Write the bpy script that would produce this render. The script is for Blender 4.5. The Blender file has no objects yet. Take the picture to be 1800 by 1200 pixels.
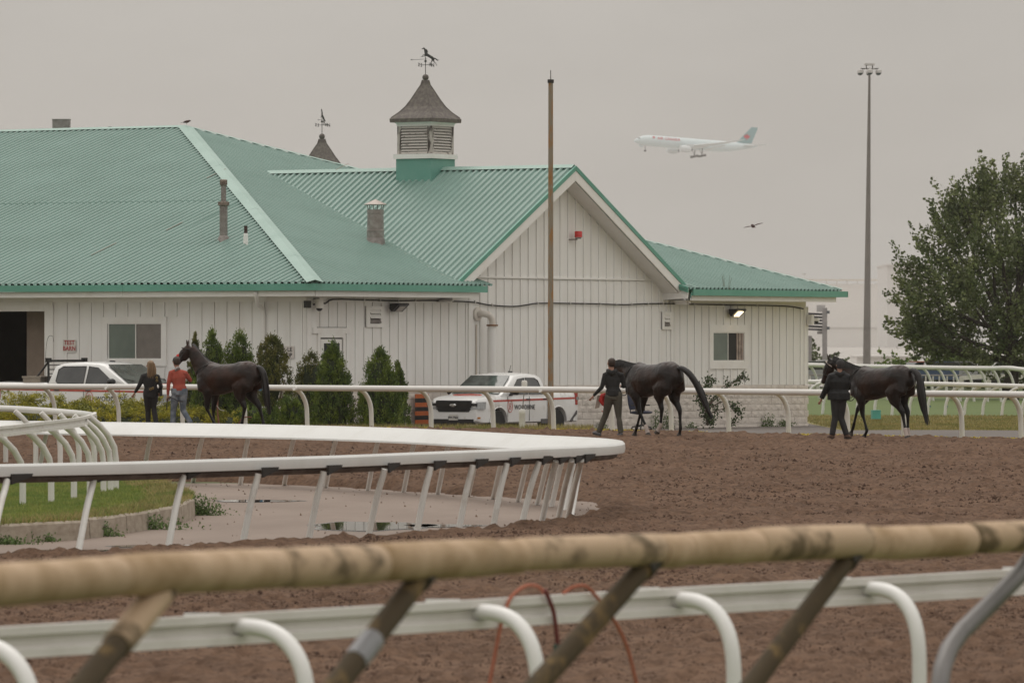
import bpy, bmesh, math, random
import numpy as np
from mathutils import Vector, Matrix, Euler
random.seed(7)
rng = np.random.default_rng(7)
SC = bpy.context.scene
COL = SC.collection

# ---------------------------------------------------------------- camera, sky, sun, exposure
EYE = 2.6
F = 10000.0                     # focal length in pixels of the 1800 px wide photograph
cam_data = bpy.data.cameras.new('camera')
cam = bpy.data.objects.new('camera', cam_data)
COL.objects.link(cam)
cam.location = (0, 0, EYE)
cam.rotation_euler = (math.radians(90), 0, 0)
cam_data.sensor_width = 36
cam_data.lens = 200
cam_data.clip_start = 0.5
cam_data.clip_end = 20000
cam_data.dof.use_dof = True
cam_data.dof.focus_distance = 128
cam_data.dof.aperture_fstop = 6.0
SC.camera = cam

world = bpy.data.worlds.new('World')
SC.world = world
world.use_nodes = True
wn, wl = world.node_tree.nodes, world.node_tree.links
wn.clear()
w_out = wn.new('ShaderNodeOutputWorld')
w_bg = wn.new('ShaderNodeBackground')
w_bg.inputs['Strength'].default_value = 0.1
sky = wn.new('ShaderNodeTexSky')
sky.sky_type = 'NISHITA'
sky.sun_disc = False
sky.sun_elevation = math.radians(62)
sky.sun_rotation = math.radians(-20)
sky.dust_density = 6
hsv = wn.new('ShaderNodeHueSaturation')
hsv.inputs['Saturation'].default_value = 0.25
tc = wn.new('ShaderNodeTexCoord')
sep = wn.new('ShaderNodeSeparateXYZ')
ramp = wn.new('ShaderNodeMapRange')      # overcast dome: about three times brighter at the zenith than at the horizon
ramp.inputs['From Min'].default_value = 0.0
ramp.inputs['From Max'].default_value = 1.0
mixc = wn.new('ShaderNodeMixRGB')
mixc.inputs[1].default_value = (4.36, 4.15, 3.84, 1)
mixc.inputs[2].default_value = (13.0, 12.45, 11.8, 1)
noi = wn.new('ShaderNodeTexNoise')
noi.inputs['Scale'].default_value = 5.0
noi.inputs['Detail'].default_value = 4.0
mapn = wn.new('ShaderNodeMapping')
mapn.inputs['Scale'].default_value = (1.6, 1.6, 6)
nr = wn.new('ShaderNodeMapRange')
nr.inputs['To Min'].default_value = 0.78
nr.inputs['To Max'].default_value = 1.22
mulc = wn.new('ShaderNodeMixRGB'); mulc.blend_type = 'MULTIPLY'; mulc.inputs[0].default_value = 1.0
mixs = wn.new('ShaderNodeMixRGB'); mixs.inputs[0].default_value = 0.06
wl.new(tc.outputs['Generated'], sep.inputs[0])
wl.new(sep.outputs['Z'], ramp.inputs['Value'])
wl.new(ramp.outputs[0], mixc.inputs[0])
wl.new(tc.outputs['Generated'], mapn.inputs[0])
wl.new(mapn.outputs[0], noi.inputs['Vector'])
wl.new(noi.outputs['Fac'], nr.inputs['Value'])
wl.new(mixc.outputs[0], mulc.inputs[1])
wl.new(nr.outputs[0], mulc.inputs[2])
wl.new(sky.outputs[0], hsv.inputs['Color'])
wl.new(mulc.outputs[0], mixs.inputs[1])
wl.new(hsv.outputs[0], mixs.inputs[2])
wl.new(mixs.outputs[0], w_bg.inputs['Color'])
wl.new(w_bg.outputs[0], w_out.inputs['Surface'])

sun_data = bpy.data.lights.new('sun', 'SUN')
sun_data.energy = 0.5
sun_data.angle = math.radians(40)
sun_data.color = (1.0, 0.95, 0.88)
sun = bpy.data.objects.new('sun', sun_data)
COL.objects.link(sun)
sun.location = (0, 0, 60)
sun.rotation_euler = (math.radians(-28), 0, math.radians(20))

SC.view_settings.view_transform = 'Standard'
SC.view_settings.look = 'None'
SC.view_settings.gamma = 1
SC.view_settings.exposure = 0
SC.view_settings.use_curve_mapping = False
SC.cycles.max_bounces = 6
SC.cycles.diffuse_bounces = 3
SC.cycles.glossy_bounces = 3
SC.cycles.transmission_bounces = 4
SC.cycles.transparent_max_bounces = 8
SC.cycles.volume_bounces = 1
SC.cycles.volume_step_rate = 10
SC.cycles.use_denoising = True

# ---------------------------------------------------------------- helpers
def P(px, py, D):
    """point at distance D seen at pixel (px, py) of the 1800x1200 photograph"""
    return Vector(((px - 900) * D / F, D, EYE + (600 - py) * D / F))

_mats = {}
def mat(name, col, rough=0.6, var=0.12, vscale=3.0, bump=0.0, bscale=40.0, metal=0.0, coat=0.0,
        col2=None, spec=0.5, stretch=None, island=0.0, detail=6.0, thresh=None, sheen=0.0, emit=None, transl=0.0):
    """principled material; colour drifts between col and col2 by noise"""
    if name in _mats: return _mats[name]
    m = bpy.data.materials.new(name)
    m.use_nodes = True
    n, l = m.node_tree.nodes, m.node_tree.links
    b = n['Principled BSDF']
    b.inputs['Roughness'].default_value = rough
    b.inputs['Metallic'].default_value = metal
    b.inputs['Coat Weight'].default_value = coat
    b.inputs['Specular IOR Level'].default_value = spec
    b.inputs['Sheen Weight'].default_value = sheen
    t = n.new('ShaderNodeTexCoord')
    mp = n.new('ShaderNodeMapping')
    if stretch: mp.inputs['Scale'].default_value = stretch
    l.new(t.outputs['Object'], mp.inputs[0])
    nz = n.new('ShaderNodeTexNoise')
    nz.inputs['Scale'].default_value = vscale
    nz.inputs['Detail'].default_value = detail
    nz.inputs['Roughness'].default_value = 0.6
    l.new(mp.outputs[0], nz.inputs['Vector'])
    mr = n.new('ShaderNodeMapRange')
    lo, hi = thresh if thresh else (0.3, 0.7)
    mr.inputs['From Min'].default_value = lo
    mr.inputs['From Max'].default_value = hi
    l.new(nz.outputs['Fac'], mr.inputs['Value'])
    mx = n.new('ShaderNodeMixRGB')
    if col2 is None:
        mx.inputs[1].default_value = tuple(c * (1 - var) for c in col) + (1,)
        mx.inputs[2].default_value = tuple(min(1, c * (1 + var)) for c in col) + (1,)
    else:
        mx.inputs[1].default_value = tuple(col) + (1,)
        mx.inputs[2].default_value = tuple(col2) + (1,)
    l.new(mr.outputs[0], mx.inputs[0])
    last = mx.outputs[0]
    if island:
        g = n.new('ShaderNodeNewGeometry')
        m2 = n.new('ShaderNodeMapRange')
        m2.inputs['To Min'].default_value = 1 - island
        m2.inputs['To Max'].default_value = 1 + island
        l.new(g.outputs['Random Per Island'], m2.inputs['Value'])
        mm = n.new('ShaderNodeMixRGB'); mm.blend_type = 'MULTIPLY'; mm.inputs[0].default_value = 1
        l.new(last, mm.inputs[1]); l.new(m2.outputs[0], mm.inputs[2])
        last = mm.outputs[0]
    l.new(last, b.inputs['Base Color'])
    if bump:
        bz = n.new('ShaderNodeTexNoise'); bz.inputs['Scale'].default_value = bscale; bz.inputs['Detail'].default_value = 4
        l.new(mp.outputs[0], bz.inputs['Vector'])
        bp = n.new('ShaderNodeBump'); bp.inputs['Strength'].default_value = bump; bp.inputs['Distance'].default_value = 0.02
        l.new(bz.outputs['Fac'], bp.inputs['Height']); l.new(bp.outputs[0], b.inputs['Normal'])
    if emit:
        b.inputs['Emission Color'].default_value = tuple(emit[:3]) + (1,)
        b.inputs['Emission Strength'].default_value = emit[3]
    if transl:
        tr = n.new('ShaderNodeBsdfTranslucent'); l.new(last, tr.inputs['Color'])
        ms = n.new('ShaderNodeMixShader'); ms.inputs[0].default_value = transl
        l.new(b.outputs[0], ms.inputs[1]); l.new(tr.outputs[0], ms.inputs[2])
        l.new(ms.outputs[0], n['Material Output'].inputs['Surface'])
    _mats[name] = m
    return m

def setp(o, label=None, cat=None, group=None, kind=None):
    if label: o['label'] = label
    if cat: o['category'] = cat
    if group: o['group'] = group
    if kind: o['kind'] = kind
    return o

def thing(name, label, cat, loc=(0, 0, 0), rotz=0.0, group=None):
    o = bpy.data.objects.new(name, None)
    o.empty_display_size = 0.3
    COL.objects.link(o)
    o.location = loc
    o.rotation_euler = (0, 0, rotz)
    return setp(o, label, cat, group)

def link_mesh(name, me, m, parent=None, smooth=None):
    o = bpy.data.objects.new(name, me)
    COL.objects.link(o)
    if m is not None and not me.materials: me.materials.append(m)
    if parent: o.parent = parent
    if smooth is not None:
        me.polygons.foreach_set('use_smooth', [True] * len(me.polygons))
        if smooth < 179: me.set_sharp_from_angle(angle=math.radians(smooth))
    return o

def copy_thing(root, loc=None, rotz=None, label=None):
    r = root.copy(); COL.objects.link(r)
    if loc is not None: r.location = loc
    if rotz is not None: r.rotation_euler = (0, 0, rotz)
    if label: r['label'] = label
    for ch in list(root.children):
        c = ch.copy(); COL.objects.link(c); c.parent = r
        for g in list(ch.children):
            d = g.copy(); COL.objects.link(d); d.parent = c
    return r

def frame(t, up=Vector((0, 0, 1))):
    t = t.normalized()
    s = up.cross(t)
    if s.length < 1e-4: s = Vector((1, 0, 0)).cross(t)
    if s.length < 1e-4: s = Vector((0, 1, 0)).cross(t)
    s.normalize()
    return s, t.cross(s).normalized()

class MB:
    def __init__(s): s.v = []; s.f = []
    def pts(s, ps):
        i = len(s.v); s.v += [Vector(p) for p in ps]; return i
    def poly(s, ps):
        i = s.pts(ps); s.f.append(tuple(range(i, i + len(ps)))); return s
    def box(s, c, d, M=None):
        """c centre, d full sizes, M optional matrix applied after"""
        c = Vector(c); h = Vector(d) / 2
        ps = [c + Vector((x * h.x, y * h.y, z * h.z)) for x in (-1, 1) for y in (-1, 1) for z in (-1, 1)]
        if M is not None: ps = [M @ p for p in ps]
        i = s.pts(ps)
        for q in ((0, 1, 3, 2), (4, 6, 7, 5), (0, 4, 5, 1), (2, 3, 7, 6), (0, 2, 6, 4), (1, 5, 7, 3)):
            s.f.append(tuple(i + k for k in q))
        return s
    def bbox(s, a, b, M=None):
        a, b = Vector(a), Vector(b)
        return s.box((a + b) / 2, [abs(x) for x in (b - a)], M)
    def rings(s, rings, cap=True, close=False):
        n = len(rings[0]); i = s.pts([p for r in rings for p in r]); m = len(rings)
        for k in range(m if close else m - 1):
            k2 = (k + 1) % m
            for j in range(n):
                s.f.append((i + k * n + j, i + k * n + (j + 1) % n, i + k2 * n + (j + 1) % n, i + k2 * n + j))
        if cap and not close:
            s.f.append(tuple(i + j for j in range(n))[::-1])
            s.f.append(tuple(i + (m - 1) * n + j for j in range(n)))
        return s
    def tube(s, path, r, n=8, rb=None, up=Vector((0, 0, 1)), cap=True, close=False):
        path = [Vector(p) for p in path]; m = len(path)
        if not hasattr(r, '__len__'): r = [r] * m
        if rb is None: rb = r
        elif not hasattr(rb, '__len__'): rb = [rb] * m
        rs = []; ps_ = None
        for k in range(m):
            a = path[max(k - 1, 0)] if not close else path[k - 1]
            b = path[min(k + 1, m - 1)] if not close else path[(k + 1) % m]
            sd, u = frame(b - a, up)
            if ps_ is not None:
                tt = (b - a).normalized()
                if abs(tt.dot(up.normalized())) > .985:
                    q_ = ps_ - tt * ps_.dot(tt)
                    if q_.length > .1: sd = q_.normalized(); u = tt.cross(sd).normalized()
                if sd.dot(ps_) < 0: sd = -sd; u = -u
            ps_ = sd
            rs.append([path[k] + sd * (math.cos(2 * math.pi * j / n) * r[k]) + u * (math.sin(2 * math.pi * j / n) * rb[k]) for j in range(n)])
        return s.rings(rs, cap, close)
    def lathe(s, prof, o=(0, 0, 0), n=16, M=None):
        o = Vector(o)
        rs = [[o + Vector((math.cos(2 * math.pi * j / n) * max(r, 1e-4), math.sin(2 * math.pi * j / n) * max(r, 1e-4), z)) for j in range(n)] for r, z in prof]
        if M is not None: rs = [[M @ p for p in r] for r in rs]
        return s.rings(rs)
    def prism(s, pts, d):
        """planar polygon pts extruded by vector d"""
        d = Vector(d); n = len(pts); i = s.pts(list(pts) + [Vector(p) + d for p in pts])
        s.f.append(tuple(range(i, i + n))[::-1]); s.f.append(tuple(range(i + n, i + 2 * n)))
        for k in range(n): s.f.append((i + k, i + (k + 1) % n, i + n + (k + 1) % n, i + n + k))
        return s
    def mesh(s, name='m', off=None):
        me = bpy.data.meshes.new(name)
        v = [tuple(p - off) for p in s.v] if off is not None else [tuple(p) for p in s.v]
        me.from_pydata(v, [], s.f); me.update()
        bm = bmesh.new(); bm.from_mesh(me); bmesh.ops.recalc_face_normals(bm, faces=bm.faces); bm.to_mesh(me); bm.free()
        return me
    def out(s, name, m, parent=None, smooth=None, off=None, **kw):
        o = link_mesh(name, s.mesh(name, off), m, parent, smooth)
        return setp(o, **kw)

def np_mesh(name, V, Fq, m, parent=None, smooth=False):
    V = np.asarray(V, dtype=np.float32); Fq = np.asarray(Fq, dtype=np.int32)
    k = Fq.shape[1]
    me = bpy.data.meshes.new(name)
    me.vertices.add(len(V)); me.vertices.foreach_set('co', V.ravel())
    me.loops.add(Fq.size); me.loops.foreach_set('vertex_index', Fq.ravel())
    me.polygons.add(len(Fq)); me.polygons.foreach_set('loop_start', np.arange(0, Fq.size, k, dtype=np.int32))
    me.update(calc_edges=True)
    if smooth: me.polygons.foreach_set('use_smooth', np.ones(len(Fq), dtype=bool))
    me.validate()
    o = bpy.data.objects.new(name, me); COL.objects.link(o)
    me.materials.append(m)
    if parent: o.parent = parent
    return o

def vnoise(x, y, seed=0):
    """value noise, 2-D, vectorised"""
    xi = np.floor(x).astype(np.int64); yi = np.floor(y).astype(np.int64)
    fx = x - xi; fy = y - yi
    fx = fx * fx * (3 - 2 * fx); fy = fy * fy * (3 - 2 * fy)
    def h(a, b):
        n = (a * 374761393 + b * 668265263 + seed * 974634777) & 0xffffffff
        n = ((n ^ (n >> 13)) * 1274126177) & 0xffffffff
        return ((n ^ (n >> 16)) & 0xffff) / 65535.0
    return (h(xi, yi) * (1 - fx) + h(xi + 1, yi) * fx) * (1 - fy) + (h(xi, yi + 1) * (1 - fx) + h(xi + 1, yi + 1) * fx) * fy

_TD = [-50, 22, 27, 95, 122, 137, 142, 160, 185, 200, 3700]
_TZ = [.65, .65, 0, 0, .40, .42, .40, .02, -.08, 0, 0]
def tz(D):
    return np.interp(D, _TD, _TZ)

def leaf_quads(C, Dv, L, Wd, fold=0.0):
    """C centres (n,3), Dv directions (n,3); one diamond leaf each"""
    n = len(C)
    Dv = Dv / (np.linalg.norm(Dv, axis=1, keepdims=True) + 1e-9)
    r = rng.normal(size=(n, 3)); s = np.cross(Dv, r); s /= (np.linalg.norm(s, axis=1, keepdims=True) + 1e-9)
    L = np.asarray(L).reshape(-1, 1) * np.ones((n, 1)); Wd = np.asarray(Wd).reshape(-1, 1) * np.ones((n, 1))
    a = C - Dv * L / 2; b = C + s * Wd / 2; c = C + Dv * L / 2; d = C - s * Wd / 2
    V = np.stack([a, b, c, d], 1).reshape(-1, 3)
    return V, np.arange(4 * n).reshape(-1, 4)

def text_mesh(txt, size, bold=0.0, align='LEFT', spacing=1.0):
    cu = bpy.data.curves.new('t', 'FONT'); cu.body = txt; cu.size = size; cu.offset = bold; cu.align_x = align
    cu.space_character = spacing; cu.space_line = 0.95; cu.extrude = 0.0015; cu.resolution_u = 2
    o = bpy.data.objects.new('t', cu); COL.objects.link(o)
    dg = bpy.context.evaluated_depsgraph_get()
    me = bpy.data.meshes.new_from_object(o.evaluated_get(dg))
    COL.objects.unlink(o); bpy.data.objects.remove(o); bpy.data.curves.remove(cu)
    return me

def remeshed(mb, voxel, smooth=6, fac=0.5):
    """one continuous surface out of overlapping closed shapes"""
    me = mb.mesh('r')
    o = bpy.data.objects.new('r', me); COL.objects.link(o)
    rm = o.modifiers.new('r', 'REMESH'); rm.mode = 'VOXEL'; rm.voxel_size = voxel; rm.use_smooth_shade = True
    sm = o.modifiers.new('s', 'SMOOTH'); sm.iterations = smooth; sm.factor = fac
    dg = bpy.context.evaluated_depsgraph_get()
    out = bpy.data.meshes.new_from_object(o.evaluated_get(dg))
    COL.objects.unlink(o); bpy.data.objects.remove(o)
    out.polygons.foreach_set('use_smooth', [True] * len(out.polygons))
    return out
# ---------------------------------------------------------------- materials
WHITE = mat('white_plastic', (.74, .725, .69), rough=.38, var=.05, vscale=1.5, col2=(.70, .675, .62), thresh=(.52, .85), coat=.2)
WHITE_OLD = mat('white_plastic_weathered', (.74, .73, .69), rough=.5, vscale=3, col2=(.50, .45, .39), thresh=(.5, .85))
WALLP = mat('white_wall_paint', (.87, .86, .835), rough=.62, vscale=.9, col2=(.79, .765, .73), thresh=(.42, .75), stretch=(3, 3, .5), bump=.15, bscale=30)
TRIMP = mat('white_trim_paint', (.87, .855, .825), rough=.55, vscale=2.0, col2=(.79, .76, .715), thresh=(.48, .8), stretch=(1, 1, .6))
BLOCKP = mat('painted_block', (.70, .64, .58), rough=.8, vscale=2.5, col2=(.58, .52, .465), thresh=(.4, .75), bump=.9, bscale=18, island=.05)
ROOFM = mat('green_roof_metal', (.175, .285, .245), rough=.42, vscale=.5, col2=(.215, .335, .295), thresh=(.3, .7), detail=8)
ROOFCAP = mat('green_roof_flashing', (.33, .475, .42), rough=.42, vscale=.8, col2=(.27, .41, .355), thresh=(.4, .7))
GREENF = mat('green_fascia', (.115, .33, .25), rough=.45, vscale=.7, col2=(.15, .38, .30), thresh=(.35, .65))
BLACK = mat('black_rubber', (.012, .012, .012), rough=.6)
BLACKG = mat('black_plastic', (.018, .018, .019), rough=.35)
DARKM = mat('dark_metal', (.05, .045, .042), rough=.45, metal=.6)
GALV = mat('galvanised_metal', (.30, .275, .255), rough=.5, metal=.35, vscale=6, col2=(.22, .195, .18), thresh=(.4, .6))
LEADR = mat('cupola_roof_metal', (.115, .098, .09), rough=.6, metal=.2, vscale=9, col2=(.21, .19, .155), thresh=(.42, .72))
RUST = mat('rusty_pipe', (.27, .225, .165), rough=.75, vscale=2.2, col2=(.33, .17, .06), thresh=(.47, .60), stretch=(3, 3, 1))
PEEL = mat('peeling_paint', (.62, .58, .54), rough=.7, vscale=9, col2=(.12, .085, .07), thresh=(.60, .70), stretch=(.5, .5, 1.6))
PEELD = mat('rotten_paint', (.50, .46, .42), rough=.75, vscale=6, col2=(.06, .045, .04), thresh=(.46, .58), stretch=(2, 2, .5))
GLASS_D = mat('dark_glass', (.018, .022, .022), rough=.06, spec=.9, var=.3)
GLASS_G = mat('green_glass', (.15, .185, .16), rough=.12, spec=.7, vscale=1.5, var=.15)
GLASS_B = mat('blind_behind_glass', (.20, .175, .16), rough=.15, spec=.7)
CONC = mat('kerb_concrete', (.40, .34, .27), rough=.85, vscale=3.5, col2=(.26, .21, .16), thresh=(.42, .66), bump=.4, stretch=(1, 1, 2))
RED = mat('red_paint', (.55, .03, .03), rough=.4)
TRUCKW = mat('truck_white_paint', (.80, .80, .79), rough=.25, coat=.6, var=.02)
TRUCKD = mat('truck_dusty_paint', (.80, .80, .79), rough=.3, coat=.4, vscale=3, col2=(.45, .40, .35), thresh=(.56, .85))
CHROME = mat('chrome', (.6, .6, .6), rough=.2, metal=1)
STEELW = mat('steel_wheel', (.42, .42, .42), rough=.35, metal=.7)
SKIN = mat('skin', (.42, .23, .16), rough=.55, var=.05)
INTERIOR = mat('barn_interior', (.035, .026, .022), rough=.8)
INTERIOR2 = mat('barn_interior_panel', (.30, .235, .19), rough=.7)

# ---------------------------------------------------------------- dirt, pavement, grass
DIRT = bpy.data.materials.new('track_dirt'); DIRT.use_nodes = True
def _dirt():
    n, l = DIRT.node_tree.nodes, DIRT.node_tree.links
    b = n['Principled BSDF']; b.inputs['Roughness'].default_value = .95; b.inputs['Specular IOR Level'].default_value = .15
    t = n.new('ShaderNodeTexCoord')
    a = n.new('ShaderNodeTexNoise'); a.inputs['Scale'].default_value = .35; a.inputs['Detail'].default_value = 5
    c = n.new('ShaderNodeTexNoise'); c.inputs['Scale'].default_value = 7; c.inputs['Detail'].default_value = 6; c.inputs['Roughness'].default_value = .75
    l.new(t.outputs['Object'], a.inputs[0]); l.new(t.outputs['Object'], c.inputs[0])
    r1 = n.new('ShaderNodeValToRGB'); r1.color_ramp.elements[0].position = .38; r1.color_ramp.elements[1].position = .62
    r1.color_ramp.elements[0].color = (.134, .081, .053, 1); r1.color_ramp.elements[1].color = (.164, .101, .067, 1)
    r2 = n.new('ShaderNodeValToRGB'); r2.color_ramp.elements[0].position = .34; r2.color_ramp.elements[1].position = .6
    r2.color_ramp.elements[0].color = (.50, .47, .45, 1); r2.color_ramp.elements[1].color = (1.12, 1.12, 1.12, 1)
    l.new(a.outputs['Fac'], r1.inputs[0]); l.new(c.outputs['Fac'], r2.inputs[0])
    m = n.new('ShaderNodeMixRGB'); m.blend_type = 'MULTIPLY'; m.inputs[0].default_value = 1
    l.new(r1.outputs[0], m.inputs[1]); l.new(r2.outputs[0], m.inputs[2]); l.new(m.outputs[0], b.inputs['Base Color'])
    z = n.new('ShaderNodeTexNoise'); z.inputs['Scale'].default_value = 26; z.inputs['Detail'].default_value = 3
    l.new(t.outputs['Object'], z.inputs[0])
    bp = n.new('ShaderNodeBump'); bp.inputs['Strength'].default_value = .6; bp.inputs['Distance'].default_value = .03
    l.new(z.outputs['Fac'], bp.inputs['Height']); l.new(bp.outputs[0], b.inputs['Normal'])
_dirt()
PAVE = mat('worn_pavement', (.25, .19, .152), rough=.75, vscale=.55, col2=(.20, .147, .115), thresh=(.35, .65), detail=10, stretch=(1, .35, 1), bump=.25, bscale=12)
ROADM = mat('service_asphalt', (.135, .115, .102), rough=.85, vscale=1.2, var=.15, detail=9)
TURF = mat('mown_turf', (.085, .125, .026), rough=.9, vscale=.25, col2=(.11, .15, .034), thresh=(.35, .65), detail=8)
ROUGHG = mat('rough_grass_soil', (.27, .21, .085), rough=.95, vscale=.8, col2=(.16, .16, .045), thresh=(.35, .65), detail=9)
LAWN = mat('lawn_soil', (.11, .15, .035), rough=.95, vscale=1.1, col2=(.22, .20, .07), thresh=(.45, .7), detail=9)
BLADE = mat('grass_blade', (.15, .225, .045), rough=.7, vscale=1.6, col2=(.33, .33, .09), thresh=(.38, .72), island=.28, transl=.25)
BLADEY = mat('dry_grass_blade', (.36, .29, .12), rough=.8, vscale=.6, col2=(.15, .17, .045), thresh=(.38, .66), island=.3, transl=.2)
FLOWER = mat('yellow_flower', (.55, .42, .04), rough=.7, island=.25)
FARG = mat('far_ground', (.10, .12, .045), rough=.95, vscale=.05, var=.2)

def sheet(name, rows, m, kind='structure', **kw):
    """rows: list of (D, x0, x1, z) front to back"""
    mb = MB(); nx = 24
    i0 = None; prev = None
    for D, x0, x1, z in rows:
        i = mb.pts([(x0 + (x1 - x0) * k / nx, D, z) for k in range(nx + 1)])
        if prev is not None:
            for k in range(nx): mb.f.append((prev + k, prev + k + 1, i + k + 1, i + k))
        prev = i
    o = mb.out(name, m, smooth=60)
    if kw.get('parent') is None: setp(o, kind=kind)
    return o

# distance of the far running rail, by lateral position
_RPX = [-300, 0, 350, 460, 700, 1000, 1350, 1800, 2100]
_RY = [673, 674, 675, 676, 677.5, 679.3, 683, 687.3, 690.5]
_RD = [1.09e4 / (y - 600) for y in _RY]
_RX = [(p - 900) * d / F for p, d in zip(_RPX, _RD)]
def rail_d(X): return np.interp(X, _RX, _RD)

# base ground
rows = [(D, -590, 590, float(tz(D)) - .14) for D in (-40, 10, 22, 27, 60, 95, 122, 142, 160, 185, 200, 400, 1200, 3590)]
sheet('ground', rows, FARG)

# pavement inside the bend, and its outline
PAVPX = [(-260, 990), (0, 983), (135, 978), (300, 969), (430, 962), (550, 955), (700, 946), (810, 938), (870, 933), (950, 924), (1010, 916), (1055, 903),
         (1080, 893), (1060, 884), (1010, 879), (960, 877), (900, 874), (820, 869), (700, 861), (550, 853), (430, 849), (340, 847), (100, 842), (-260, 838)]
PAV = np.array([((x - 900) * (2.6e4 / (y - 600)) / F, 2.6e4 / (y - 600)) for x, y in PAVPX])
def inside_dist(X, Y, poly):
    """signed distance, positive inside"""
    ins = np.zeros(X.shape, bool); dm = np.full(X.shape, 1e9)
    n = len(poly)
    for i in range(n):
        x1, y1 = poly[i]; x2, y2 = poly[(i + 1) % n]
        c = ((y1 > Y) != (y2 > Y)) & (X < (x2 - x1) * (Y - y1) / (y2 - y1 + 1e-12) + x1)
        ins ^= c
        dx, dy = x2 - x1, y2 - y1
        t = np.clip(((X - x1) * dx + (Y - y1) * dy) / (dx * dx + dy * dy + 1e-12), 0, 1)
        dm = np.minimum(dm, np.hypot(X - x1 - t * dx, Y - y1 - t * dy))
    return np.where(ins, dm, -dm)

def dirt():
    xs = np.arange(-16.0, 17.0, .072)
    ys = np.concatenate([np.arange(36, 70, .1), np.arange(70, 149.5, .135)])
    X, Y = np.meshgrid(xs, ys)
    wob = .35 * (vnoise(X * 1.3, Y * 1.3, 5) - .5)
    sd = inside_dist(X + wob, Y + wob * 2, PAV)
    a = vnoise(X / .12, Y / .16, 1); b = vnoise(X / .28, Y / .34, 2); c = vnoise(X / 1.3, Y / 1.9, 3); d = vnoise(X / .06, Y / .09, 4)
    e = vnoise(X / .17, Y / .2, 11)
    h = .13 * np.clip(a - .50, 0, 1) * (b + .35) + .10 * np.clip(e - .66, 0, 1) + .05 * (b - .5) + .05 * (c - .5) + .030 * (d - .5)
    z = tz(Y) + .035 + h
    edge = np.exp(-((sd + .35) / .35) ** 2) * .03
    z = z + edge * (.5 + .6 * a + .3 * d)
    pav = np.clip((sd) / .35, 0, 1)
    z = z * (1 - pav) + (-.13) * pav
    keep = Y < rail_d(X) + .32 + .25 * (vnoise(X * 2, Y * 2, 8) - .5)
    k = keep[:-1, :-1] & keep[1:, 1:]
    k &= ~((sd[:-1, :-1] > .8) & (sd[1:, 1:] > .8))
    nx = len(xs); r, cc = np.nonzero(k)
    i = r * nx + cc
    Fq = np.stack([i, i + 1, i + nx + 1, i + nx], 1)
    used = np.unique(Fq); remap = np.full(X.size, -1); remap[used] = np.arange(len(used))
    V = np.stack([X.ravel(), Y.ravel(), z.ravel()], 1)[used]
    o = np_mesh('dirt_track', V, remap[Fq], DIRT, smooth=True)
    setp(o, kind='structure')
dirt()
mb = MB(); mb.poly([(x, y, 0.0) for x, y in PAV])
setp(mb.out('pavement', PAVE), kind='structure')

# loose clods on dirt edge and pavement (uncountable)
def clods():
    n = 5200
    X = rng.uniform(-12, 8, n); Y = rng.uniform(66, 112, n)
    sd = inside_dist(X, Y, PAV)
    k = (sd > -1.2) & (rng.random(n) < np.where(sd > .5, .16, .9)) & (sd < 9)
    X, Y, sd = X[k], Y[k], sd[k]; n = len(X)
    r = rng.uniform(.008, .028, n)
    base = np.array([(1, 0, -.5), (-.5, .87, -.5), (-.5, -.87, -.5), (0, 0, .9)]); base = base + 0
    V = (base[None] * r[:, None, None] * rng.uniform(.6, 1.4, (n, 4, 3))) + np.stack([X, Y, np.where(sd > 0, .006, .06)], 1)[:, None]
    i = np.arange(n)[:, None] * 4
    Fq = np.concatenate([i + [0, 1, 3], i + [1, 2, 3], i + [2, 0, 3]], 0)
    o = np_mesh('loose_dirt_clods', V.reshape(-1, 3), Fq, DIRT)
    setp(o, 'scattered small brown dirt clods along edge of pavement', kind='stuff')
clods()
DIRTD = mat('shade_dark_dirt_clod', (.072, .043, .031), rough=.95, var=.35, vscale=1.5, island=.4, spec=.1)  # shade of the clods and their gaps is put into this darker dirt colour
def track_clods():
    n = 300000
    Dq = 1 / rng.uniform(1 / 146.0, 1 / 42.0, n); X = rng.uniform(-.105, .105, n) * Dq + rng.normal(0, .5, n)
    k = (X > -15) & (X < 16) & (Dq < rail_d(X) + .1)
    X, Dq = X[k], Dq[k]
    dens = vnoise(X / 1.7, Dq / 3.6, 41) * .22 + vnoise(X / .3, Dq / .5, 42) * .45
    k = (rng.random(len(X)) < np.clip((dens - .12) * .85 * np.clip(Dq / 90, .35, 1), .03, .9)); X, Dq = X[k], Dq[k]
    k = inside_dist(X, Dq, PAV) < -.15; X, Dq = X[k], Dq[k]; n = len(X)
    r = rng.uniform(.008, .019, n) * (1 + 1.1 * (rng.random(n) < .035)) * np.clip(Dq / 92, .5, 1.1)
    base = np.array([(1, 0, -.7), (-.5, .87, -.7), (-.5, -.87, -.7), (0, 0, .75)])
    V = base[None] * r[:, None, None] * rng.uniform(.6, 1.5, (n, 4, 3))
    a = rng.uniform(0, 6.28, n); ca, sa = np.cos(a)[:, None], np.sin(a)[:, None]
    x2 = V[..., 0] * ca - V[..., 1] * sa; y2 = V[..., 0] * sa + V[..., 1] * ca
    zz = tz(Dq) + .052 + .02 * vnoise(X / .12, Dq / .16, 1)
    V = np.stack([x2 * 1.5 + X[:, None], y2 + Dq[:, None], V[..., 2] + zz[:, None]], -1)
    i = np.arange(n)[:, None] * 4
    Fq = np.concatenate([i + [0, 1, 3], i + [1, 2, 3], i + [2, 0, 3]], 0)
    setp(np_mesh('track_clods', V.reshape(-1, 3), Fq, DIRTD), 'dirt clods turned up all over the brown track, shade put into their dark colour', kind='stuff')
track_clods()

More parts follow.
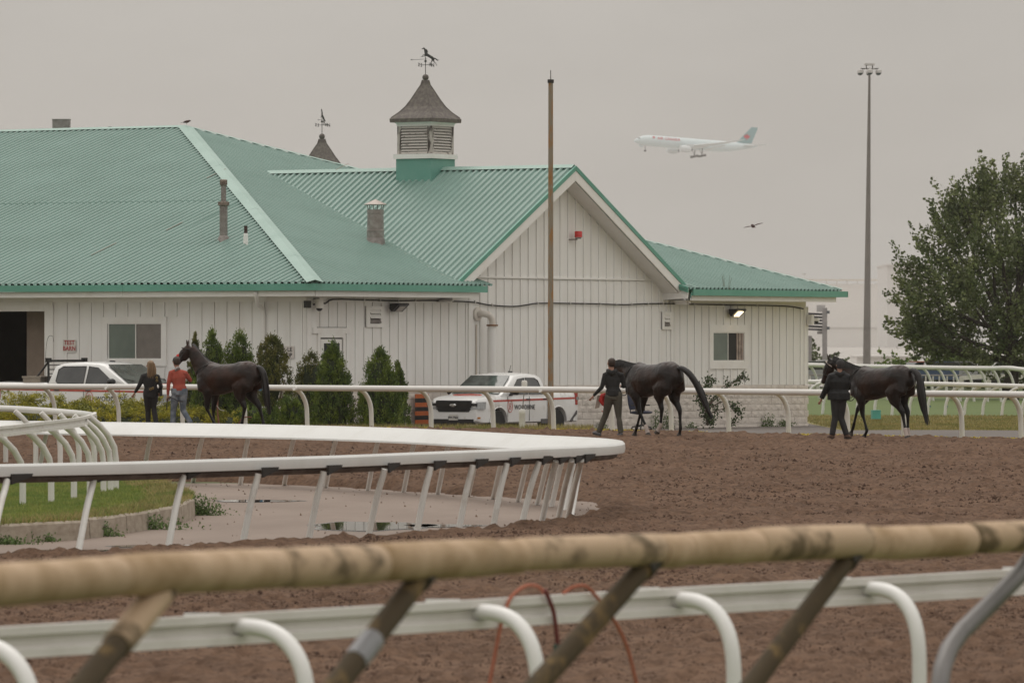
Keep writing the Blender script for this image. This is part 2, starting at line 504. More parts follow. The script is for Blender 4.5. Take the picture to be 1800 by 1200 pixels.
# puddles on the pavement
WATER = bpy.data.materials.new('puddle_water'); WATER.use_nodes = True
_b = WATER.node_tree.nodes['Principled BSDF']
_b.inputs['Base Color'].default_value = (.05, .042, .035, 1); _b.inputs['Roughness'].default_value = .015; _b.inputs['Specular IOR Level'].default_value = .9
WET = mat('wet_pavement', (.10, .075, .06), rough=.22, var=.2)
def puddle(cx, cy, w, h, label):
    D = 2.6e4 / (cy - 600); d1 = 2.6e4 / (cy + h / 2 - 600); d2 = 2.6e4 / (cy - h / 2 - 600)
    X = (cx - 900) * D / F; a = w / 2 * D / F; b = (d2 - d1) / 2; Dm = (d1 + d2) / 2
    for nm, sc, z, m in (('wet_patch', 1.12, .004, WET), ('puddle', 1.0, .008, WATER)):
        ps = []
        for k in range(40):
            t = 2 * math.pi * k / 40; q = sc * (1 + .10 * math.sin(3 * t + 1) + .07 * math.sin(7 * t))
            ps.append((X + a * math.cos(t) * q, Dm + b * math.sin(t) * q, z))
        m2 = MB(); m2.poly(ps); o = m2.out(nm, m); setp(o, kind='structure')
puddle(652, 925, 205, 15, '')
puddle(775, 924, 130, 5, '')
puddle(450, 880.5, 140, 4, '')
puddle(290, 960.5, 190, 5, '')
puddle(130, 967.5, 130, 3, '')

# verge behind the far rail, service road, rough grass and turf
def strip(name, x0, x1, f0, f1, m, n=46, rows=6, zo=0.0):
    mb = MB(); prev = None
    for j in range(rows + 1):
        i = mb.pts([(x, (lambda a, b: a + (b - a) * j / rows)(f0(x), f1(x)), 0) for x in [x0 + (x1 - x0) * k / n for k in range(n + 1)]])
        for q in range(i, i + n + 1): mb.v[q].z = float(tz(mb.v[q].y)) + zo
        if prev is not None:
            for k in range(n): mb.f.append((prev + k, prev + k + 1, i + k + 1, i + k))
        prev = i
    return setp(mb.out(name, m, smooth=60), kind='structure')
rdf = lambda x: float(rail_d(x))
strip('verge', -22, 24, lambda x: rdf(x) - .2, lambda x: rdf(x) + (3.4 if x > 3 else 8), ROUGHG, zo=-.01)
strip('service_road', -22, 9.7, lambda x: rdf(x) + (3.2 if x > 3 else 7.8), lambda x: 186, ROADM, rows=14, zo=-.006)
strip('service_road', 9.7, 26, lambda x: rdf(x) + 3.2, lambda x: 151, ROADM, rows=5, zo=-.006)
strip('rough_grass', 9.7, 40, lambda x: 150.8, lambda x: 199, ROUGHG, rows=14, zo=.0)
strip('paved_lot', -580, 580, lambda x: 335, lambda x: 3560, mat('pale_paving', (.44, .415, .385), rough=.9, vscale=.02, var=.06), rows=8, zo=-.05)
strip('turf_course', -60, 80, lambda x: 199, lambda x: 300, TURF, rows=6, zo=.002)

def blades(name, pts, hgt, wid, m, lean=.35, **kw):
    n = len(pts)
    h = hgt * rng.uniform(.5, 1.3, n); a = rng.uniform(0, 2 * math.pi, n)
    dx = np.cos(a) * wid; dy = np.sin(a) * wid
    lx = rng.normal(0, lean, n) * h; ly = rng.normal(0, lean, n) * h
    b0 = pts + np.stack([-dx, -dy, np.zeros(n)], 1); b1 = pts + np.stack([dx, dy, np.zeros(n)], 1)
    t = pts + np.stack([lx, ly, h], 1)
    V = np.stack([b0, b1, t], 1).reshape(-1, 3)
    o = np_mesh(name, V, np.arange(3 * n).reshape(-1, 3), m)
    return setp(o, **kw)

# verge grass, yellow flowers
n = 26000
X = rng.uniform(-13, 15, n); D = rail_d(X) + rng.uniform(.05, 1, n) ** 1.0 * np.where(X > 3, 2.8, 6)
k = (X < 3) | (rng.random(n) < .55)
X, D = X[k], D[k]
dens = vnoise(X * .8, D * .8, 21)
hh = np.where(X < 3, .08, .05)
blades('verge_grass', np.stack([X, D, tz(D) - .02], 1), hh * (.5 + dens), .012, BLADEY, kind='stuff', label='dry yellow green grass tufts along the foot of the far rail')
n = 9000
X = rng.uniform(-8, 15, n); D = rail_d(X) + rng.uniform(.15, 1.3, n)
k = vnoise(X * 1.1, D * .6, 33) > .48
X, D = X[k], D[k]
z = tz(D) + rng.uniform(.02, .07, len(X))
C = np.stack([X, D, z], 1)
V, Fq = leaf_quads(C, rng.normal(size=C.shape), .035, .03)
setp(np_mesh('yellow_wildflowers', V, Fq, FLOWER), 'low yellow wildflowers blooming along the far rail', kind='stuff')
# tall seed-head grass in front of the shrubs and the truck
n = 7000
X = rng.uniform(-5.5, 2.0, n); D = rail_d(X) + rng.uniform(1.2, 5, n)
blades('seed_head_grass', np.stack([X, D, tz(D)], 1), .15, .008, BLADEY, lean=.2, kind='stuff', label='tall thin seed head grass in front of shrubs and pickup')
# rough grass on the right
n = 30000
X = rng.uniform(9.8, 19.5, n); D = rng.uniform(163, 199, n)
blades('rough_grass_blades', np.stack([X, D, tz(D) - .01], 1), .08, .02, BLADEY, kind='stuff', label='dry yellow rough grass between service road and turf')

# grass island with its kerb, lower left
ISL = [(-260, 928), (-100, 923), (0, 920), (62, 917), (125, 914), (187, 907), (250, 898), (300, 890), (325, 882), (337, 875), (336, 868), (325, 862), (305, 855), (290, 849), (262, 842), (200, 837), (0, 832), (-260, 828)]
ISLW = np.array([((x - 900) * (2.34e4 / (y - 600)) / F, 2.34e4 / (y - 600)) for x, y in ISL])
mb = MB(); mb.poly([(x, y, .235) for x, y in ISLW]); mb.prism([(x, y, -.05) for x, y in ISLW], (0, 0, .28))
setp(mb.out('grass_island', LAWN), kind='structure')
n = 60000
X = rng.uniform(-9.5, -4.6, n * 2); D = rng.uniform(71, 101, n * 2)
sd = inside_dist(X, D, ISLW); k = sd > -.02; X, D, sd = X[k], D[k], sd[k]
hh = np.where(sd < .5, .075, .05) * (.5 + vnoise(X * 2, D * 1.2, 3))
blades('island_grass', np.stack([X, D, np.full(len(X), .23)], 1), hh, .009, BLADE, kind='stuff', label='short green grass growing on the kerbed island')
k2 = (sd < .7 * rng.random(len(sd)))
X2, D2_ = X[k2], D[k2]
blades('island_dry_grass', np.stack([X2, D2_, np.full(len(X2), .235)], 1), .10, .010, BLADEY, lean=.6, kind='stuff', label='longer yellowish grass fringe along the island kerb')
kb = thing('concrete_kerb', 'weathered concrete kerb curving round the small grass island', 'kerb', (ISLW[5][0], ISLW[5][1], 0))
def kerb():
    # resample outline (front to back), about 1.6 m blocks with open joints
    pts = [Vector((x, y, 0)) for x, y in ISLW[:13]]
    L = [0]
    for a, b in zip(pts, pts[1:]): L.append(L[-1] + (b - a).length)
    def at(s):
        s = min(max(s, 0), L[-1] - 1e-6)
        for i in range(len(L) - 1):
            if s <= L[i + 1]:
                t = (s - L[i]) / (L[i + 1] - L[i]); return pts[i].lerp(pts[i + 1], t), (pts[i + 1] - pts[i]).normalized()
    s = 0
    while s < L[-1] - .2:
        ln = random.uniform(1.7, 2.9); e = min(s + ln, L[-1])
        mb = MB(); rs = []; off = random.uniform(-.012, .012); tilt = random.uniform(-.012, .012)
        for q in range(5):
            p, t = at(s + .012 + (e - s - .024) * q / 4); nn = Vector((t.y, -t.x, 0))
            top = .262 + off + tilt * q / 4 + random.uniform(-.006, .006)
            o = p + nn * random.uniform(0, .01)
            prof = [(-.11, -.05), (.06, -.05), (.045, top - .03), (.015, top), (-.10, top), (-.11, top - .01)]
            rs.append([o + nn * a + Vector((0, 0, z)) for a, z in prof])
        mb.rings(rs)
        mb.out('kerb_block', CONC, kb, smooth=40, off=kb.location)
        s = e
kerb()
# weeds at the kerb foot
WEED = mat('weed_leaf', (.11, .17, .05), rough=.7, island=.35, transl=.2)
def weed(name, label, c, n, w, dpt, h, leaf=.03, cat='weed', stems=8, group=None):
    t = thing(name, label, cat, c, group=group)
    mb = MB()
    for k in range(stems):
        a = Vector((random.uniform(-w, w) * .5, random.uniform(-dpt, dpt) * .5, 0))
        b = a + Vector((random.uniform(-.3, .3) * w, random.uniform(-.2, .2) * dpt, h * random.uniform(.6, 1)))
        mb.tube([a, a.lerp(b, .5) + Vector((0, 0, .02)), b], [.006, .004, .002], n=3)
    mb.out('stem', WEED, t)
    C = np.stack([rng.normal(0, w * .42, n), rng.normal(0, dpt * .42, n), rng.random(n) ** 1.2 * (.35 + .75 * rng.random(n)) * h], 1)
    C[:, 0] *= (1.15 - .6 * C[:, 2] / h)
    V, Fq = leaf_quads(C, rng.normal(size=(n, 3)) + [0, 0, .8], leaf, leaf * .6)
    np_mesh('foliage', V, Fq, WEED, t)
    return t
for i, (px, py, n_, w_, h_, lab) in enumerate([
    (232, 930, 900, .85, .24, 'largest green weed clump against middle of the curved kerb'),
    (168, 942, 420, .38, .20, 'green weed clump at kerb foot beside leftmost post of hairpin rail'),
    (48, 952, 200, .17, .21, 'narrow upright weed against the kerb near left picture edge'),
    (78, 951, 160, .22, .13, 'small pair of low weeds at kerb foot left of the rail post'),
    (350, 905, 620, .42, .30, 'leafy weed standing at the rounded end of the kerb'),
    (4, 956, 260, .45, .12, 'low weed patch at kerb foot touching left picture edge'),
    (285, 922, 300, .30, .22, 'weed between the two right kerb blocks behind a white post')]):
    D = 2.6e4 / (py - 600)
    weed('kerb_weed', lab, ((px - 900) * D / F, D - .1, 0), int(n_ * 1.5), w_, .16, h_, leaf=.045, group='weeds along the island kerb')
# ---------------------------------------------------------------- barn
CA, SA = math.cos(math.radians(33)), math.sin(math.radians(33))
WX, WD = -5.65, 157.0            # wall corner nearest the camera
BU = Vector((SA, CA, 0)); BV = Vector((-CA, SA, 0))     # along the long right wall; inwards / along the left wall
W0 = Vector((WX, WD, 0))
def B(u, v, z): return W0 + BU * u + BV * v + Vector((0, 0, z))
MBLD = Matrix(((BU.x, BV.x, 0, WX), (BU.y, BV.y, 0, WD), (0, 0, 1, 0), (0, 0, 0, 1)))
def u_px(px, v=0.0):
    k = (px - 900) / F; x0, d0 = WX + BV.x * v, WD + BV.y * v
    return (d0 * k - x0) / (BU.x - BU.y * k)
def v_px(px, u=0.0):
    k = (px - 900) / F; x0, d0 = WX + BU.x * u, WD + BU.y * u
    return (d0 * k - x0) / (BV.x - BV.y * k)
def zB(py, u, v): return EYE + (600 - py) * (WD + BU.y * u + BV.y * v) / F
S1 = .31; EZ = 4.20; OV = .85; UE = 28.25; UW = 27.4
UR = 15.6; ZR = EZ + S1 * (UR + OV); S3 = (ZR - EZ) / (UE - UR)
GA = 12.88; GZ = 7.72; GH = 6.40; GS = (GZ - EZ) / GH
VEND = 32.0
barn = thing('barn', 'white board and batten barn with green ribbed metal roof and front gable', 'barn', W0)
def bout(mb, name, m, parent, smooth=None, **kw): return mb.out(name, m, parent, smooth, off=W0, **kw)

def slope_sheets(parent, mk, s0, s1, lo, hi, hz=.058, pitch=.2286, per=4, lap=None):
    """ribbed sheets. mk(s, t) -> point on the plane, nrm its normal offset; s runs across the ribs, t along them"""
    f, nrm = mk
    n = int(math.ceil((s1 - s0) / (pitch * per)))
    prof = [(0, 0), (.085, 0), (.118, 1), (.185, 1), (.218, 0)]
    for i in range(n):
        mb = MB(); a = s0 + i * pitch * per; tone = random.uniform(-.004, .004)
        st = []
        for k in range(per):
            for q, h in prof: st.append((a + k * pitch + q, h * hz))
        st.append((a + per * pitch, 0))
        if i % 1 == 0: st = [(a - .012, .004)] + st
        st = [(s, h) for s, h in st if s <= s1 + .001]
        prev = None; ok = False
        for s, h in st:
            l, g = lo(s), hi(s)
            if g - l < .02: prev = None; continue
            lp = lap if lap is not None and l + .3 < lap < g - .1 else (l + g) / 2; st_ = .014 if lp == lap else 0
            j = mb.pts([f(s, l) + nrm * (h + tone), f(s, lp) + nrm * (h + tone), f(s, lp) + nrm * (h + tone + st_), f(s, g) + nrm * (h + tone)])
            if prev is not None:
                for q in range(3): mb.f.append((prev + q, j + q, j + q + 1, prev + q + 1))
                ok = True
            prev = j
        if ok: bout(mb, 'roof_sheet', ROOFM, parent)

def roof_part(nm='roof'):
    o = MB(); return o
# F1: left slope
n1 = (Vector((0, 0, 1)) - BU * S1).normalized(); n2 = (Vector((0, 0, 1)) - BV * S1).normalized()
mb = MB(); mb.poly([B(-OV, -OV, EZ - .03), B(UR, UR, ZR - .03), B(UR, VEND, ZR - .03), B(-OV, VEND, EZ - .03)])
main_roof = bout(mb, 'roof', GREENF, barn)
slope_sheets(main_roof, (lambda s, t: B(t, s, EZ + S1 * (t + OV)), n1), -OV, VEND, lambda s: -OV - .04, lambda s: min(s, UR), lap=7.2)
for a_, b_, v_ in ((9.6, 10.6, 10.4), (4.2, 5.0, 7.9), (1.8, 3.0, 8.8), (10.2, 10.9, 6.1)):
    bout(MB().poly([B(a_, v_, EZ + S1 * (a_ + OV)) + n1 * .064, B(a_, v_ + .035, EZ + S1 * (a_ + OV)) + n1 * .064, B(b_, v_ + .035, EZ + S1 * (b_ + OV)) + n1 * .064, B(b_, v_, EZ + S1 * (b_ + OV)) + n1 * .064]), 'rust_streak', mat('roof_rust', (.20, .13, .09), rough=.8), main_roof)
def v3(u): return S3 * (UE - u) / S1 - OV
def vtop(u): return min(u, v3(u), UR) if u < UR else min(v3(u), UR)
def vval(u):
    z = GZ - GS * abs(u - GA)
    return (z - EZ) / S1 - OV
mb = MB(); mb.poly([B(-OV, -OV, EZ - .034), B(GA - GH, -OV, EZ - .034), B(GA, (GZ - EZ) / S1 - OV, GZ - .034), B(GA + GH, -OV, EZ - .034), B(UE, -OV, EZ - .034), B(UR, v3(UR), ZR - .034), B(UR, UR, ZR - .034)])
mb.poly([B(GA - GH, -OV, EZ - .034), B(7.7, -OV, EZ - .034), B(7.7, -.02, EZ + .22), B(GA - GH, -.02, EZ + .22)])
right_roof = bout(mb, 'roof', GREENF, barn)
f2 = (lambda s, t: B(s, t, EZ + S1 * (t + OV)), n2)
slope_sheets(right_roof, f2, -OV, UE, lambda s: (-OV - .04 if not (GA - GH < s < GA + GH) else vval(s)), lambda s: vtop(s))
slope_sheets(right_roof, f2, GA - GH, GA - GH + 1.5, lambda s: -OV - .04, lambda s: min(vval(s), -.02))
slope_sheets(right_roof, f2, GA + GH - .6, GA + GH + .1, lambda s: -OV - .04, lambda s: -.02)
# far slope (only its plane)
mb = MB(); mb.poly([B(UE, -OV, EZ - .02), B(UE, VEND, EZ - .02), B(UR, VEND, ZR - .02), B(UR, v3(UR), ZR - .02)])
bout(mb, 'roof', ROOFM, barn)
# gable slopes
VG = -.56
ng = (Vector((0, 0, 1)) - BU * GS).normalized(); ng2 = (Vector((0, 0, 1)) + BU * GS).normalized()
VM = (GZ - EZ) / S1 - OV
mb = MB(); mb.poly([B(GA, VG, GZ - .03), B(GA, VM, GZ - .03), B(GA - GH, -OV, EZ - .03), B(GA - GH - .1, VG, EZ - .08)])
mb.poly([B(GA, VG, GZ - .032), B(GA, VM, GZ - .032), B(GA + GH, -OV, EZ - .032), B(GA + GH + .1, VG, EZ - .082)])
gable_roof = bout(mb, 'roof', GREENF, barn)
def uval(v): return GA - (GZ - EZ - S1 * (v + OV)) / GS
slope_sheets(gable_roof, (lambda s, t: B(t, s, GZ - GS * (GA - t)), ng), VG, VM, lambda s: max(uval(s), GA - GH - .05), lambda s: GA, hz=.05, pitch=.2286)
slope_sheets(gable_roof, (lambda s, t: B(2 * GA - t, s, GZ - GS * (GA - t)), ng2), VG, VM, lambda s: max(uval(s), GA - GH - .05), lambda s: GA, hz=.05)
# caps on ridge and hips
def cap(a, b, w, side1, side2, lift=.09, name='ridge_cap', par=main_roof, m=ROOFCAP, seg=3.0):
    a, b = Vector(a), Vector(b); L = (b - a).length; n = max(1, int(L / seg))
    for i in range(n):
        p, q = a.lerp(b, i / n), a.lerp(b, (i + 1) / n); up = Vector((0, 0, lift + .004 * (i % 2)))
        mb = MB(); mb.poly([p + up, q + up, q + side1 * w + Vector((0, 0, .07)), p + side1 * w + Vector((0, 0, .07))])
        mb.poly([p + up, q + up, q + side2 * w + Vector((0, 0, .07)), p + side2 * w + Vector((0, 0, .07))])
        bout(mb, name, m, par)
d1 = (-BU - Vector((0, 0, S1))).normalized()         # down slope F1
d2 = (-BV - Vector((0, 0, S1))).normalized()
alongF1 = (BV - BU * 0).normalized(); 
hip = (B(UR, UR, ZR) - B(-OV, -OV, EZ)).normalized()
s1v = (hip.cross(n1)).normalized(); s1v = s1v if s1v.dot(d1 + BV) > 0 else -s1v
s2v = (hip.cross(n2)).normalized(); s2v = s2v if s2v.dot(d2 + BU) > 0 else -s2v
cap(B(-OV - .03, -OV - .03, EZ), B(UR, UR, ZR), .24, s1v, s2v, name='hip_cap')
d3 = (BU - Vector((0, 0, S3))).normalized()
cap(B(UR, UR, ZR), B(UR, VEND, ZR), .16, d1, d3, name='ridge_cap')
hip3 = (B(UE, -OV, EZ) - B(UR, v3(UR), ZR)).normalized()
s3v = hip3.cross(n2).normalized(); s3v = s3v if s3v.dot(-BU) > 0 else -s3v
cap(B(UR, v3(UR), ZR), B(UE, -OV, EZ), .12, s3v, d3 * .2, name='hip_cap', par=right_roof, lift=.08)
gd = (-BU - Vector((0, 0, GS))).normalized(); gd2 = (BU - Vector((0, 0, GS))).normalized()
cap(B(GA, VG, GZ), B(GA, VM, GZ), .17, gd, gd2, par=gable_roof)
# valley flashing
va, vb = B(GA - GH, -OV, EZ), B(GA, VM, GZ)
vd = (vb - va).normalized(); w2 = vd.cross(n2).normalized(); w2 = w2 if w2.dot(-BU) > 0 else -w2
mb = MB(); mb.poly([va + n2 * .012, vb + n2 * .012, vb + w2 * .22 + n2 * .045, va + w2 * .22 + n2 * .045])
bout(mb, 'valley_flashing', mat('valley_flashing', (.30, .38, .32), rough=.5, vscale=3, col2=(.42, .38, .30), thresh=(.5, .75)), right_roof)

# fascias, gutters, soffits
def strip_box(p, q, out, w, z0, z1, name, m, par=barn):
    """box between points p,q (at z=0 refs), thickness w towards 'out'"""
    mb = MB(); a, b = Vector(p), Vector(q)
    r = [[a + Vector((0, 0, z0)), a + out * w + Vector((0, 0, z0)), a + out * w + Vector((0, 0, z1)), a + Vector((0, 0, z1))],
         [b + Vector((0, 0, z0)), b + out * w + Vector((0, 0, z0)), b + out * w + Vector((0, 0, z1)), b + Vector((0, 0, z1))]]
    mb.rings(r); bout(mb, name, m, par)
FZ0, FZ1 = 4.00, 4.185
L3 = 3.05
def run(f, s0, s1, *a, seg=6.0, **k):
    n = max(1, round((s1 - s0) / seg))
    for i in range(n): strip_box(f(s0 + (s1 - s0) * i / n + .004), f(s0 + (s1 - s0) * (i + 1) / n - .004), *a, **k)
run(lambda s: B(-OV - .06, s, 0), -OV - .06, VEND, BU, .05, FZ0, FZ1, 'fascia', GREENF)
run(lambda s: B(s, -OV - .06, 0), -OV - .01, 7.7, BV, .05, FZ0, FZ1, 'fascia', GREENF)
run(lambda s: B(s, -OV - .06, 0), GA + GH - .2, UE + .3, BV, .05, FZ0, FZ1, 'fascia', GREENF)
run(lambda s: B(-OV + .06, s, 0), -OV + .06, VEND, BU, .03, 3.84, FZ0 - .004, 'frieze_board', TRIMP)
run(lambda s: B(s, -OV + .06, 0), -OV + .12, 7.4, BV, .03, 3.84, FZ0 - .004, 'frieze_board', TRIMP)
run(lambda s: B(s, -OV + .06, 0), GA + GH - .1, UE - .25, BV, .03, 3.84, FZ0 - .004, 'frieze_board', TRIMP)
strip_box(B(UE + .3, -OV - .06, 0), B(UE + .3, 6, 0), -BU, .05, FZ0, FZ1, 'fascia', GREENF)
strip_box(B(7.4, -OV + .06, 0), B(7.4, -.01, 0), BU, .03, 3.84, FZ0 - .004, 'frieze_board', TRIMP)
# small gutter return left of the right wing
mb = MB(); mb.prism([B(GA + GH - .45, -OV - .02, 4.22), B(GA + GH - .5, -OV - .02, 3.9), B(GA + GH - .5, -.02, 3.86), B(GA + GH - .5, -.02, 4.35)], BU * .04); bout(mb, 'fascia', TRIMP, barn)
mb = MB(); mb.prism([B(GA + GH - .56, -OV - .07, 4.25), B(GA + GH - .56, -OV - .07, 4.08), B(GA + GH - .56, -.02, 4.34), B(GA + GH - .56, -.02, 4.50)], BU * .05); bout(mb, 'fascia', GREENF, barn)
for a, b in (((-OV + .1, VEND), None), ):
    mb = MB(); mb.poly([B(-OV + .09, -OV + .09, 3.85), B(0, 0, 3.85), B(0, VEND, 3.85), B(-OV + .09, VEND, 3.85)])
    mb.poly([B(-OV + .09, -OV + .09, 3.853), B(0, 0, 3.853), B(7.4, 0, 3.853), B(7.4, -OV + .09, 3.853)])
    mb.poly([B(GA + GH - .4, -OV + .09, 3.85), B(GA + GH - .4, 0, 3.85), B(UE - .3, 0, 3.85), B(UE - .3, -OV + .09, 3.85)])
    bout(mb, 'soffit', TRIMP, barn)
# rakes of the gable
def rake(sgn):
    f = lambda t, v, dz: B(GA + sgn * t, v, GZ - GS * t + dz)
    T = GH + .12
    n = 3
    for i in range(n):
        a, b = T * i / n + .003, T * (i + 1) / n - .003
        mb = MB(); mb.rings([[f(t, VG - .07, .05), f(t, VG - .02, .05), f(t, VG - .02, -.09), f(t, VG - .07, -.09)] for t in (a, b)]); bout(mb, 'rake_trim', GREENF, gable_roof)
        mb = MB(); mb.rings([[f(t, VG - .05, -.095), f(t, VG - .01, -.095), f(t, VG - .01, -.39), f(t, VG - .05, -.39)] for t in (a + .0, b)]); bout(mb, 'rake_board', TRIMP, barn)
    mb = MB(); mb.rings([[f(t, VG, -.40), f(t, -.02, -.40), f(t, -.02, -.42), f(t, VG, -.42)] for t in (.0, T)])
    bout(mb, 'soffit', TRIMP, barn)
rake(1); rake(-1)

# walls: recessed sheathing with proud boards and battens, painted block base
SZ = 1.40       # bottom of the boards (see P(…,677)); drops slightly to the right as in the photograph
def sill(u): return 1.39 - .145 * (u / 27.4)
PW = .43
left_wall = bout(MB().rings([[B(0, v, z), B(.12, v, z), B(.12, v, z1), B(0, v, z1)] for (v, z, z1) in ((0, .0, 3.85), (v_px(80), .0, 3.85))]), 'wall', WALLP, barn)
VO0, VO1 = v_px(80), v_px(80) + 4.2    # garage opening
DOOR_T = zB(547, 0, 9)
bout(MB().bbox((0, VO0, DOOR_T), (.12, VO1, 3.85), MBLD), 'wall_header', WALLP, barn)
bout(MB().bbox((0, VO1, 0), (.12, VEND, 3.85), MBLD), 'wall_end', WALLP, barn)
right_wall = bout(MB().rings([[B(u, .0, 0), B(u, .12, 0), B(u, .12, 3.85), B(u, .0, 3.85)] for u in (.12, UW)]), 'wall', WALLP, barn)
gable_wall = bout(MB().prism([B(7.9, .01, 3.852), B(GA + GH - .06, .01, 3.852), B(GA, .01, GZ - .42), B(7.9, .01, GZ - GS * (GA - 7.9) - .42)], BV * .1), 'wall', WALLP, barn)
bout(MB().bbox((UW - .12, 0, 0), (UW, 20, 3.85), MBLD), 'wall_end', WALLP, barn)

def board_run(par, face, s0, s1, z0, z1, holes=()):
    """face 'A' (u=0, runs along v) or 'B' (v=0, runs along u); z0/z1 callables; holes (a,b,za,zb)"""
    n = int(round((s1 - s0) / PW))
    for i in range(n + 1):
        a = s0 + i * PW; b = min(a + PW, s1)
        c = (a + b) / 2
        spans = [(z0(c), z1(c))]
        for ha, hb, za, zb in holes:
            if b > ha + .02 and a < hb - .02:
                ns = []
                for p, q in spans:
                    if za > p + .03: ns.append((p, min(q, za)))
                    if zb < q - .03: ns.append((max(p, zb), q))
                    if za >= q or zb <= p: ns = [(p, q)]
                spans = ns
        if i < n:
            for p, q in spans:
                if q - p < .05: continue
                # board stands 16-20 mm proud with a slim lip at its right edge: the shadow line of the photograph
                o1 = .018 + random.uniform(-.002, .003); qa, qb = z1(a) if q == z1(c) else q, z1(b) if q == z1(c) else q
                e0, e1 = a + .055, b - .012
                if face == 'B': pts = [B(e0, 0, p), B(e1, 0, p), B(e1, 0, qb if q == z1(c) else q), B(e0, 0, qa if q == z1(c) else q)]; d = -BV * o1
                else: pts = [B(0, e0, p), B(0, e1, p), B(0, e1, q), B(0, e0, q)]; d = -BU * o1
                bout(MB().prism(pts, d), 'board', WALLP, par)
        for p, q in spans:
            if q - p < .05: continue
            q2 = z1(a) if q == z1(c) else q
            if q2 - p < .05: continue
            inb = any(ha + .05 < a < hb - .05 and za < q2 and zb > p for ha, hb, za, zb in holes)
            w = .024
            if face == 'B': pts = [B(a - w + .02, 0, p), B(a + w + .02, 0, p), B(a + w + .02, 0, q2), B(a - w + .02, 0, q2)]; d = -BV * .045
            else: pts = [B(0, a - w + .02, p), B(0, a + w + .02, p), B(0, a + w + .02, q2), B(0, a - w + .02, q2)]; d = -BU * .045
            bout(MB().prism(pts, d), 'batten', WALLP, par)
zt = lambda c: 3.70
# window and door openings in pixel terms
def hA(x0, y0, x1, y1):
    a, b = v_px(x1), v_px(x0); return (a, b, zB(y1, 0, (a + b) / 2), zB(y0, 0, (a + b) / 2))
def hB(x0, y0, x1, y1):
    a, b = u_px(x0), u_px(x1); return (a, b, zB(y1, (a + b) / 2, 0), zB(y0, (a + b) / 2, 0))
wA = hA(182, 557, 294, 643); wB = hB(1245, 571, 1312, 648)
dB = hB(557, 586, 605, 745); v1 = hB(641, 538, 672, 575); v2 = hB(1162, 548, 1177, 579)
board_run(left_wall, 'A', .14, VO0 - .2, lambda c: sill(0), zt, [wA, (VO0 - .3, VO0, 0, DOOR_T + .2)])
board_run(left_wall, 'A', VO0 + .05, VO1, lambda c: DOOR_T + .2, zt)
board_run(right_wall, 'B', .14, 8.05, sill, zt, [dB, v1])
board_run(right_wall, 'B', 8.2, GA + GH - .10, sill, lambda c: zB(492, GA, 0) - .0, [v2, ])
board_run(right_wall, 'B', GA + GH + .03, UW, sill, zt, [wB])
board_run(gable_wall, 'B', 8.2, GA + GH - .95, lambda c: zB(489, GA, 0) + .02, lambda c: GZ - GS * abs(c - GA) - .43)
# horizontal trim at the foot of the gable and top trims
def trimB(u0, u1, z0, z1, proud=.05, name='trim_board', par=None, m=TRIMP):
    bout(MB().bbox((u0, -proud, z0), (u1, -.001, z1), MBLD), name, m, par or barn)
def trimA(v0, v1, z0, z1, proud=.05, name='trim_board', par=None, m=TRIMP):
    bout(MB().bbox((-proud, v0, z0), (-.001, v1, z1), MBLD), name, m, par or barn)
for i in range(3):
    a, b = 7.9 + (GA + GH - 8.05) * i / 3, 7.9 + (GA + GH - 8.05) * (i + 1) / 3 - .006
    trimB(a, b, zB(489, GA, 0) - .03, zB(489, GA, 0) + .02, .06)
trimA(.0, 30, 3.70, 3.846, .032); trimB(.0, 8.05, 3.70, 3.846, .032); trimB(GA + GH + .06, UW, 3.70, 3.846, .032)
trimA(-.02, .12, sill(0), 3.69, .045); trimB(-.045, .13, sill(0), 3.69, .046)
trimB(8.03, 8.19, sill(8), 4.45, .05)
trimB(UW - .12, UW + .05, sill(UW), 3.69, .05); trimB(GA + GH - .08, GA + GH + .02, sill(19), 4.2, .05)
# base blocks, split faced
def blocks():
    bh, bw = .2, .41
    # face B
    rest = MB()
    for r in range(8):
        u = -.02 + (0 if r % 2 else -.2)
        while u < UW:
            a, b = max(u, -.02), min(u + bw, UW + .12); cu = (a + b) / 2
            top = sill(cu) - .02; z1 = top - r * bh; z0 = z1 - bh
            px = 900 + F * (WX + BU.x * cu) / (WD + BU.y * cu)
            near = (1015 < px < 1420) or (615 < px < 745)
            if z0 > -.35 and b - a > .05:
                pr = .05 + random.uniform(0, .010)
                tgt = MB() if near else rest
                g = .0035
                pts = [B(a + g, -.0, z0 + g), B(b - g, -.0, z0 + g), B(b - g, -.0, z1 - g), B(a + g, -.0, z1 - g)]
                pf = [B(a + g, -pr, z0 + g), B(b - g, -pr, z0 + g), B(b - g, -pr, z1 - g), B(a + g, -pr, z1 - g)]
                mid = B(cu, -pr - random.uniform(.005, .03), (z0 + z1) / 2 + random.uniform(-.03, .03))
                i = tgt.pts(pts + pf + [mid])
                for q in ((0, 1, 5, 4), (1, 2, 6, 5), (2, 3, 7, 6), (3, 0, 4, 7), (4, 5, 8), (5, 6, 8), (6, 7, 8), (7, 4, 8)): tgt.f.append(tuple(i + k for k in q))
                if near: bout(tgt, 'block', BLOCKP, right_wall)
            u += bw
    bout(rest, 'block_course', BLOCKP, right_wall, kind='stuff')
    rest = MB()
    for r in range(8):
        v = .0 + (0 if r % 2 else -.2)
        while v < VO0:
            a, b = max(v, 0), min(v + bw, VO0)
            z1 = sill(0) - .02 - r * bh; z0 = z1 - bh
            if b - a > .05: rest.bbox((-.055 - random.uniform(0, .015), a + .008, z0 + .008), (-.001, b - .008, z1 - .008), MBLD)
            v += bw
    bout(rest, 'block_course', BLOCKP, left_wall, kind='stuff')
blocks()
trimB(-.05, UW + .03, sill(14) - .07, sill(14) - .05, .01)

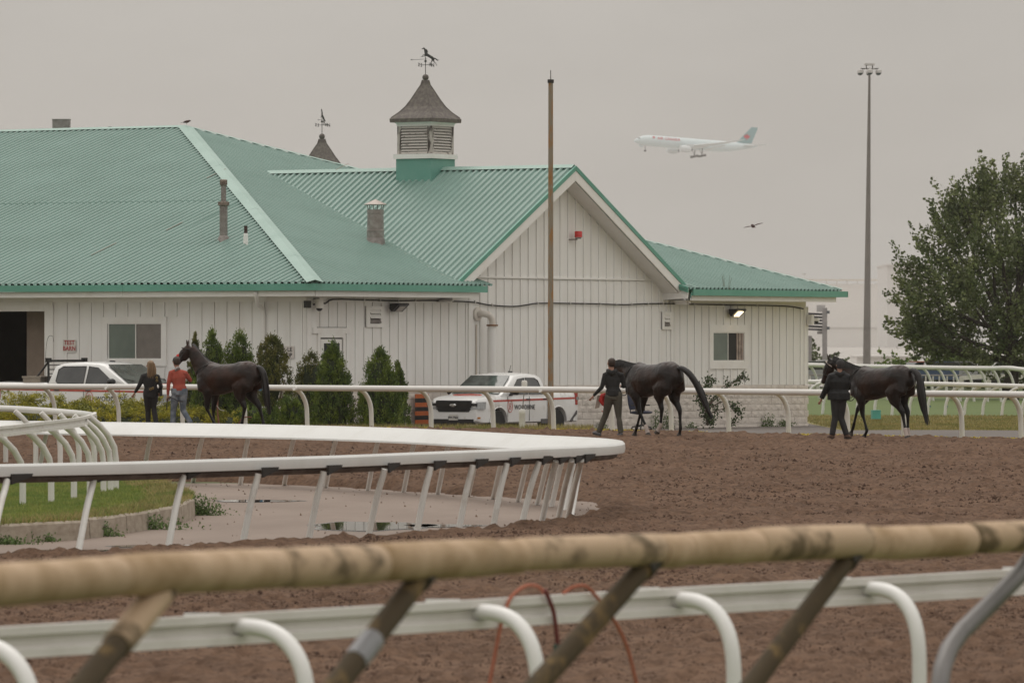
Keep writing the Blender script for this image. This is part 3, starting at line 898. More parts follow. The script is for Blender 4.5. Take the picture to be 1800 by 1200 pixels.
# window on the left wall, two sliding panes
def window(face, hole, frame_w, panes, open_dark=None):
    a, b, z0, z1 = hole
    bx = (lambda s0, s1, y0, y1, p0, p1: MB().bbox((-p1, s0, y0), (-p0, s1, y1), MBLD)) if face == 'A' else (lambda s0, s1, y0, y1, p0, p1: MB().bbox((s0, -p1, y0), (s1, -p0, y1), MBLD))
    w = frame_w
    mb = bx(a + w, b - w, z0 + w, z1 - w, .0, .004)
    win = bout(mb, 'window', BLACK, barn)
    for s0, s1, y0, y1 in ((a, b, z1 - w, z1), (a, b, z0, z0 + w), (a, a + w, z0 + w, z1 - w), (b - w, b, z0 + w, z1 - w)):
        bout(bx(s0 + .002, s1 - .002, y0, y1, .002, .06), 'casing', TRIMP, win)
    ia, ib, iz0, iz1 = a + w, b - w, z0 + w, z1 - w
    f = .045
    bout(bx(ia, ib, iz0, iz0 + f, .004, .05), 'sill', TRIMP, win)
    bout(bx(ia, ib, iz1 - .03, iz1, .004, .045), 'sash', TRIMP, win)
    for p0, p1, m, dep in panes:
        q0, q1 = ia + (ib - ia) * p0, ia + (ib - ia) * p1
        bout(bx(q0, q1, iz0 + f, iz1 - .03, dep, dep + .006), 'pane', m, win)
        for s0 in (q0, q1 - .03): bout(bx(s0, s0 + .03, iz0 + f, iz1 - .03, dep + .007, dep + .022), 'sash', TRIMP, win)
    return win
window('A', wA, .17, [(0, .49, GLASS_B, .006), (.47, .99, GLASS_G, .016)])
wr = window('B', wB, .22, [(0, .5, GLASS_G, .012)])
a, b, z0, z1 = wB
for k in range(3):
    bout(MB().bbox((b - .22 - .14 * (k + 1) + .02, -.03 + .006 * k, z0 + .27), (b - .22 - .14 * k - .02, -.008 + .004 * k, z1 - .25), MBLD), 'sash', mat('worn_sash', (.36, .29, .25), rough=.7, vscale=6, var=.4), wr)
# door with a glazed light
a, b, z0, z1 = dB
door = bout(MB().bbox((a + .155, -.03, z0), (b - .155, -.008, z1 - .155), MBLD), 'door', TRIMP, barn)
bout(MB().bbox((a + .10, -.006, z0), (b - .10, -.002, z1 - .10), MBLD), 'door_shade_sheet', BLACK, door)  # black sheet stands in for the recess shade round the door panel
bout(MB().bbox((a - .02, -.056, z1 + .16), (b + .02, -.001, z1 + .175), MBLD), 'painted_shadow_strip', BLACKG, door)  # black strip painted in as the shadow line above the head trim
trimB(a, a + .11, z0, z1, .05, 'door_frame', door); trimB(b - .11, b, z0, z1, .05, 'door_frame', door); trimB(a + .112, b - .112, z1 - .115, z1, .052, 'door_frame', door)
bout(MB().bbox((a + .30, -.042, z0 + .75), (b - .28, -.032, z1 - .27), MBLD), 'pane', mat('door_glass', (.022, .026, .026), rough=.35, spec=.3), door)
bout(MB().bbox((a + .2, -.07, z0 + 1.0), (a + .28, -.034, z0 + 1.1), MBLD), 'handle', CHROME, door)
trimB(a - .25, b + .25, z1 + .002, z1 + .16, .055)
# louvre vents
def vent(h, nm='wall_vent'):
    a, b, z0, z1 = h
    v = bout(MB().bbox((a, -.03, z0), (b, -.022, z1), MBLD), nm, BLACK, barn)
    w = (b - a) * .2
    for s0, s1, y0, y1 in ((a, b, z1 - .1, z1), (a, b, z0, z0 + .1), (a, a + w, z0 + .1, z1 - .1), (b - w, b, z0 + .1, z1 - .1)):
        bout(MB().bbox((s0 + .001, -.075, y0), (s1 - .001, -.03, y1), MBLD), 'vent_frame', TRIMP, v)
    n = 3
    for k in range(n):
        zc = z0 + .1 + (z1 - z0 - .2) * (k + .5) / n
        bout(MB().rings([[B(u, -.03, zc + .06), B(u, -.033, zc + .075), B(u, -.10, zc - .03), B(u, -.10, zc - .045)] for u in (a + w, b - w)]), 'slat', TRIMP if k else GALV, v)
vent(v1); vent(v2)
# garage opening: frame, reveal and interior
trimA(VO0 - .30, VO0, 0, DOOR_T + .19, .05, 'door_frame'); trimA(VO0 + .002, VO1, DOOR_T, DOOR_T + .19, .051, 'door_frame')
trimA(VO0 - .30, VO1, DOOR_T + .192, DOOR_T + .25, .07, 'door_frame')
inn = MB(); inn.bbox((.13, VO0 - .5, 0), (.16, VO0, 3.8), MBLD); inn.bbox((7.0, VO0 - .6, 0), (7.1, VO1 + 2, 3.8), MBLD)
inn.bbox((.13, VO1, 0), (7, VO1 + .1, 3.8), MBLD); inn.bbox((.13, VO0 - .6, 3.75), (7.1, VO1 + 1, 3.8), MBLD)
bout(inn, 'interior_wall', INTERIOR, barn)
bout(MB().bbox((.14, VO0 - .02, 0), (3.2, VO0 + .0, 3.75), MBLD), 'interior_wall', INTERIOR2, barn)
vi = v_px(47, 1.2)
bout(MB().bbox((1.2, VO0 + .01, 0), (1.26, vi, 3.74), MBLD), 'interior_panel', INTERIOR2, barn)
# gutter downspout on the left wall, white pipe, chimney flues on the roof
dv = v_px(466); 
mb = MB(); mb.tube([B(-OV + .0, v_px(449, -OV), 3.95), B(-OV + .05, v_px(449, -OV), 3.80), B(-.35, dv, 3.62), B(-.1, dv, 3.48), B(-.07, dv, 3.35), B(-.07, dv, .2)], .055, n=10)
bout(mb, 'downspout', TRIMP, barn, smooth=50)

# cupola on the gable ridge
def cupola(name, label, c, s, lsc=1.0, vane_dir=None, vane_kind=0, group=None):
    t = thing(name, label, 'cupola', c, math.atan2(BU.y, BU.x), group=group)
    def sq(h, z): return [Vector((x * h, y * h, z)) for x, y in ((-1, -1), (1, -1), (1, 1), (-1, 1))]
    L = .61 * s
    mb = MB(); mb.rings([sq(L * 1.04, -.95 * s), sq(L * 1.04, .60 * s)]); base = mb.out('base', mat('cupola_green', (.13, .33, .27), rough=.5, vscale=2, col2=(.17, .36, .30)), t)
    mb = MB(); mb.rings([sq(L * 1.14, .602 * s), sq(L * 1.14, .74 * s)]); mb.out('ledge', TRIMP, t)
    mb = MB(); mb.rings([sq(L * .86, .742 * s), sq(L * .86, 1.62 * s)]); mb.out('core', mat('cupola_core', (.07, .055, .05), rough=.8), t)
    # corner posts and louvres
    for x in (-1, 1):
        for y in (-1, 1):
            ps = [(x * L, y * L), (x * (L - .14 * s), y * L), (x * (L - .14 * s), y * (L - .04)), (x * (L - .04), y * (L - .04)), (x * (L - .04), y * (L - .14 * s)), (x * L, y * (L - .14 * s))]
            MB().prism([Vector((a, b, .745 * s)) for a, b in ps], (0, 0, .83 * s)).out('corner_post', PEELD, t)
    for ax in range(4):
        R = Matrix.Rotation(ax * math.pi / 2, 4, 'Z')
        lv = MB().box((0, -L + .02, .78 * s), (2 * L - .28 * s, .03, .06), R).out('louvre_frame', PEEL, t)
        for k in range(9):
            z = .84 * s + k * .085 * s
            MB().rings([[R @ Vector((xx, -L + .06, z + .05 * s)), R @ Vector((xx, -L + .055, z + .062 * s)), R @ Vector((xx, -L - .01, z)), R @ Vector((xx, -L - .008, z - .012 * s))] for xx in (-L + .14 * s, L - .14 * s)]).out('slat', PEEL, lv)
    mb = MB(); mb.rings([sq(L * 1.02, 1.575 * s), sq(L * 1.02, 1.64 * s), sq(L * 1.12, 1.70 * s)]); mb.out('cornice', TRIMP, t)
    roof = [(62, 1.69), (62.5, 1.80), (60, 1.835), (46, 2.00), (35, 2.17), (24.5, 2.41), (15, 2.66), (8.5, 2.82), (6.2, 2.95), (5, 2.97)]
    mb = MB(); mb.rings([sq(h / 80.5 * s, z * s) for h, z in roof]); rf = mb.out('roof', LEADR, t)
    for x, y in ((-1, -1), (1, -1), (1, 1), (-1, 1)):
        MB().tube([Vector((x * h / 80.5 * s, y * h / 80.5 * s, z * s + .004)) for h, z in roof[2:]], .012, n=5).out('seam', LEADR, rf)
    MB().lathe([(0, 0)] + [(.098 * math.sin(a * math.pi / 12), -.098 * math.cos(a * math.pi / 12)) for a in range(1, 12)] + [(0, .098)], (0, 0, 3.05 * s), 16).out('finial_ball', LEADR, t, smooth=60)
    return t
cz = 7.45
cup = cupola('cupola', 'square louvred cupola with flared metal roof standing on the front gable ridge', B(GA, v_px(748, GA), cz), 1.0)
cup2 = cupola('cupola', 'second cupola behind the roof, only its flared metal cap showing', P(566, 312, 185) - Vector((0, 0, 1.72)), 1.0)
VANE = mat('vane_metal', (.055, .05, .05), rough=.5, metal=.4, vscale=12, col2=(.10, .115, .10), thresh=(.4, .7))
def vane(label, base, yaw, letters):
    t = thing('weathervane', label, 'weathervane', base, yaw); t.scale = (.76,) * 3
    MB().tube([(0, 0, 0), (0, 0, .72)], .014, n=8).out('rod', VANE, t)
    MB().lathe([(0, -.05), (.04, -.035), (.052, 0), (.04, .035), (0, .05)], (0, 0, .55), 12).out('ball', VANE, t, smooth=60)
    MB().lathe([(0, -.03), (.03, -.01), (.03, .01), (0, .03)], (0, 0, .40), 10).out('ball', VANE, t, smooth=60)
    for ax in range(4):
        R = Matrix.Rotation(ax * math.pi / 2 + math.radians(33) , 4, 'Z')
        arm = MB().tube([R @ Vector((.02, 0, .40)), R @ Vector((.27, 0, .40))], .007, n=6).out('arm', VANE, t)
        me = text_mesh('NESW'[ax], .19, .006); me.transform(Matrix.Translation((-.06, -.065, 0))); 
        me.transform(R @ Matrix.Translation((.32, 0, .40)) @ Matrix.Rotation(math.pi / 2, 4, 'X')); link_mesh('letter', me, VANE, arm)
    R = Matrix.Rotation(letters, 4, 'Z')
    MB().tube([R @ Vector((-.58, 0, .60)), R @ Vector((.05, 0, .63))], .008, n=6).out('pointer', VANE, t)
    MB().prism([R @ Vector(p) for p in ((-.60, 0, .60), (-.52, 0, .64), (-.54, 0, .60), (-.52, 0, .565))], R @ Vector((0, .01, 0))).out('pointer_tip', VANE, t)
    # running horse: full bodied, shallow relief
    mb = MB()
    def tb(pts, ra, rb_): mb.tube([R @ Vector((x, 0, z)) for x, z in pts], rb_, n=8, rb=ra)
    tb([(.00, .84), (.06, .80), (.16, .74), (.26, .68), (.32, .64)], [.03, .06, .055, .06, .03], [.02, .035, .03, .035, .02])
    tb([(.03, .80), (.00, .90), (-.03, 1.02), (-.06, 1.06)], [.065, .05, .035, .028], [.03, .024, .02, .018])
    tb([(-.04, 1.07), (-.10, 1.04), (-.15, 1.015)], [.032, .024, .015], [.018, .015, .012])
    tb([(.02, 1.02), (.07, .93), (.07, .85)], [.02, .03, .012], [.01, .012, .008])
    tb([(.00, .79), (-.09, .80), (-.13, .74)], [.02, .014, .012], [.014, .012, .01])
    tb([(.02, .76), (-.07, .74), (-.16, .72), (-.19, .70)], [.022, .014, .012, .012], [.014, .012, .01, .01])
    tb([(.28, .64), (.25, .54), (.20, .47), (.20, .40)], [.045, .022, .014, .016], [.02, .014, .01, .01])
    tb([(.31, .63), (.33, .53), (.40, .46), (.45, .36)], [.045, .022, .014, .014], [.02, .014, .01, .01])
    tb([(.32, .68), (.40, .64), (.47, .58), (.54, .60)], [.015, .028, .026, .008], [.01, .016, .014, .006])
    link_mesh('horse_figure', remeshed(mb, .008, 3), VANE, t)
    return t
vane('weathervane with a galloping horse and long pointer on top of the cupola', B(GA, v_px(748, GA), cz + 3.12), 0, 0)
vane('weathervane seen edge on above the cupola cap behind the roof', P(566, 312, 185) + Vector((0, 0, 1.40)), 0, math.radians(75))

# flues on the roof
def on_roof2(px, py):
    """point of F2 plane at the pixel"""
    best = None
    for k in range(4000):
        D = 150 + k * .01; p = P(px, py, D); q = p - W0
        v = q.dot(BV)
        if p.z <= EZ + S1 * (v + OV): return p
    return p
def on_roof1(px, py):
    for k in range(4000):
        D = 150 + k * .01; p = P(px, py, D); u = (p - W0).dot(BU)
        if p.z <= EZ + S1 * (u + OV): return p
    return p
p = on_roof1(393, 424); s = F / p.y
fl = thing('chimney_flue', 'tall thin grey double collar flue left of the roof hip', 'chimney', p)
MB().lathe([(.19, -.12), (.15, .12), (.115, .16)], n=16).out('flashing', GALV, fl, smooth=40)
MB().lathe([(.115, .10), (.115, 1.02)], n=16).out('lower_pipe', GALV, fl, smooth=40)
MB().lathe([(.12, 1.0), (.165, 1.03), (.165, 1.12), (.13, 1.13)], n=16).out('collar', mat('rusty_collar', (.13, .095, .075), rough=.8, vscale=8, col2=(.33, .27, .23), thresh=(.4, .6)), fl, smooth=30)
MB().lathe([(.075, 1.1), (.075, 1.60)], n=14).out('upper_pipe', GALV, fl, smooth=40)
MB().lathe([(.08, 1.58), (.108, 1.62), (.108, 1.74), (.09, 1.76), (0, 1.765)], n=14).out('cap', _mats['rusty_collar'], fl, smooth=30)
MB().bbox((-.35, -.3, -.07), (.2, .3, -.03), Matrix.Translation((0, 0, -.03)) @ Matrix.Rotation(math.radians(10), 4, 'X')).out('flashing_plate', ROOFCAP, fl)
p = on_roof1(432, 431)
sp = thing('vent_pipe', 'short white vent pipe with dark top beside the roof hip', 'vent pipe', p)
MB().lathe([(.075, -.06), (.062, .34), (.06, .34)], n=12).out('pipe', TRIMP, sp, smooth=40)
MB().lathe([(.05, .34), (.05, .55), (0, .55)], n=12).out('cap', mat('rust_dark', (.06, .03, .025)), sp, smooth=40)
p = on_roof2(660, 428)
f2_ = thing('chimney_flue', 'wide grey flue with conical rain cap in front of the gable roof valley', 'chimney', p)
MB().lathe([(.30, -.25), (.27, .12), (.245, .17)], n=20).out('flashing', GALV, f2_, smooth=40)
MB().lathe([(.25, .16), (.25, .34), (.258, .35), (.258, .39), (.245, .40), (.235, .86), (.245, .87), (.245, .98), (.235, .985), (0, .985)], n=20).out('pipe', mat('flue_metal', (.34, .31, .285), rough=.5, metal=.25, vscale=5, col2=(.25, .215, .195), thresh=(.4, .6)), f2_, smooth=30)
for k in range(6):
    a = k * math.pi / 3 + .3
    MB().tube([(math.cos(a) * .22, math.sin(a) * .22, .97), (math.cos(a) * .25, math.sin(a) * .25, 1.14)], .012, n=5).out('cap_strut', GALV, f2_)
MB().lathe([(.33, 1.12), (.34, 1.135), (0, 1.29)], n=20).out('rain_cap', mat('cap_metal', (.45, .39, .35), rough=.45, metal=.2), f2_, smooth=20)
# things on the main ridge
p = P(107, 224, 186)
bx = thing('roof_vent_box', 'grey rectangular vent box standing behind the roof ridge', 'roof vent', p)
MB().bbox((-.28, 0, -.6), (.28, .5, .25)).out('box', GALV, bx)
MB().bbox((-.29, -.01, .25), (.29, .51, .275)).out('lid', GALV, bx)
p = P(193.5, 226, 186)
v_ = thing('roof_vent', 'tiny dark red vent stub poking above the roof ridge', 'roof vent', p)
MB().lathe([(.06, -.3), (.06, .06), (0, .07)], n=10).out('stub', mat('dark_red', (.05, .012, .012)), v_, smooth=40)
# ---------------------------------------------------------------- running rails
def arc_post(base, top, r, n=8, straight=.5, flat=True, rb=None):
    """goose-neck: vertical from the base, then bending over to the rail"""
    base, top = Vector(base), Vector(top); h = top.z - base.z
    zs = base.z + h * straight; lean = Vector((top.x - base.x, top.y - base.y, 0))
    pts = [base - Vector((0, 0, .1)), base + lean * .02, Vector((base.x, base.y, zs)) + lean * .06]
    for k in range(1, 9):
        a = math.radians(78) * k / 8
        pts.append(Vector((base.x, base.y, 0)) + lean * (.06 + .94 * (1 - math.cos(a)) / (1 - math.cos(math.radians(78)))) + Vector((0, 0, zs + (top.z - zs) * math.sin(a) / math.sin(math.radians(78)))))
    return MB().tube(pts, r, n=n)

def smooth_path(pts, n):
    """Catmull-Rom resample"""
    pts = [Vector(p) for p in pts]; out = []
    q = [pts[0] * 2 - pts[1]] + pts + [pts[-1] * 2 - pts[-2]]
    for i in range(1, len(q) - 2):
        for k in range(n):
            t = k / n; a, b, c, d = q[i - 1], q[i], q[i + 1], q[i + 2]
            out.append(.5 * ((2 * b) + (c - a) * t + (2 * a - 5 * b + 4 * c - d) * t * t + (3 * b - a - 3 * c + d) * t ** 3))
    out.append(pts[-1]); return out

def split_rail(name, path, r, m, par, seg, n=12, gap=.004, rb=None):
    """rail tube in lengths with fine joints"""
    cur = [path[0]]; L = 0
    for a, b in zip(path, path[1:]):
        L += (b - a).length; cur.append(b)
        if L >= seg or b is path[-1]:
            MB().tube(cur, r * random.uniform(.985, 1.015), n=n, rb=rb).out(name, m, par, smooth=50, off=par.location)
            cur = [b]; L = 0

# far rail along the outside of the dirt track
FARX = [(x, y) for x, y in zip(_RPX, _RY)]
def far_pt(px, dz=0.0):
    y = np.interp(px, _RPX, _RY); D = 1.09e4 / (y - 600)
    return P(px, y, D) + Vector((0, 0, dz))
far_rail = thing('running_rail', 'long white running rail in front of the barn, behind the horses', 'rail', far_pt(900) - Vector((0, 0, 1.1)))
gapx = [(-300, 341), (455, 1101), (1101, 2100)]
pa = smooth_path([far_pt(p, -.075) for p in (-300, -100, 100, 340, 600, 800, 1000, 1200, 1400, 1600, 1800, 2100)], 8)
split_rail('rail_tube', pa, .075, WHITE, far_rail, 6.0, n=14)
BASES = [-130, -15, 98, 210, 322, 432, 541, 654, 759, 868, 974, 1077, 1181, 1282, 1387, 1491, 1590, 1692, 1796, 1900]
for bx_ in BASES:
    tp = far_pt(bx_ - 24, -.085); D = tp.y + .42
    b = P(bx_, 700, D); b.z = float(tz(D)) - .02
    arc_post(b, tp, .058 * random.uniform(.96, 1.04), n=10, straight=.42).out('post', WHITE, far_rail, smooth=50, off=far_rail.location)
BLUE = mat('blue_tape', (.05, .16, .26), rough=.5)
MB().tube([far_pt(452, -.075), far_pt(458, -.075)], .079, n=14).out('tape_band', BLUE, far_rail, smooth=50, off=far_rail.location)
# white marker tube standing by the truck
mk_ = thing('marker_post', 'white marker tube with thin rod and white top cap in front of the pickup door', 'marker post', (P(920, 750, 142).x - .03, 141.5, float(tz(141.5))))
MB().lathe([(.085, -.05), (.075, .38), (.082, .39), (.082, .47), (.07, .51), (0, .52)], n=14).out('tube', WHITE_OLD, mk_, smooth=40)
MB().tube([(0, 0, .40), (.05, 0, .98)], .014, n=6).out('rod', GALV, mk_)
MB().lathe([(.06, .98), (.075, 1.0), (.07, 1.2), (.05, 1.23), (0, 1.235)], (.055, 0, 0), n=14).out('cap', WHITE_OLD, mk_, smooth=40)

# hairpin rail with the sloping cover
RIM = [(-230, 821), (-100, 818), (0, 815.5), (225, 811), (400, 806), (600, 800), (750, 794), (870, 789.5), (950, 786), (1020, 783.3), (1060, 781.5), (1083, 779.6), (1096, 777),
       (1094, 773.8), (1078, 771), (1050, 768.8), (1000, 766.2), (950, 764), (850, 758.5), (750, 753.5), (620, 749), (500, 746.2), (400, 744.3), (170, 740.8), (0, 738.6), (-230, 736.5)]
HR = 1.12
hpath = smooth_path([P(x, y, 1.48e4 / (y - 600)) for x, y in RIM], 5)
hp = thing('hairpin_rail', 'white running rail folding back on itself with wide sloping safety cover', 'rail', Vector((hpath[70].x, hpath[70].y, 0)))
COVER = mat('white_cover', (.73, .735, .715), rough=.4, vscale=1.2, col2=(.64, .635, .60), thresh=(.5, .8), coat=.15, detail=8)
def hairpin():
    prof = [(-.02, -.155), (.012, -.15), (.02, -.10), (.015, -.03), (-.01, -.004), (-.05, .0), (-.22, -.075), (-.44, -.215), (-.445, -.245), (-.22, -.13), (-.05, -.05), (-.02, -.06)]
    secs = []; m = len(hpath)
    nor = []
    for k in range(m):
        t = (hpath[min(k + 1, m - 1)] - hpath[max(k - 1, 0)]); nor.append(Vector((t.y, -t.x, 0)).normalized())
    for _ in range(4): nor = [(nor[max(k - 1, 0)] + nor[k] + nor[min(k + 1, m - 1)]).normalized() for k in range(m)]
    for k in range(m):
        nn = nor[k]
        # pinch the cover at the tip so that its two legs meet and do not cross
        w = 1.0
        secs.append([hpath[k] + nn * a * (w if a < -.03 else 1) + Vector((0, 0, z)) for a, z in prof])
    i = 0
    while i < m - 1:
        j = min(i + (7 if not 52 < i < 72 else 4), m - 1)
        MB().rings([[p for p in s_] for s_ in secs[i:j + 1]]).out('cover', COVER, hp, smooth=35, off=hp.location)
        i = j
    # brown tube under the cover, darkened in colour to carry the shade there
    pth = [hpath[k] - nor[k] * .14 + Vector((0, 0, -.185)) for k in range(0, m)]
    split_rail('rail_tube', pth, .050, mat('rail_shade_brown', (.10, .075, .062), rough=.7, vscale=3, col2=(.20, .16, .14), thresh=(.4, .7)), hp, 5, n=8)
    return nor
nor = hairpin()
NEARP = [(-175, 990, -140), (-20, 984, 12), (136, 976, 165), (294, 968, 322), (425, 960, 454), (541, 953, 569), (646, 946, 676), (731, 941, 757), (805, 936, 831), (865, 932, 891), (915, 927, 947), (951, 922, 977), (980, 917, 1005), (997, 914, 1022)]
FARP = [(-30, 843, -12), (66, 844, 82), (158, 846, 176), (250, 847, 266), (339, 848, 357), (422, 852, 437), (499, 853, 517), (572, 857, 591), (646, 862, 665), (709, 865, 729), (769, 869, 789), (822, 872, 845), (866, 877, 890), (910, 882, 935), (944, 887, 970), (969, 890, 994), (991, 896, 1014), (1004, 905, 1026)]
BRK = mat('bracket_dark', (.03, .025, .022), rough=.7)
def hpost(bx_, by, tx, near, k):
    D = 2.6e4 / (by - 600); b = P(bx_, by, D); b.z = -.02
    # top: on the line under the cover
    best = min((q for q in range(len(hpath)) if (q < 62) == near), key=lambda q: abs(900 + F * hpath[q].x / hpath[q].y - tx))
    tp = hpath[best] - nor[best] * .16; tp = Vector((tp.x, tp.y, HR - .20))
    tp.x = (tx - 900) / F * tp.y
    lean = Vector((tp.x - b.x, tp.y - b.y, 0))
    pts = [b - Vector((0, 0, .05)), b, b + lean * .55 + Vector((0, 0, .62 * tp.z)), b + lean * .75 + Vector((0, 0, .80 * tp.z)), b + lean * .9 + Vector((0, 0, .92 * tp.z)), tp + Vector((0, 0, .0))]
    po = MB().tube(pts, .043, n=10).out('post', WHITE_OLD if near else WHITE, hp, smooth=50, off=hp.location)
    # dark gusset under the cover
    q0 = tp + Vector((.04, 0, .05)); t = (hpath[min(best + 1, len(hpath) - 1)] - hpath[best]).normalized() * (1 if near else -1)
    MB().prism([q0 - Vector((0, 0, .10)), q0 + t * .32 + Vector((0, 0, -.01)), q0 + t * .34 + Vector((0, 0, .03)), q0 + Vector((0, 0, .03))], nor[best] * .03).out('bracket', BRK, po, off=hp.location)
    return po
for k, (a, b, c) in enumerate(NEARP): hpost(a, b, c, True, k)
for k, (a, b, c) in enumerate(FARP):
    po = hpost(a, b, c, False, k)
    if a == 572:
        for q in range(4):
            z = .50 + .09 * q + .02; D = 2.6e4 / 257; x = (572 + 19 * (z / .92) ** 1.0 * .95 - 900) / F * D
            MB().tube([(x, D - .0, z), (x + .004, D, z + .03)], .050, n=10).out('tape_band', BLACK, po, off=hp.location)

# rail loop on the grass island
ILEG2 = [(-160, 768), (-60, 762), (0, 758), (40, 753.5), (90, 747.5), (130, 742.5), (150, 738.5)]
ILEG1 = [(153, 729), (100, 723.5), (50, 720), (0, 717.5), (-160, 712)]
ip = [P(x, y, 1.24e4 / (y - 600)) for x, y in ILEG2]; ip1 = [P(x, y, 1.27e4 / (y - 600)) for x, y in ILEG1]
ir = thing('island_rail', 'white pipe rail looping round the grass island at lower left', 'rail', Vector((ip[3].x, ip[3].y, .24)))
tipm = (ip[-1] + ip1[0]) / 2 + Vector((.12, 0, .0))
path = smooth_path(ip + [tipm] + ip1, 5)
kk = 6 * 5
split_rail('rail_tube', path[kk + 6:], .062, WHITE, ir, 6, n=12)
# inner side of the near leg: channel section with two lips
def channel(path, par, m, h, d, off, name='rail_channel', seg=5.0, lips=3, flip=1):
    prof = [(0, -h / 2), (d, -h / 2), (d, -h * .22), (d * .25, -h * .16), (d * .25, h * .16), (d, h * .22), (d, h / 2), (0, h / 2)]
    mm = len(path); cur = []; L = 0
    def sec(k):
        t = path[min(k + 1, mm - 1)] - path[max(k - 1, 0)]; nn = Vector((t.y, -t.x, 0)).normalized() * flip
        return [path[k] + nn * a + Vector((0, 0, z)) for a, z in prof]
    for k in range(mm):
        cur.append(sec(k))
        if k: L += (path[k] - path[k - 1]).length
        if (L > seg and k < mm - 1) or k == mm - 1:
            MB().rings(cur).out(name, m, par, smooth=30, off=off); cur = [sec(k)]; L = 0
channel(path[:kk + 8], ir, WHITE_OLD, .15, .05, ir.location, seg=2.5)
def ipost(bx_, by, tx, ty, D, zb, dy=-.35, r=.048):
    b = P(bx_, by, D); b.z = zb; t = P(tx, ty, D + dy)
    lean = Vector((t.x - b.x, t.y - b.y, 0)); h = t.z - b.z
    pts = [b - Vector((0, 0, .1)), b, b + Vector((0, 0, h * .42)), b + lean * .06 + Vector((0, 0, h * .58)), b + lean * .28 + Vector((0, 0, h * .74)), b + lean * .62 + Vector((0, 0, h * .88)), t]
    MB().tube(pts, r, n=10).out('post', WHITE, ir, smooth=50, off=ir.location)
for bx_, by, tx, ty in [(-75, 902, -138, 764), (-20, 894, -62, 760), (40, 888, -14, 757), (90, 883, 38, 750), (130, 877, 77, 745), (158, 871, 105, 742), (182, 866, 134, 739), (194, 863, 149, 739), (204, 860, 156, 731)]:
    ipost(bx_, by, tx, ty, 2.36e4 / (by - 600), .22)
for bx_, D, tx, ty in [(-42, 110, -78, 719), (10, 108, -24, 722), (63, 105, 26, 724), (106, 102, 72, 727), (139, 99, 105, 730), (166, 96, 130, 732)]:
    ipost(bx_, 600 + 2.36e4 / D, tx, ty - 2, D + .25, .2, dy=-.1)

# turf course rails on the right
def place_rail(name, label, pts, r, posts, lean_px, m=WHITE, group=None, zbase=None, straight=.2, pr=None):
    """pts: (px, py_centre, D)"""
    w = [P(x, y, d) for x, y, d in pts]
    t = thing(name, label, 'rail', Vector((w[len(w) // 2].x, w[len(w) // 2].y, 0)), group=group)
    split_rail('rail_tube', smooth_path(w, 6), r, m, t, 9, n=10)
    xs = [p[0] for p in pts]; ys = [p[1] for p in pts]; ds = [p[2] for p in pts]
    for bx_ in posts:
        tx = bx_ + lean_px
        D = float(np.interp(tx, xs, ds)); tp = P(tx, float(np.interp(tx, xs, ys)), D) - Vector((0, 0, r * .6))
        b = P(bx_, 700, D + .2); b.z = float(tz(b.y)) - .02
        arc_post(b, tp, pr or .055, n=8, straight=straight).out('post', m, t, smooth=50, off=t.location)
    return t
r1 = place_rail('turf_rail', 'white rail of the turf course, nearer one with posts leaning right',
    [(1380, 670, 206), (1500, 671.5, 204), (1610, 674, 200), (1700, 676, 199), (1760, 677.5, 199), (1860, 681, 198)], .085,
    [1412, 1445, 1475, 1505, 1536, 1567, 1597, 1629, 1660, 1694, 1726, 1760, 1795, 1826], 30)
for k, px in enumerate((1629, 1660)):
    D = 200; b = P(px + 4 - k, 715, D)
    MB().tube([b, b + Vector((.01, 0, .05))], .062, n=10).out('tape_band', BLUE, r1, off=r1.location)
place_rail('turf_rail', 'white rail of the turf course, farther one with posts curving down right',
    [(1380, 640, 262), (1500, 643, 256), (1600, 645, 250), (1680, 646.5, 247), (1740, 647, 245), (1772, 646.5, 243), (1800, 649.5, 242), (1880, 658, 240)], .10,
    [1441, 1465, 1489, 1513, 1537, 1561, 1585, 1618, 1641, 1666, 1689, 1713, 1737, 1761, 1786, 1812], -18, pr=.06, straight=.05)
# grey outer fence behind
def plank_fence(name, label, pts, h, posts, m):
    w = [P(x, y, d) for x, y, d in pts]
    t = thing(name, label, 'fence', Vector((w[0].x, w[0].y, 0)))
    for a, b in zip(w, w[1:]):
        MB().rings([[q + Vector((0, 0, -h)), q + Vector((0, .08, -h)), q + Vector((0, .08, 0)), q] for q in (a, b)]).out('rail_board', m, t, off=t.location)
    for px in posts:
        D = float(np.interp(px, [p[0] for p in pts], [p[2] for p in pts])); q = P(px, float(np.interp(px, [p[0] for p in pts], [p[1] for p in pts])), D)
        MB().bbox((q.x - .12, q.y - .1, -.1), (q.x + .12, q.y - .01, q.z - .02)).out('post', m, t, off=t.location)
    return t
GREYW = mat('distant_grey_white', (.62, .59, .54), rough=.6)
plank_fence('board_fence', 'wide pale board fence behind the turf rails at right edge', [(1688, 661, 300), (1735, 657, 298), (1800, 659, 296), (1900, 664, 295)], .22, [1738, 1690, 1860], GREYW)
fence2 = thing('pipe_fence', 'thin grey pipe fence beyond the turf rails', 'fence', (19, 310, 0))
MB().tube([P(1400, 659, 320), P(1690, 659.5, 310)], .045, n=6).out('rail_tube', GALV, fence2, off=fence2.location)
for px in range(1412, 1690, 12):
    q = P(px + random.uniform(-1, 1), 660, 315); MB().tube([Vector((q.x, q.y, 0)), q], .04, n=5).out('post', GREYW, fence2, off=fence2.location)

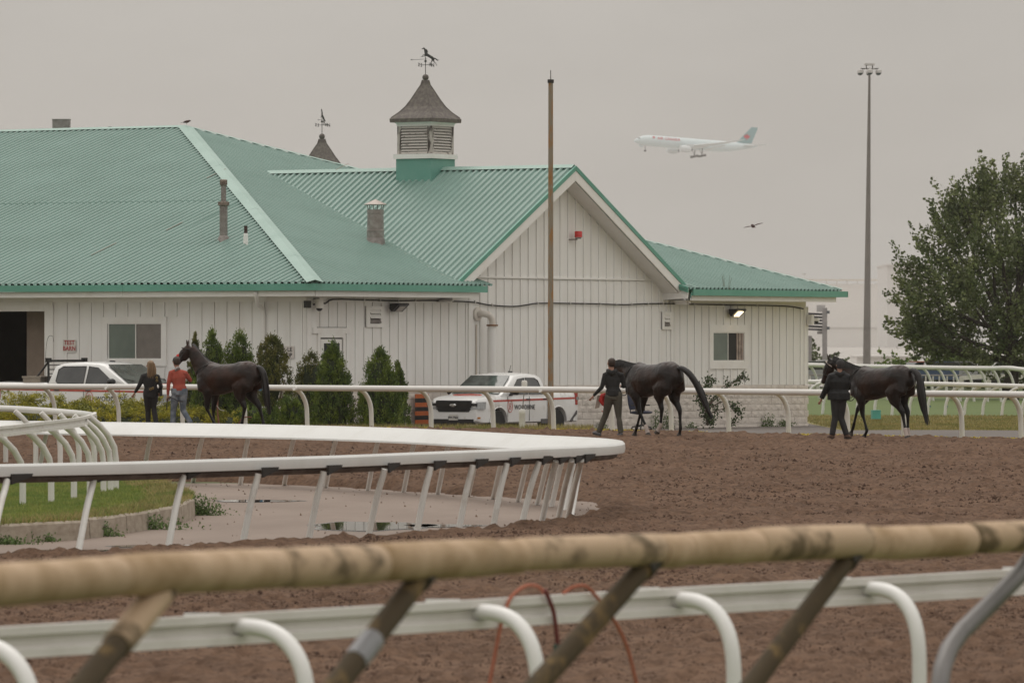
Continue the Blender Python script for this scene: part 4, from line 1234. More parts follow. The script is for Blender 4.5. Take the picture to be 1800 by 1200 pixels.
# ---------------------------------------------------------------- foreground rails
def fgD(px): return np.interp(px, [-300, 0, 1000, 1350, 1800, 2200], [28.4, 29.5, 33.6, 35.2, 37.0, 38.8])
def fgY(px): return np.interp(px, [-300, 0, 420, 840, 1190, 1530, 1800, 2200], [1148, 1129, 1104, 1078, 1056, 1037, 1021, 998])
fg = thing('running_rail', 'blurred white channel rail in the foreground with bent posts', 'rail', (P(900, 1075, 33).x, 33, 0))
fpath = smooth_path([P(x, float(fgY(x)), float(fgD(x))) for x in (-300, 0, 300, 600, 900, 1200, 1500, 1800, 2200)], 4)
channel(fpath, fg, mat('fg_white', (.73, .70, .665), rough=.45, vscale=2, col2=(.60, .57, .52), thresh=(.45, .75)), .168, .055, fg.location, seg=3.0)
FGW = mat('fg_post_white', (.80, .79, .765), rough=.35, coat=.2, var=.03)
for bx_, tx in [(62, -60), (541, 425), (946, 845), (1290, 1195), (1616, 1530), (1930, 1850)]:
    D = float(fgD(tx)); t = P(tx, float(fgY(tx)) - 3, D - .08); b = P(bx_, 1200, D - .45)
    h = t.z
    lean = Vector((b.x - t.x, b.y - t.y, 0))
    pts = [t - lean * .12, t, t + lean * .30 + Vector((0, 0, -.005)), t + lean * .58 + Vector((0, 0, -.04)), t + lean * .80 + Vector((0, 0, -.12)), t + lean * .94 + Vector((0, 0, -.24)), t + lean + Vector((0, 0, -.42)), Vector((b.x, b.y, .3)), Vector((b.x, b.y, -.05))]
    MB().tube(smooth_path(pts, 3), .046, n=14).out('post', FGW, fg, smooth=60, off=fg.location)
    c = t + Vector((-.12, .05, -.005))
    MB().box(c + Vector((-.10, .0, 0)), (.20, .05, .15)).out('splice_plate', FGW, fg, off=fg.location)
    MB().box(c + Vector((.05, .01, -.0)), (.06, .06, .10)).out('bracket', mat('bolt_grey', (.18, .16, .17), rough=.6), fg, off=fg.location)
# lead ropes hung over it
ORG = mat('orange_rope', (.40, .13, .075), rough=.85, bump=.6, bscale=60)
REDR = mat('dark_red_rope', (.14, .03, .025), rough=.85)
def rope(label, pix, r, m, dd=-.12, clip=None):
    pts = [P(x, y, float(fgD(x)) + dd + (q[0] if (q := extra) else 0)) for (x, y, *extra) in pix]
    t = thing('lead_rope', label, 'rope', pts[0])
    MB().tube(smooth_path(pts, 5), r, n=8).out('rope', m, t, smooth=60, off=t.location)
    if clip: MB().box(P(*clip, float(fgD(clip[0])) + dd), (.05, .05, .11)).out('snap', mat('green_clip', (.02, .06, .045)), t, off=t.location)
rope('pale orange rope with its tail hanging left of the dark red strap', [(858, 1215), (868, 1160), (880, 1100), (893, 1060), (905, 1042), (925, 1029, .05), (945, 1030, .12), (958, 1042, .1)], .011, ORG)
rope('dark red strap with green snap hanging over the foreground white rail', [(958, 1036), (964, 1050), (973, 1075), (978, 1110), (982, 1140)], .013, REDR, clip=(980, 1148))
rope('pale orange rope looped over the rail and hanging to the bottom right', [(990, 1042, .1), (1008, 1031, .08), (1030, 1030, .02), (1048, 1048), (1068, 1072), (1088, 1105), (1105, 1145), (1122, 1215)], .011, ORG)

# weathered padded rail nearest to the camera
def wdD(px): return np.interp(px, [-300, 0, 900, 1800, 2200], [18.2, 20.0, 24.6, 28.6, 30.4])
def wdY(px): return np.interp(px, [-300, 0, 205, 900, 1155, 1520, 1800, 2200], [1048, 1024, 1009, 977, 967, 952, 941, 925])
FOAM = mat('weathered_foam_sleeve', (.55, .395, .26), rough=.8, vscale=3.2, col2=(.33, .22, .115), thresh=(.40, .66), detail=6)
FOAM2 = mat('stained_foam_sleeve', (.50, .36, .235), rough=.8, vscale=4.0, col2=(.15, .105, .055), thresh=(.52, .64), detail=6)
wd = thing('padded_rail', 'blurred tan weathered rail with padded sleeves nearest the camera', 'rail', (P(900, 980, 24).x, 24, .65))
joints = [-300, -60, 205, 485, 660, 862, 912, 1155, 1200, 1325, 1515, 1545, 1700, 1900, 2200]
for i, (a, b) in enumerate(zip(joints, joints[1:])):
    n = 5; r0 = .079 * random.uniform(.94, 1.06); oy = random.uniform(-.010, .010)
    pts = []; rr = []
    for k in range(n + 1):
        x = a + (b - a) * k / n
        p = P(x, float(wdY(x)), float(wdD(x))) + Vector((0, 0, oy)); pts.append(p)
        rr.append(r0 * (.92 if k in (0, n) else 1) * random.uniform(.985, 1.015))
    e = (pts[1] - pts[0]) * .04
    pts = [pts[0] + e * .1, pts[0] + e * .9] + pts[1:-1] + [pts[-1] - e * .9, pts[-1] - e * .1]
    rr = [rr[0] * .9, rr[0] * 1.05] + rr[1:-1] + [rr[-1] * 1.05, rr[-1] * .9]
    MB().tube(pts, rr, n=18).out('sleeve', FOAM if i % 3 else FOAM2, wd, smooth=60, off=wd.location)
MB().tube([P(x, float(wdY(x)), float(wdD(x))) for x in range(-300, 2201, 100)], .045, n=10).out('inner_pipe', mat('old_pipe', (.06, .05, .03), rough=.8), wd, off=wd.location)
BARK = mat('old_wood_post', (.065, .044, .020), rough=.85, vscale=7, col2=(.22, .14, .05), thresh=(.54, .68), stretch=(1, 1, .5))
GREYP = mat('grey_steel_post', (.20, .19, .185), rough=.45, metal=.3)
for tx, ty, bx_, by, m in [(292, 1052, 130, 1225, BARK), (750, 1024, 575, 1225, BARK), (1148, 1003, 925, 1225, BARK), (1503, 988, 1305, 1225, BARK), (1845, 960, 1640, 1225, GREYP), (-160, 1080, -330, 1225, BARK)]:
    D = float(wdD(tx)); t = P(tx, ty - 24, D + .02); b = P(bx_, by, D - .9)
    L = b - t
    if m is GREYP:
        mids = [t, t + L * .25, P(1740, 1062, D - .3), P(1690, 1110, D - .45), P(1668, 1140, D - .55), P(1656, 1175, D - .7), P(1650, 1225, D - .8), Vector((P(1650, 1225, D - .8).x, D - .8, .6))]
        MB().tube(mids, .046, n=12).out('post', m, wd, smooth=60, off=wd.location)
    else:
        end = b + L.normalized() * 1.0; end.z = max(end.z, .55)
        po = MB().tube([t, t + L * .06, t + L * .3, t + L * .7, b, end], [.034, .046, .050, .050, .052, .052], n=12).out('post', m, wd, smooth=60, off=wd.location)
        MB().tube([t + L * .01 + Vector((0, 0, .0)), t + L * .09], .058, n=12).out('collar', mat('dark_collar', (.03, .022, .015)), po, smooth=60, off=wd.location)
        if tx == 750:
            a = t + L * .56; MB().tube([a, a + L * .17], .054, n=12).out('tape_band', mat('grey_tape', (.25, .25, .26), rough=.4), po, smooth=60, off=wd.location)
        if tx == 292:
            MB().tube([t + L * .0, t + L * .55], .058, n=12).out('sleeve', FOAM2, po, smooth=60, off=wd.location)

# bare rusty pole in front of the gable, light mast on the right
pp = P(968, 680, 160)
pole = thing('pole', 'tall rusty bare metal pole in front of the barn gable', 'pole', (pp.x, 160, float(tz(160))))
MB().lathe([(.085, -.2), (.075, 4), (.066, 9.9), (.066, 9.93), (0, 9.93)], n=12).out('shaft', RUST, pole, smooth=50)
MB().tube([(0, 0, 9.9), (0, 0, 10.2)], .012, n=6).out('tip_rod', DARKM, pole)
MB().lathe([(.09, 9.84), (.09, 9.94), (0, 9.94)], n=12).out('top_cap', DARKM, pole, smooth=40)
lm = P(1523.5, 690, 390)
mast = thing('light_mast', 'tall grey floodlight mast with a ring of lamps at its top', 'light mast', (lm.x, 390, 0))
MASTM = mat('mast_metal', (.185, .17, .155), rough=.6, var=.15, vscale=.4)
top = EYE + (600 - 126) * .039
MB().tube([(0, 0, 0), (.02, 0, 3), (.19, 0, top)], [.27, .25, .075], n=12).out('shaft', MASTM, mast, smooth=50)
LAMP = mat('lamp_housing', (.55, .53, .51), rough=.4); LAMPD = mat('lamp_lens', (.03, .05, .045), rough=.2)
tx_ = .19
MB().lathe([(.0, .05), (.42, .05), (.42, .09), (0, .09)], (tx_, 0, top + .12), 14).out('ring', MASTM, mast)
MB().lathe([(.36, .0), (.37, .12), (0, .14)], (tx_, 0, top + .42), 14).out('hub_plate', LAMP, mast, smooth=30)
for q in range(4):
    a = q * math.pi / 2 + .7; MB().tube([(tx_ + .3 * math.cos(a), .3 * math.sin(a), top + .15), (tx_ + .3 * math.cos(a), .3 * math.sin(a), top + .45)], .03, n=5).out('strut', DARKM, mast)
for q in range(6):
    a = q * math.pi / 3 + math.pi / 2; c = Vector((tx_ + .72 * math.cos(a), .72 * math.sin(a), top))
    MB().tube([(tx_ + .35 * math.cos(a), .35 * math.sin(a), top + .19), (c.x, c.y, top + .19)], .03, n=5).out('arm', DARKM, mast)
    lp = MB().lathe([(.19, -.12), (.20, 0), (.17, .10), (.06, .16), (0, .17)], c, 14).out('lamp', LAMP, mast, smooth=40)
    MB().lathe([(0, -.26), (.10, -.24), (.18, -.15), (.19, -.121)], c, 14).out('lens', LAMPD, lp, smooth=60)
# ---------------------------------------------------------------- shrubs and trees
THUJA = mat('arborvitae_leaf', (.06, .105, .016), rough=.65, vscale=3.2, col2=(.19, .245, .038), thresh=(.42, .66), island=.4, transl=.15)
THUJA2 = mat('arborvitae_leaf_brown', (.07, .085, .018), rough=.7, vscale=3.2, col2=(.20, .185, .045), thresh=(.42, .66), island=.4, transl=.15)
JUNI = mat('juniper_leaf', (.15, .165, .018), rough=.65, vscale=2.2, col2=(.52, .45, .05), thresh=(.40, .64), island=.35, transl=.2)
WOODY = mat('shrub_wood', (.15, .11, .085), rough=.85, var=.3, vscale=8)
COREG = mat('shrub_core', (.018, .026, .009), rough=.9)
MAPLE = mat('maple_leaf', (.085, .115, .042), rough=.6, vscale=.9, col2=(.23, .255, .105), thresh=(.40, .66), island=.45, transl=.3)
BARKT = mat('tree_bark', (.055, .043, .036), rough=.9, var=.3, vscale=4, bump=.5, bscale=8)

def thuja(label, px, py_top, py_base, wpx, D, m=THUJA, n=9000, round_=0.0, spires=1, core=.72, stems=0, low=0.0):
    b = P(px, py_base, D); b.z = float(tz(D)); H = P(px, py_top, D).z - b.z; R = wpx / 2 * D / F * 1.08
    t = thing('arborvitae', label, 'shrub', b, group='arborvitae shrubs along the barn wall')
    def prof(h):    # radius fraction at height fraction h
        cone = np.clip(1 - h ** 2.1, 0, 1) ** .9; rd = np.sqrt(np.clip(1 - (2 * h - .92) ** 2 / 1.25, 0, 1))
        basep = np.clip((h - low) / .10 + .55, 0, 1)
        return (cone * (1 - round_) + rd * round_) * basep * np.clip((1 - h) * 9, 0, 1) ** .5
    sp = [(0, 0, 1.0, 1.0)]
    for k in range(1, spires):
        a = random.uniform(0, 2 * math.pi); sp.append((math.cos(a) * R * .5, math.sin(a) * R * .5, random.uniform(.72, .93), random.uniform(.45, .62)))
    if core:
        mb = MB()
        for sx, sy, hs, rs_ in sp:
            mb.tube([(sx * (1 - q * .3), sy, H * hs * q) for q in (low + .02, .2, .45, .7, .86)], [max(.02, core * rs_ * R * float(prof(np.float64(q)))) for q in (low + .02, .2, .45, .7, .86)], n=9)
        mb.out('dark_shade_core', COREG, t, smooth=60)  # added dark solid, inner shade of the foliage put into its colour
    V0 = []; F0 = []; off = 0
    for sx, sy, hs, rs_ in sp:
        k = int(n * (rs_ if len(sp) == 1 else rs_ / sum(q[3] for q in sp)))
        # clumps: lobed sprays growing upward and outward
        nc = max(40, k // 34)
        hc = low + (1 - low) * rng.random(nc) ** 1.15; ac = rng.uniform(0, 2 * math.pi, nc)
        rc = prof(hc) * R * rs_ * rng.uniform(.80, 1.12, nc)
        cx = sx + np.cos(ac) * rc; cy = sy + np.sin(ac) * rc; cz_ = hc * H * hs
        idx = rng.integers(0, nc, k)
        sc = R * .125
        C = np.stack([cx[idx] + rng.normal(0, sc * .6, k), cy[idx] + rng.normal(0, sc * .6, k), cz_[idx] + rng.normal(0, sc * 1.1, k)], 1)
        C[:, 2] = np.clip(C[:, 2], .02, None)
        Dv = np.stack([np.cos(ac[idx]) * .5, np.sin(ac[idx]) * .5, np.full(k, 1.1)], 1) + rng.normal(0, .45, (k, 3))
        V, Fq = leaf_quads(C, Dv, rng.uniform(.05, .10, k), rng.uniform(.02, .035, k))
        V0.append(V); F0.append(Fq + off); off += len(V)
    np_mesh('foliage', np.concatenate(V0), np.concatenate(F0), m, t)
    for k in range(stems):
        a = random.uniform(-1, 1) * .35
        MB().tube([(a * .2, 0, -.05), (a * .35, 0, H * .2), (a, random.uniform(-.1, .1), H * .55)], [.035, .028, .015], n=6).out('stem', WOODY, t)
    return t
thuja('tall arborvitae directly behind the head of the leftmost horse', 372, 583, 764, 68, 150.5, n=12000, spires=3)
thuja('slim arborvitae spire left of the tall one, behind the horse head', 343, 586, 764, 36, 151.5, THUJA2, n=3500)
thuja('arborvitae with twin tips rising above the back of the leftmost horse', 421, 585, 764, 70, 151, n=12500, spires=4, round_=.25)
thuja('round topped brownish arborvitae with bare lower stems partly hiding the sign', 478, 593, 764, 60, 150, THUJA2, n=8500, round_=.85, low=.30, stems=6, core=.5)
thuja('squat brownish arborvitae leaning behind the pointed one near the door', 547, 622, 764, 66, 152, THUJA2, n=8000, round_=.5, spires=3)
thuja('broad pointed arborvitae standing in front of the barn door', 585, 607, 766, 68, 149.5, n=12500, round_=.15, spires=1, core=.8)
thuja('broad arborvitae standing alone between the door and the pickup', 668, 618, 766, 74, 149.5, n=12500, round_=.12, core=.8)
thuja('narrow arborvitae tip growing from right side of the lone broad one', 699, 636, 764, 40, 150.5, n=5000)
for px, y0, w, lab in ((447, 716, 62, 'low dark shrub under the hindquarters of the leftmost horse'), (508, 700, 46, 'low round shrub between the bare stemmed and the pointed arborvitae'), (487, 728, 60, 'lowest spreading shrub below the bare stemmed arborvitae')):
    thuja(lab, px, y0, 764, w, 148, n=4500, round_=.9, core=.7)

def juniper(label, px, ytop, D, wpx, n=9000):
    b = P(px, 700, D); b.z = float(tz(D)); H = P(px, ytop, D).z - b.z; R = wpx / 2 * D / F
    t = thing('juniper', label, 'shrub', b, group='spreading junipers behind the far rail')
    mb = MB(); mb.lathe([(R * .9, 0), (R * .8, H * .3), (R * .5, H * .6), (0, H * .72)], n=12); mb.out('dark_shade_core', COREG, t, smooth=80)  # added dark mound behind the leaves, coloured as their inner shade
    nc = 95; a = rng.uniform(0, 2 * math.pi, nc); q = np.sqrt(rng.random(nc)); hz = H * np.sqrt(np.clip(1 - q ** 2.2, 0, 1)) * rng.uniform(.45, .98, nc)
    idx = rng.integers(0, nc, n); s = rng.random(n)
    dirx = np.cos(a); diry = np.sin(a)
    L = .42 * (R / 1.2)
    C = np.stack([dirx[idx] * (q[idx] * R * .86 + s * L - L * .4), diry[idx] * (q[idx] * R * .86 + s * L - L * .4), hz[idx] + .16 * s ** .7 - .06], 1) + rng.normal(0, .035, (n, 3)) * [1.3, 1.3, 1]
    C[:, 2] = np.clip(C[:, 2], .03, None)
    Dv = np.stack([dirx[idx], diry[idx], np.full(n, .55)], 1) + rng.normal(0, .5, (n, 3))
    V, Fq = leaf_quads(C, Dv, rng.uniform(.05, .10, n), rng.uniform(.02, .03, n))
    np_mesh('foliage', V, Fq, JUNI, t)
jl = [(-80, 690, 152, 170, 'juniper cut by the left picture edge'), (35, 689, 151, 150, 'golden green juniper below the empty truck bed at far left'), (110, 696, 150.5, 130, 'golden juniper in front of the white truck rear door'), (190, 692, 151, 150, 'golden juniper in front of the white truck front door'),
      (268, 694, 151, 130, 'juniper behind the woman in black'), (60, 716, 148.5, 150, 'low front juniper at far left under the rail'), (150, 714, 148.5, 140, 'low front juniper between second and third rail posts'), (235, 716, 148.5, 140, 'low front juniper left of the woman legs'),
      (320, 716, 148.3, 130, 'juniper behind the legs of the man in jeans'), (400, 722, 148.2, 110, 'low juniper behind the forelegs of the leftmost horse'), (-20, 720, 148.3, 120, 'low juniper at the lower left rail end')]
for px, y, D, w, lab in jl: juniper(lab, px, y, D, w, n=6500)

# climbing bush at the window, weeds at the wall foot
def bush(label, px, D, twigs, m):
    b = P(px, 750, D); b.z = float(tz(D)) - .02
    t = thing('wild_bush', label, 'bush', b)
    V0 = []; F0 = []; off = 0
    for pts, nl, sp in twigs:
        w = [P(x, y, D + .1) - b for x, y in pts]; w[0].z = max(w[0].z, 0)
        w = smooth_path(w, 3)
        MB().tube(w, np.linspace(.022, .006, len(w)).tolist(), n=5).out('branch', WOODY, t)
        A = np.array([tuple(q) for q in w]); s = rng.random(nl) ** .7 * (len(A) - 1.001); i = s.astype(int); f = (s - i)[:, None]
        C = A[i] * (1 - f) + A[i + 1] * f + rng.normal(0, sp, (nl, 3))
        V, Fq = leaf_quads(C, rng.normal(size=(nl, 3)) + [.3, 0, .3], rng.uniform(.07, .13, nl), rng.uniform(.04, .06, nl))
        V0.append(V); F0.append(Fq + off); off += len(V)
    np_mesh('foliage', np.concatenate(V0), np.concatenate(F0), m, t)
BUSHL = mat('bush_leaf', (.05, .085, .022), rough=.55, island=.4, transl=.25, vscale=3, var=.3)
bush('sparse leafy bush climbing the wall below the lit window lamp', 1243, 172,
     [([(1243, 748), (1240, 715), (1236, 690), (1243, 672), (1250, 668)], 260, .09), ([(1243, 748), (1240, 725), (1232, 705), (1234, 690)], 220, .10), ([(1243, 746), (1246, 715), (1270, 690), (1290, 672), (1315, 664)], 190, .07),
      ([(1246, 712), (1262, 690), (1278, 678), (1278, 660)], 70, .05), ([(1250, 715), (1275, 705), (1295, 722), (1303, 726)], 150, .08), ([(1244, 730), (1258, 722), (1280, 716), (1298, 712)], 110, .08), ([(1244, 746), (1250, 738), (1240, 728)], 160, .09), ([(1285, 748), (1287, 742), (1292, 736)], 60, .05), ([(1290, 672), (1300, 664), (1308, 655)], 50, .04)], BUSHL)
for i, (px, w_, h_, lab, n_) in enumerate([(1339, .34, .40, 'upright weed tuft at wall foot between the window and the corner', 260), (1369, .36, .22, 'low green weed at wall foot near the barn corner', 200), (1163, .26, .60, 'tall green weed behind the middle horse hind legs', 240),
        (1144, .2, .75, 'tall reddish dry weed stalk at the wall behind the middle horse', 170), (1047, .2, .35, 'small weed at the wall behind the man with the red bundle', 120), (1203, .2, .18, 'tiny weed at the wall foot left of the climbing bush', 80), (1020, .5, .12, 'low weeds at the wall just behind the pickup bumper', 160)]):
    u = u_px(px); q = B(u, -.25, 0)
    weed('wall_weed', lab, (q.x, q.y, float(tz(q.y))), n_, w_, .16, h_, leaf=.06, group='weeds at the foot of the barn wall')
# weeds growing out of the gutter
q = B(u_px(1276, -OV), -OV - .02, 4.2)
t = thing('gutter_weed', 'thin dry weed sprouting from the green gutter right of the gable', 'weed', q)
for k in range(5):
    a = random.uniform(-.12, .12); MB().tube([(a, 0, 0), (a * 1.4, 0, .25), (a * 1.8, 0, random.uniform(.3, .5))], [.006, .005, .003], n=3).out('stem', mat('dry_stem', (.12, .10, .05)), t)

# big maple on the right
def maple(label, name, base, trunk_h, blobs, nspray, per, leafL, m=MAPLE, group=None, tr=1.0):
    t = thing(name, label, 'tree', base, group=group)
    top = Vector((0, 0, trunk_h))
    MB().tube([(0, 0, -.3), (0, 0, .4), (.1, 0, trunk_h * .5), top + Vector((.1, 0, 0)), top + Vector((.2, .1, 2.6 * tr))], [.50 * tr, .36 * tr, .31 * tr, .27 * tr, .16 * tr], n=12).out('trunk', BARKT, t, smooth=60)
    V0 = []; F0 = []; off = 0
    W = np.array([b[3] ** 2 for b in blobs]); W = W / W.sum()
    limbs = []
    for (bx_, by, bz, br) in blobs:
        a = Vector((.1, 0, trunk_h * random.uniform(.75, 1.4))); c = Vector((bx_, by, bz))
        mid = a.lerp(c, .5) + Vector((random.uniform(-.3, .3), random.uniform(-.3, .3), -.25))
        limbs.append((a, mid, c)); MB().tube(smooth_path([a, mid, c], 4), np.linspace(.14 * tr, .045 * tr, 9).tolist(), n=7).out('limb', BARKT, t, smooth=60)
    for _ in range(nspray):
        j = rng.choice(len(blobs), p=W); bx_, by, bz, br = blobs[j]
        d = rng.normal(size=3); d /= np.linalg.norm(d); q = br * rng.uniform(.35, 1.02)
        c = np.array([bx_, by, bz]) + d * q * [1, 1, .85]
        out = c - np.array([0.1, 0, trunk_h + .5]); out /= np.linalg.norm(out) + 1e-6
        g = out * 1.0 + np.array([0, 0, .45]) + rng.normal(0, .25, 3); g /= np.linalg.norm(g)
        L = rng.uniform(.6, 1.5); k = int(per * L)
        s = rng.random(k)
        curve = np.array([0, 0, .35]) * (s ** 2)[:, None] * L
        C = c + g * (s * L)[:, None] + curve + rng.normal(0, 1, (k, 3)) * (.15 * (1.12 - s) + .035)[:, None]
        Dv = g + rng.normal(0, .7, (k, 3)) + [0, 0, -.1]
        V, Fq = leaf_quads(C, Dv, rng.uniform(.75, 1.25, k) * leafL, rng.uniform(.75, 1.2, k) * leafL * .8)
        V0.append(V); F0.append(Fq + off); off += len(V)
    np_mesh('crown', np.concatenate(V0), np.concatenate(F0), m, t)
    return t
MD = 255; ms = MD / F
mbase = Vector(((1775 - 900) * ms, MD, 0))
def mp(px, py, r, dy=0): return ((px - 1775) * ms, dy, EYE + (600 - py) * ms, r * ms)
blobs = [mp(1640, 560, 52, -1), mp(1625, 505, 40, .8), mp(1660, 450, 48, -.5), mp(1700, 395, 50, 1), mp(1742, 362, 42, -.6), mp(1788, 345, 36, 1), mp(1830, 375, 52, 0), mp(1740, 440, 60, -2), mp(1690, 520, 58, -2),
         mp(1745, 540, 66, 2), mp(1800, 460, 66, 2), mp(1850, 460, 70, 0), mp(1800, 575, 66, -1.5), mp(1700, 600, 52, 1.5), mp(1860, 560, 70, 1), mp(1750, 620, 50, -1), mp(1650, 610, 36, 0), mp(1900, 500, 70, -1), mp(1820, 630, 50, 0), mp(1620, 590, 28, -1)]
maple('large dark green maple tree at right edge beyond the turf rails', 'maple_tree', mbase, 2.2, blobs, 860, 50, .16)
# the reaching branch tips of the left side
def spray_tips():
    t = [o for o in COL.objects if o.name.startswith('maple_tree')][0]
    V0 = []; F0 = []; off = 0
    for x, y in [(1556, 514), (1560, 528), (1553, 567), (1572, 588), (1590, 568), (1575, 490), (1583, 506), (1608, 416), (1612, 430), (1600, 452), (1612, 466), (1634, 368), (1640, 382), (1660, 352), (1680, 322), (1678, 338), (1700, 302), (1716, 300), (1734, 305), (1770, 284), (1787, 283), (1596, 612), (1604, 628), (1630, 640), (1585, 545), (1607, 480), (1600, 530), (1625, 400), (1650, 395), (1690, 350), (1752, 300), (1668, 330)]:
        tip = np.array([(x - 1775) * ms, rng.uniform(-1.5, 1.5), EYE + (600 - y) * ms])
        cen = np.array([-.3, 0, 4.2]); g = tip - cen; L = np.linalg.norm(g); g /= L; ln = 1.5
        a = tip - g * ln - np.array([0, 0, .18])
        MB().tube([tuple(a - g * .8), tuple(a), tuple(tip)], [.035, .025, .01], n=5).out('branch', BARKT, t)
        k = 120; s = rng.random(k)
        C = a + (tip - a) * s[:, None] + rng.normal(0, 1, (k, 3)) * (.17 * (1.1 - s) + .04)[:, None]
        V, Fq = leaf_quads(C, g + [0, 0, .3] + rng.normal(0, .7, (k, 3)), rng.uniform(.11, .19, k), rng.uniform(.09, .14, k))
        V0.append(V); F0.append(Fq + off); off += len(V)
    np_mesh('leaf_spray', np.concatenate(V0), np.concatenate(F0), MAPLE, t)
spray_tips()
# smaller far trees and shrubs under and left of the maple
for px, py, r, D, lab in [(1432, 650, 36, 420, 'small pale green tree just right of the barn corner'), (1462, 662, 26, 420, 'low tree right of the barn corner behind the grey post')]:
    s_ = D / F
    bl = [((q[0]) * s_, q[2], EYE + (600 - (py + q[1])) * s_, q[3] * s_) for q in [(0, 0, 0, r), (-r * .7, 10, .4, r * .7), (r * .7, 12, -.3, r * .7), (0, 22, 0, r)]]
    maple(lab, 'far_tree', Vector(((px - 900) * s_, D, 0)), 1.0, bl, 170, 30, .34, mat('pale_leaf', (.10, .125, .05), rough=.7, island=.35, vscale=1, var=.25), tr=.3)
for px, w, D, lab in [(1650, 50, 330, 'dark hedge shrub below the maple left of the pale board fence'), (1715, 60, 330, 'dark hedge shrub under the middle of the maple'), (1780, 60, 332, 'dark hedge shrub under the maple at right edge'), (1600, 40, 335, 'small dark hedge shrub left of the maple')]:
    s_ = D / F
    bl = [(q * s_, random.uniform(-.5, .5), EYE + (600 - random.uniform(650, 668)) * s_, 16 * s_) for q in range(-int(w / 2), int(w / 2) + 1, 12)]
    maple(lab, 'hedge_shrub', Vector(((px - 900) * s_, D, 0)), .3, bl, 70, 30, .22, THUJA, tr=.15)
# ---------------------------------------------------------------- pickup trucks
def lerp_list(x, tab):
    return float(np.interp(x, [t[0] for t in tab], [t[1] for t in tab]))
LENS = mat('headlight_glass', (.32, .33, .33), rough=.08, spec=.9, var=.3, vscale=9)
REDL = mat('tail_lamp', (.36, .015, .015), rough=.15, coat=.5)
STRIPE = mat('red_stripe', (.50, .085, .065), rough=.4, vscale=14, var=.25)
LOGOR = mat('red_logo', (.55, .13, .10), rough=.4)
TXTD = mat('dark_lettering', (.045, .045, .05), rough=.4)
AMBER = mat('amber_lamp', (.55, .22, .06), rough=.3)
TYRE = mat('tyre_rubber', (.022, .021, .02), rough=.85, var=.3)
RIMH = mat('brown_wheel_dust', (.20, .15, .12), rough=.6, metal=.3)
BEIGE = mat('toolbox_metal', (.33, .285, .245), rough=.45, metal=.3)

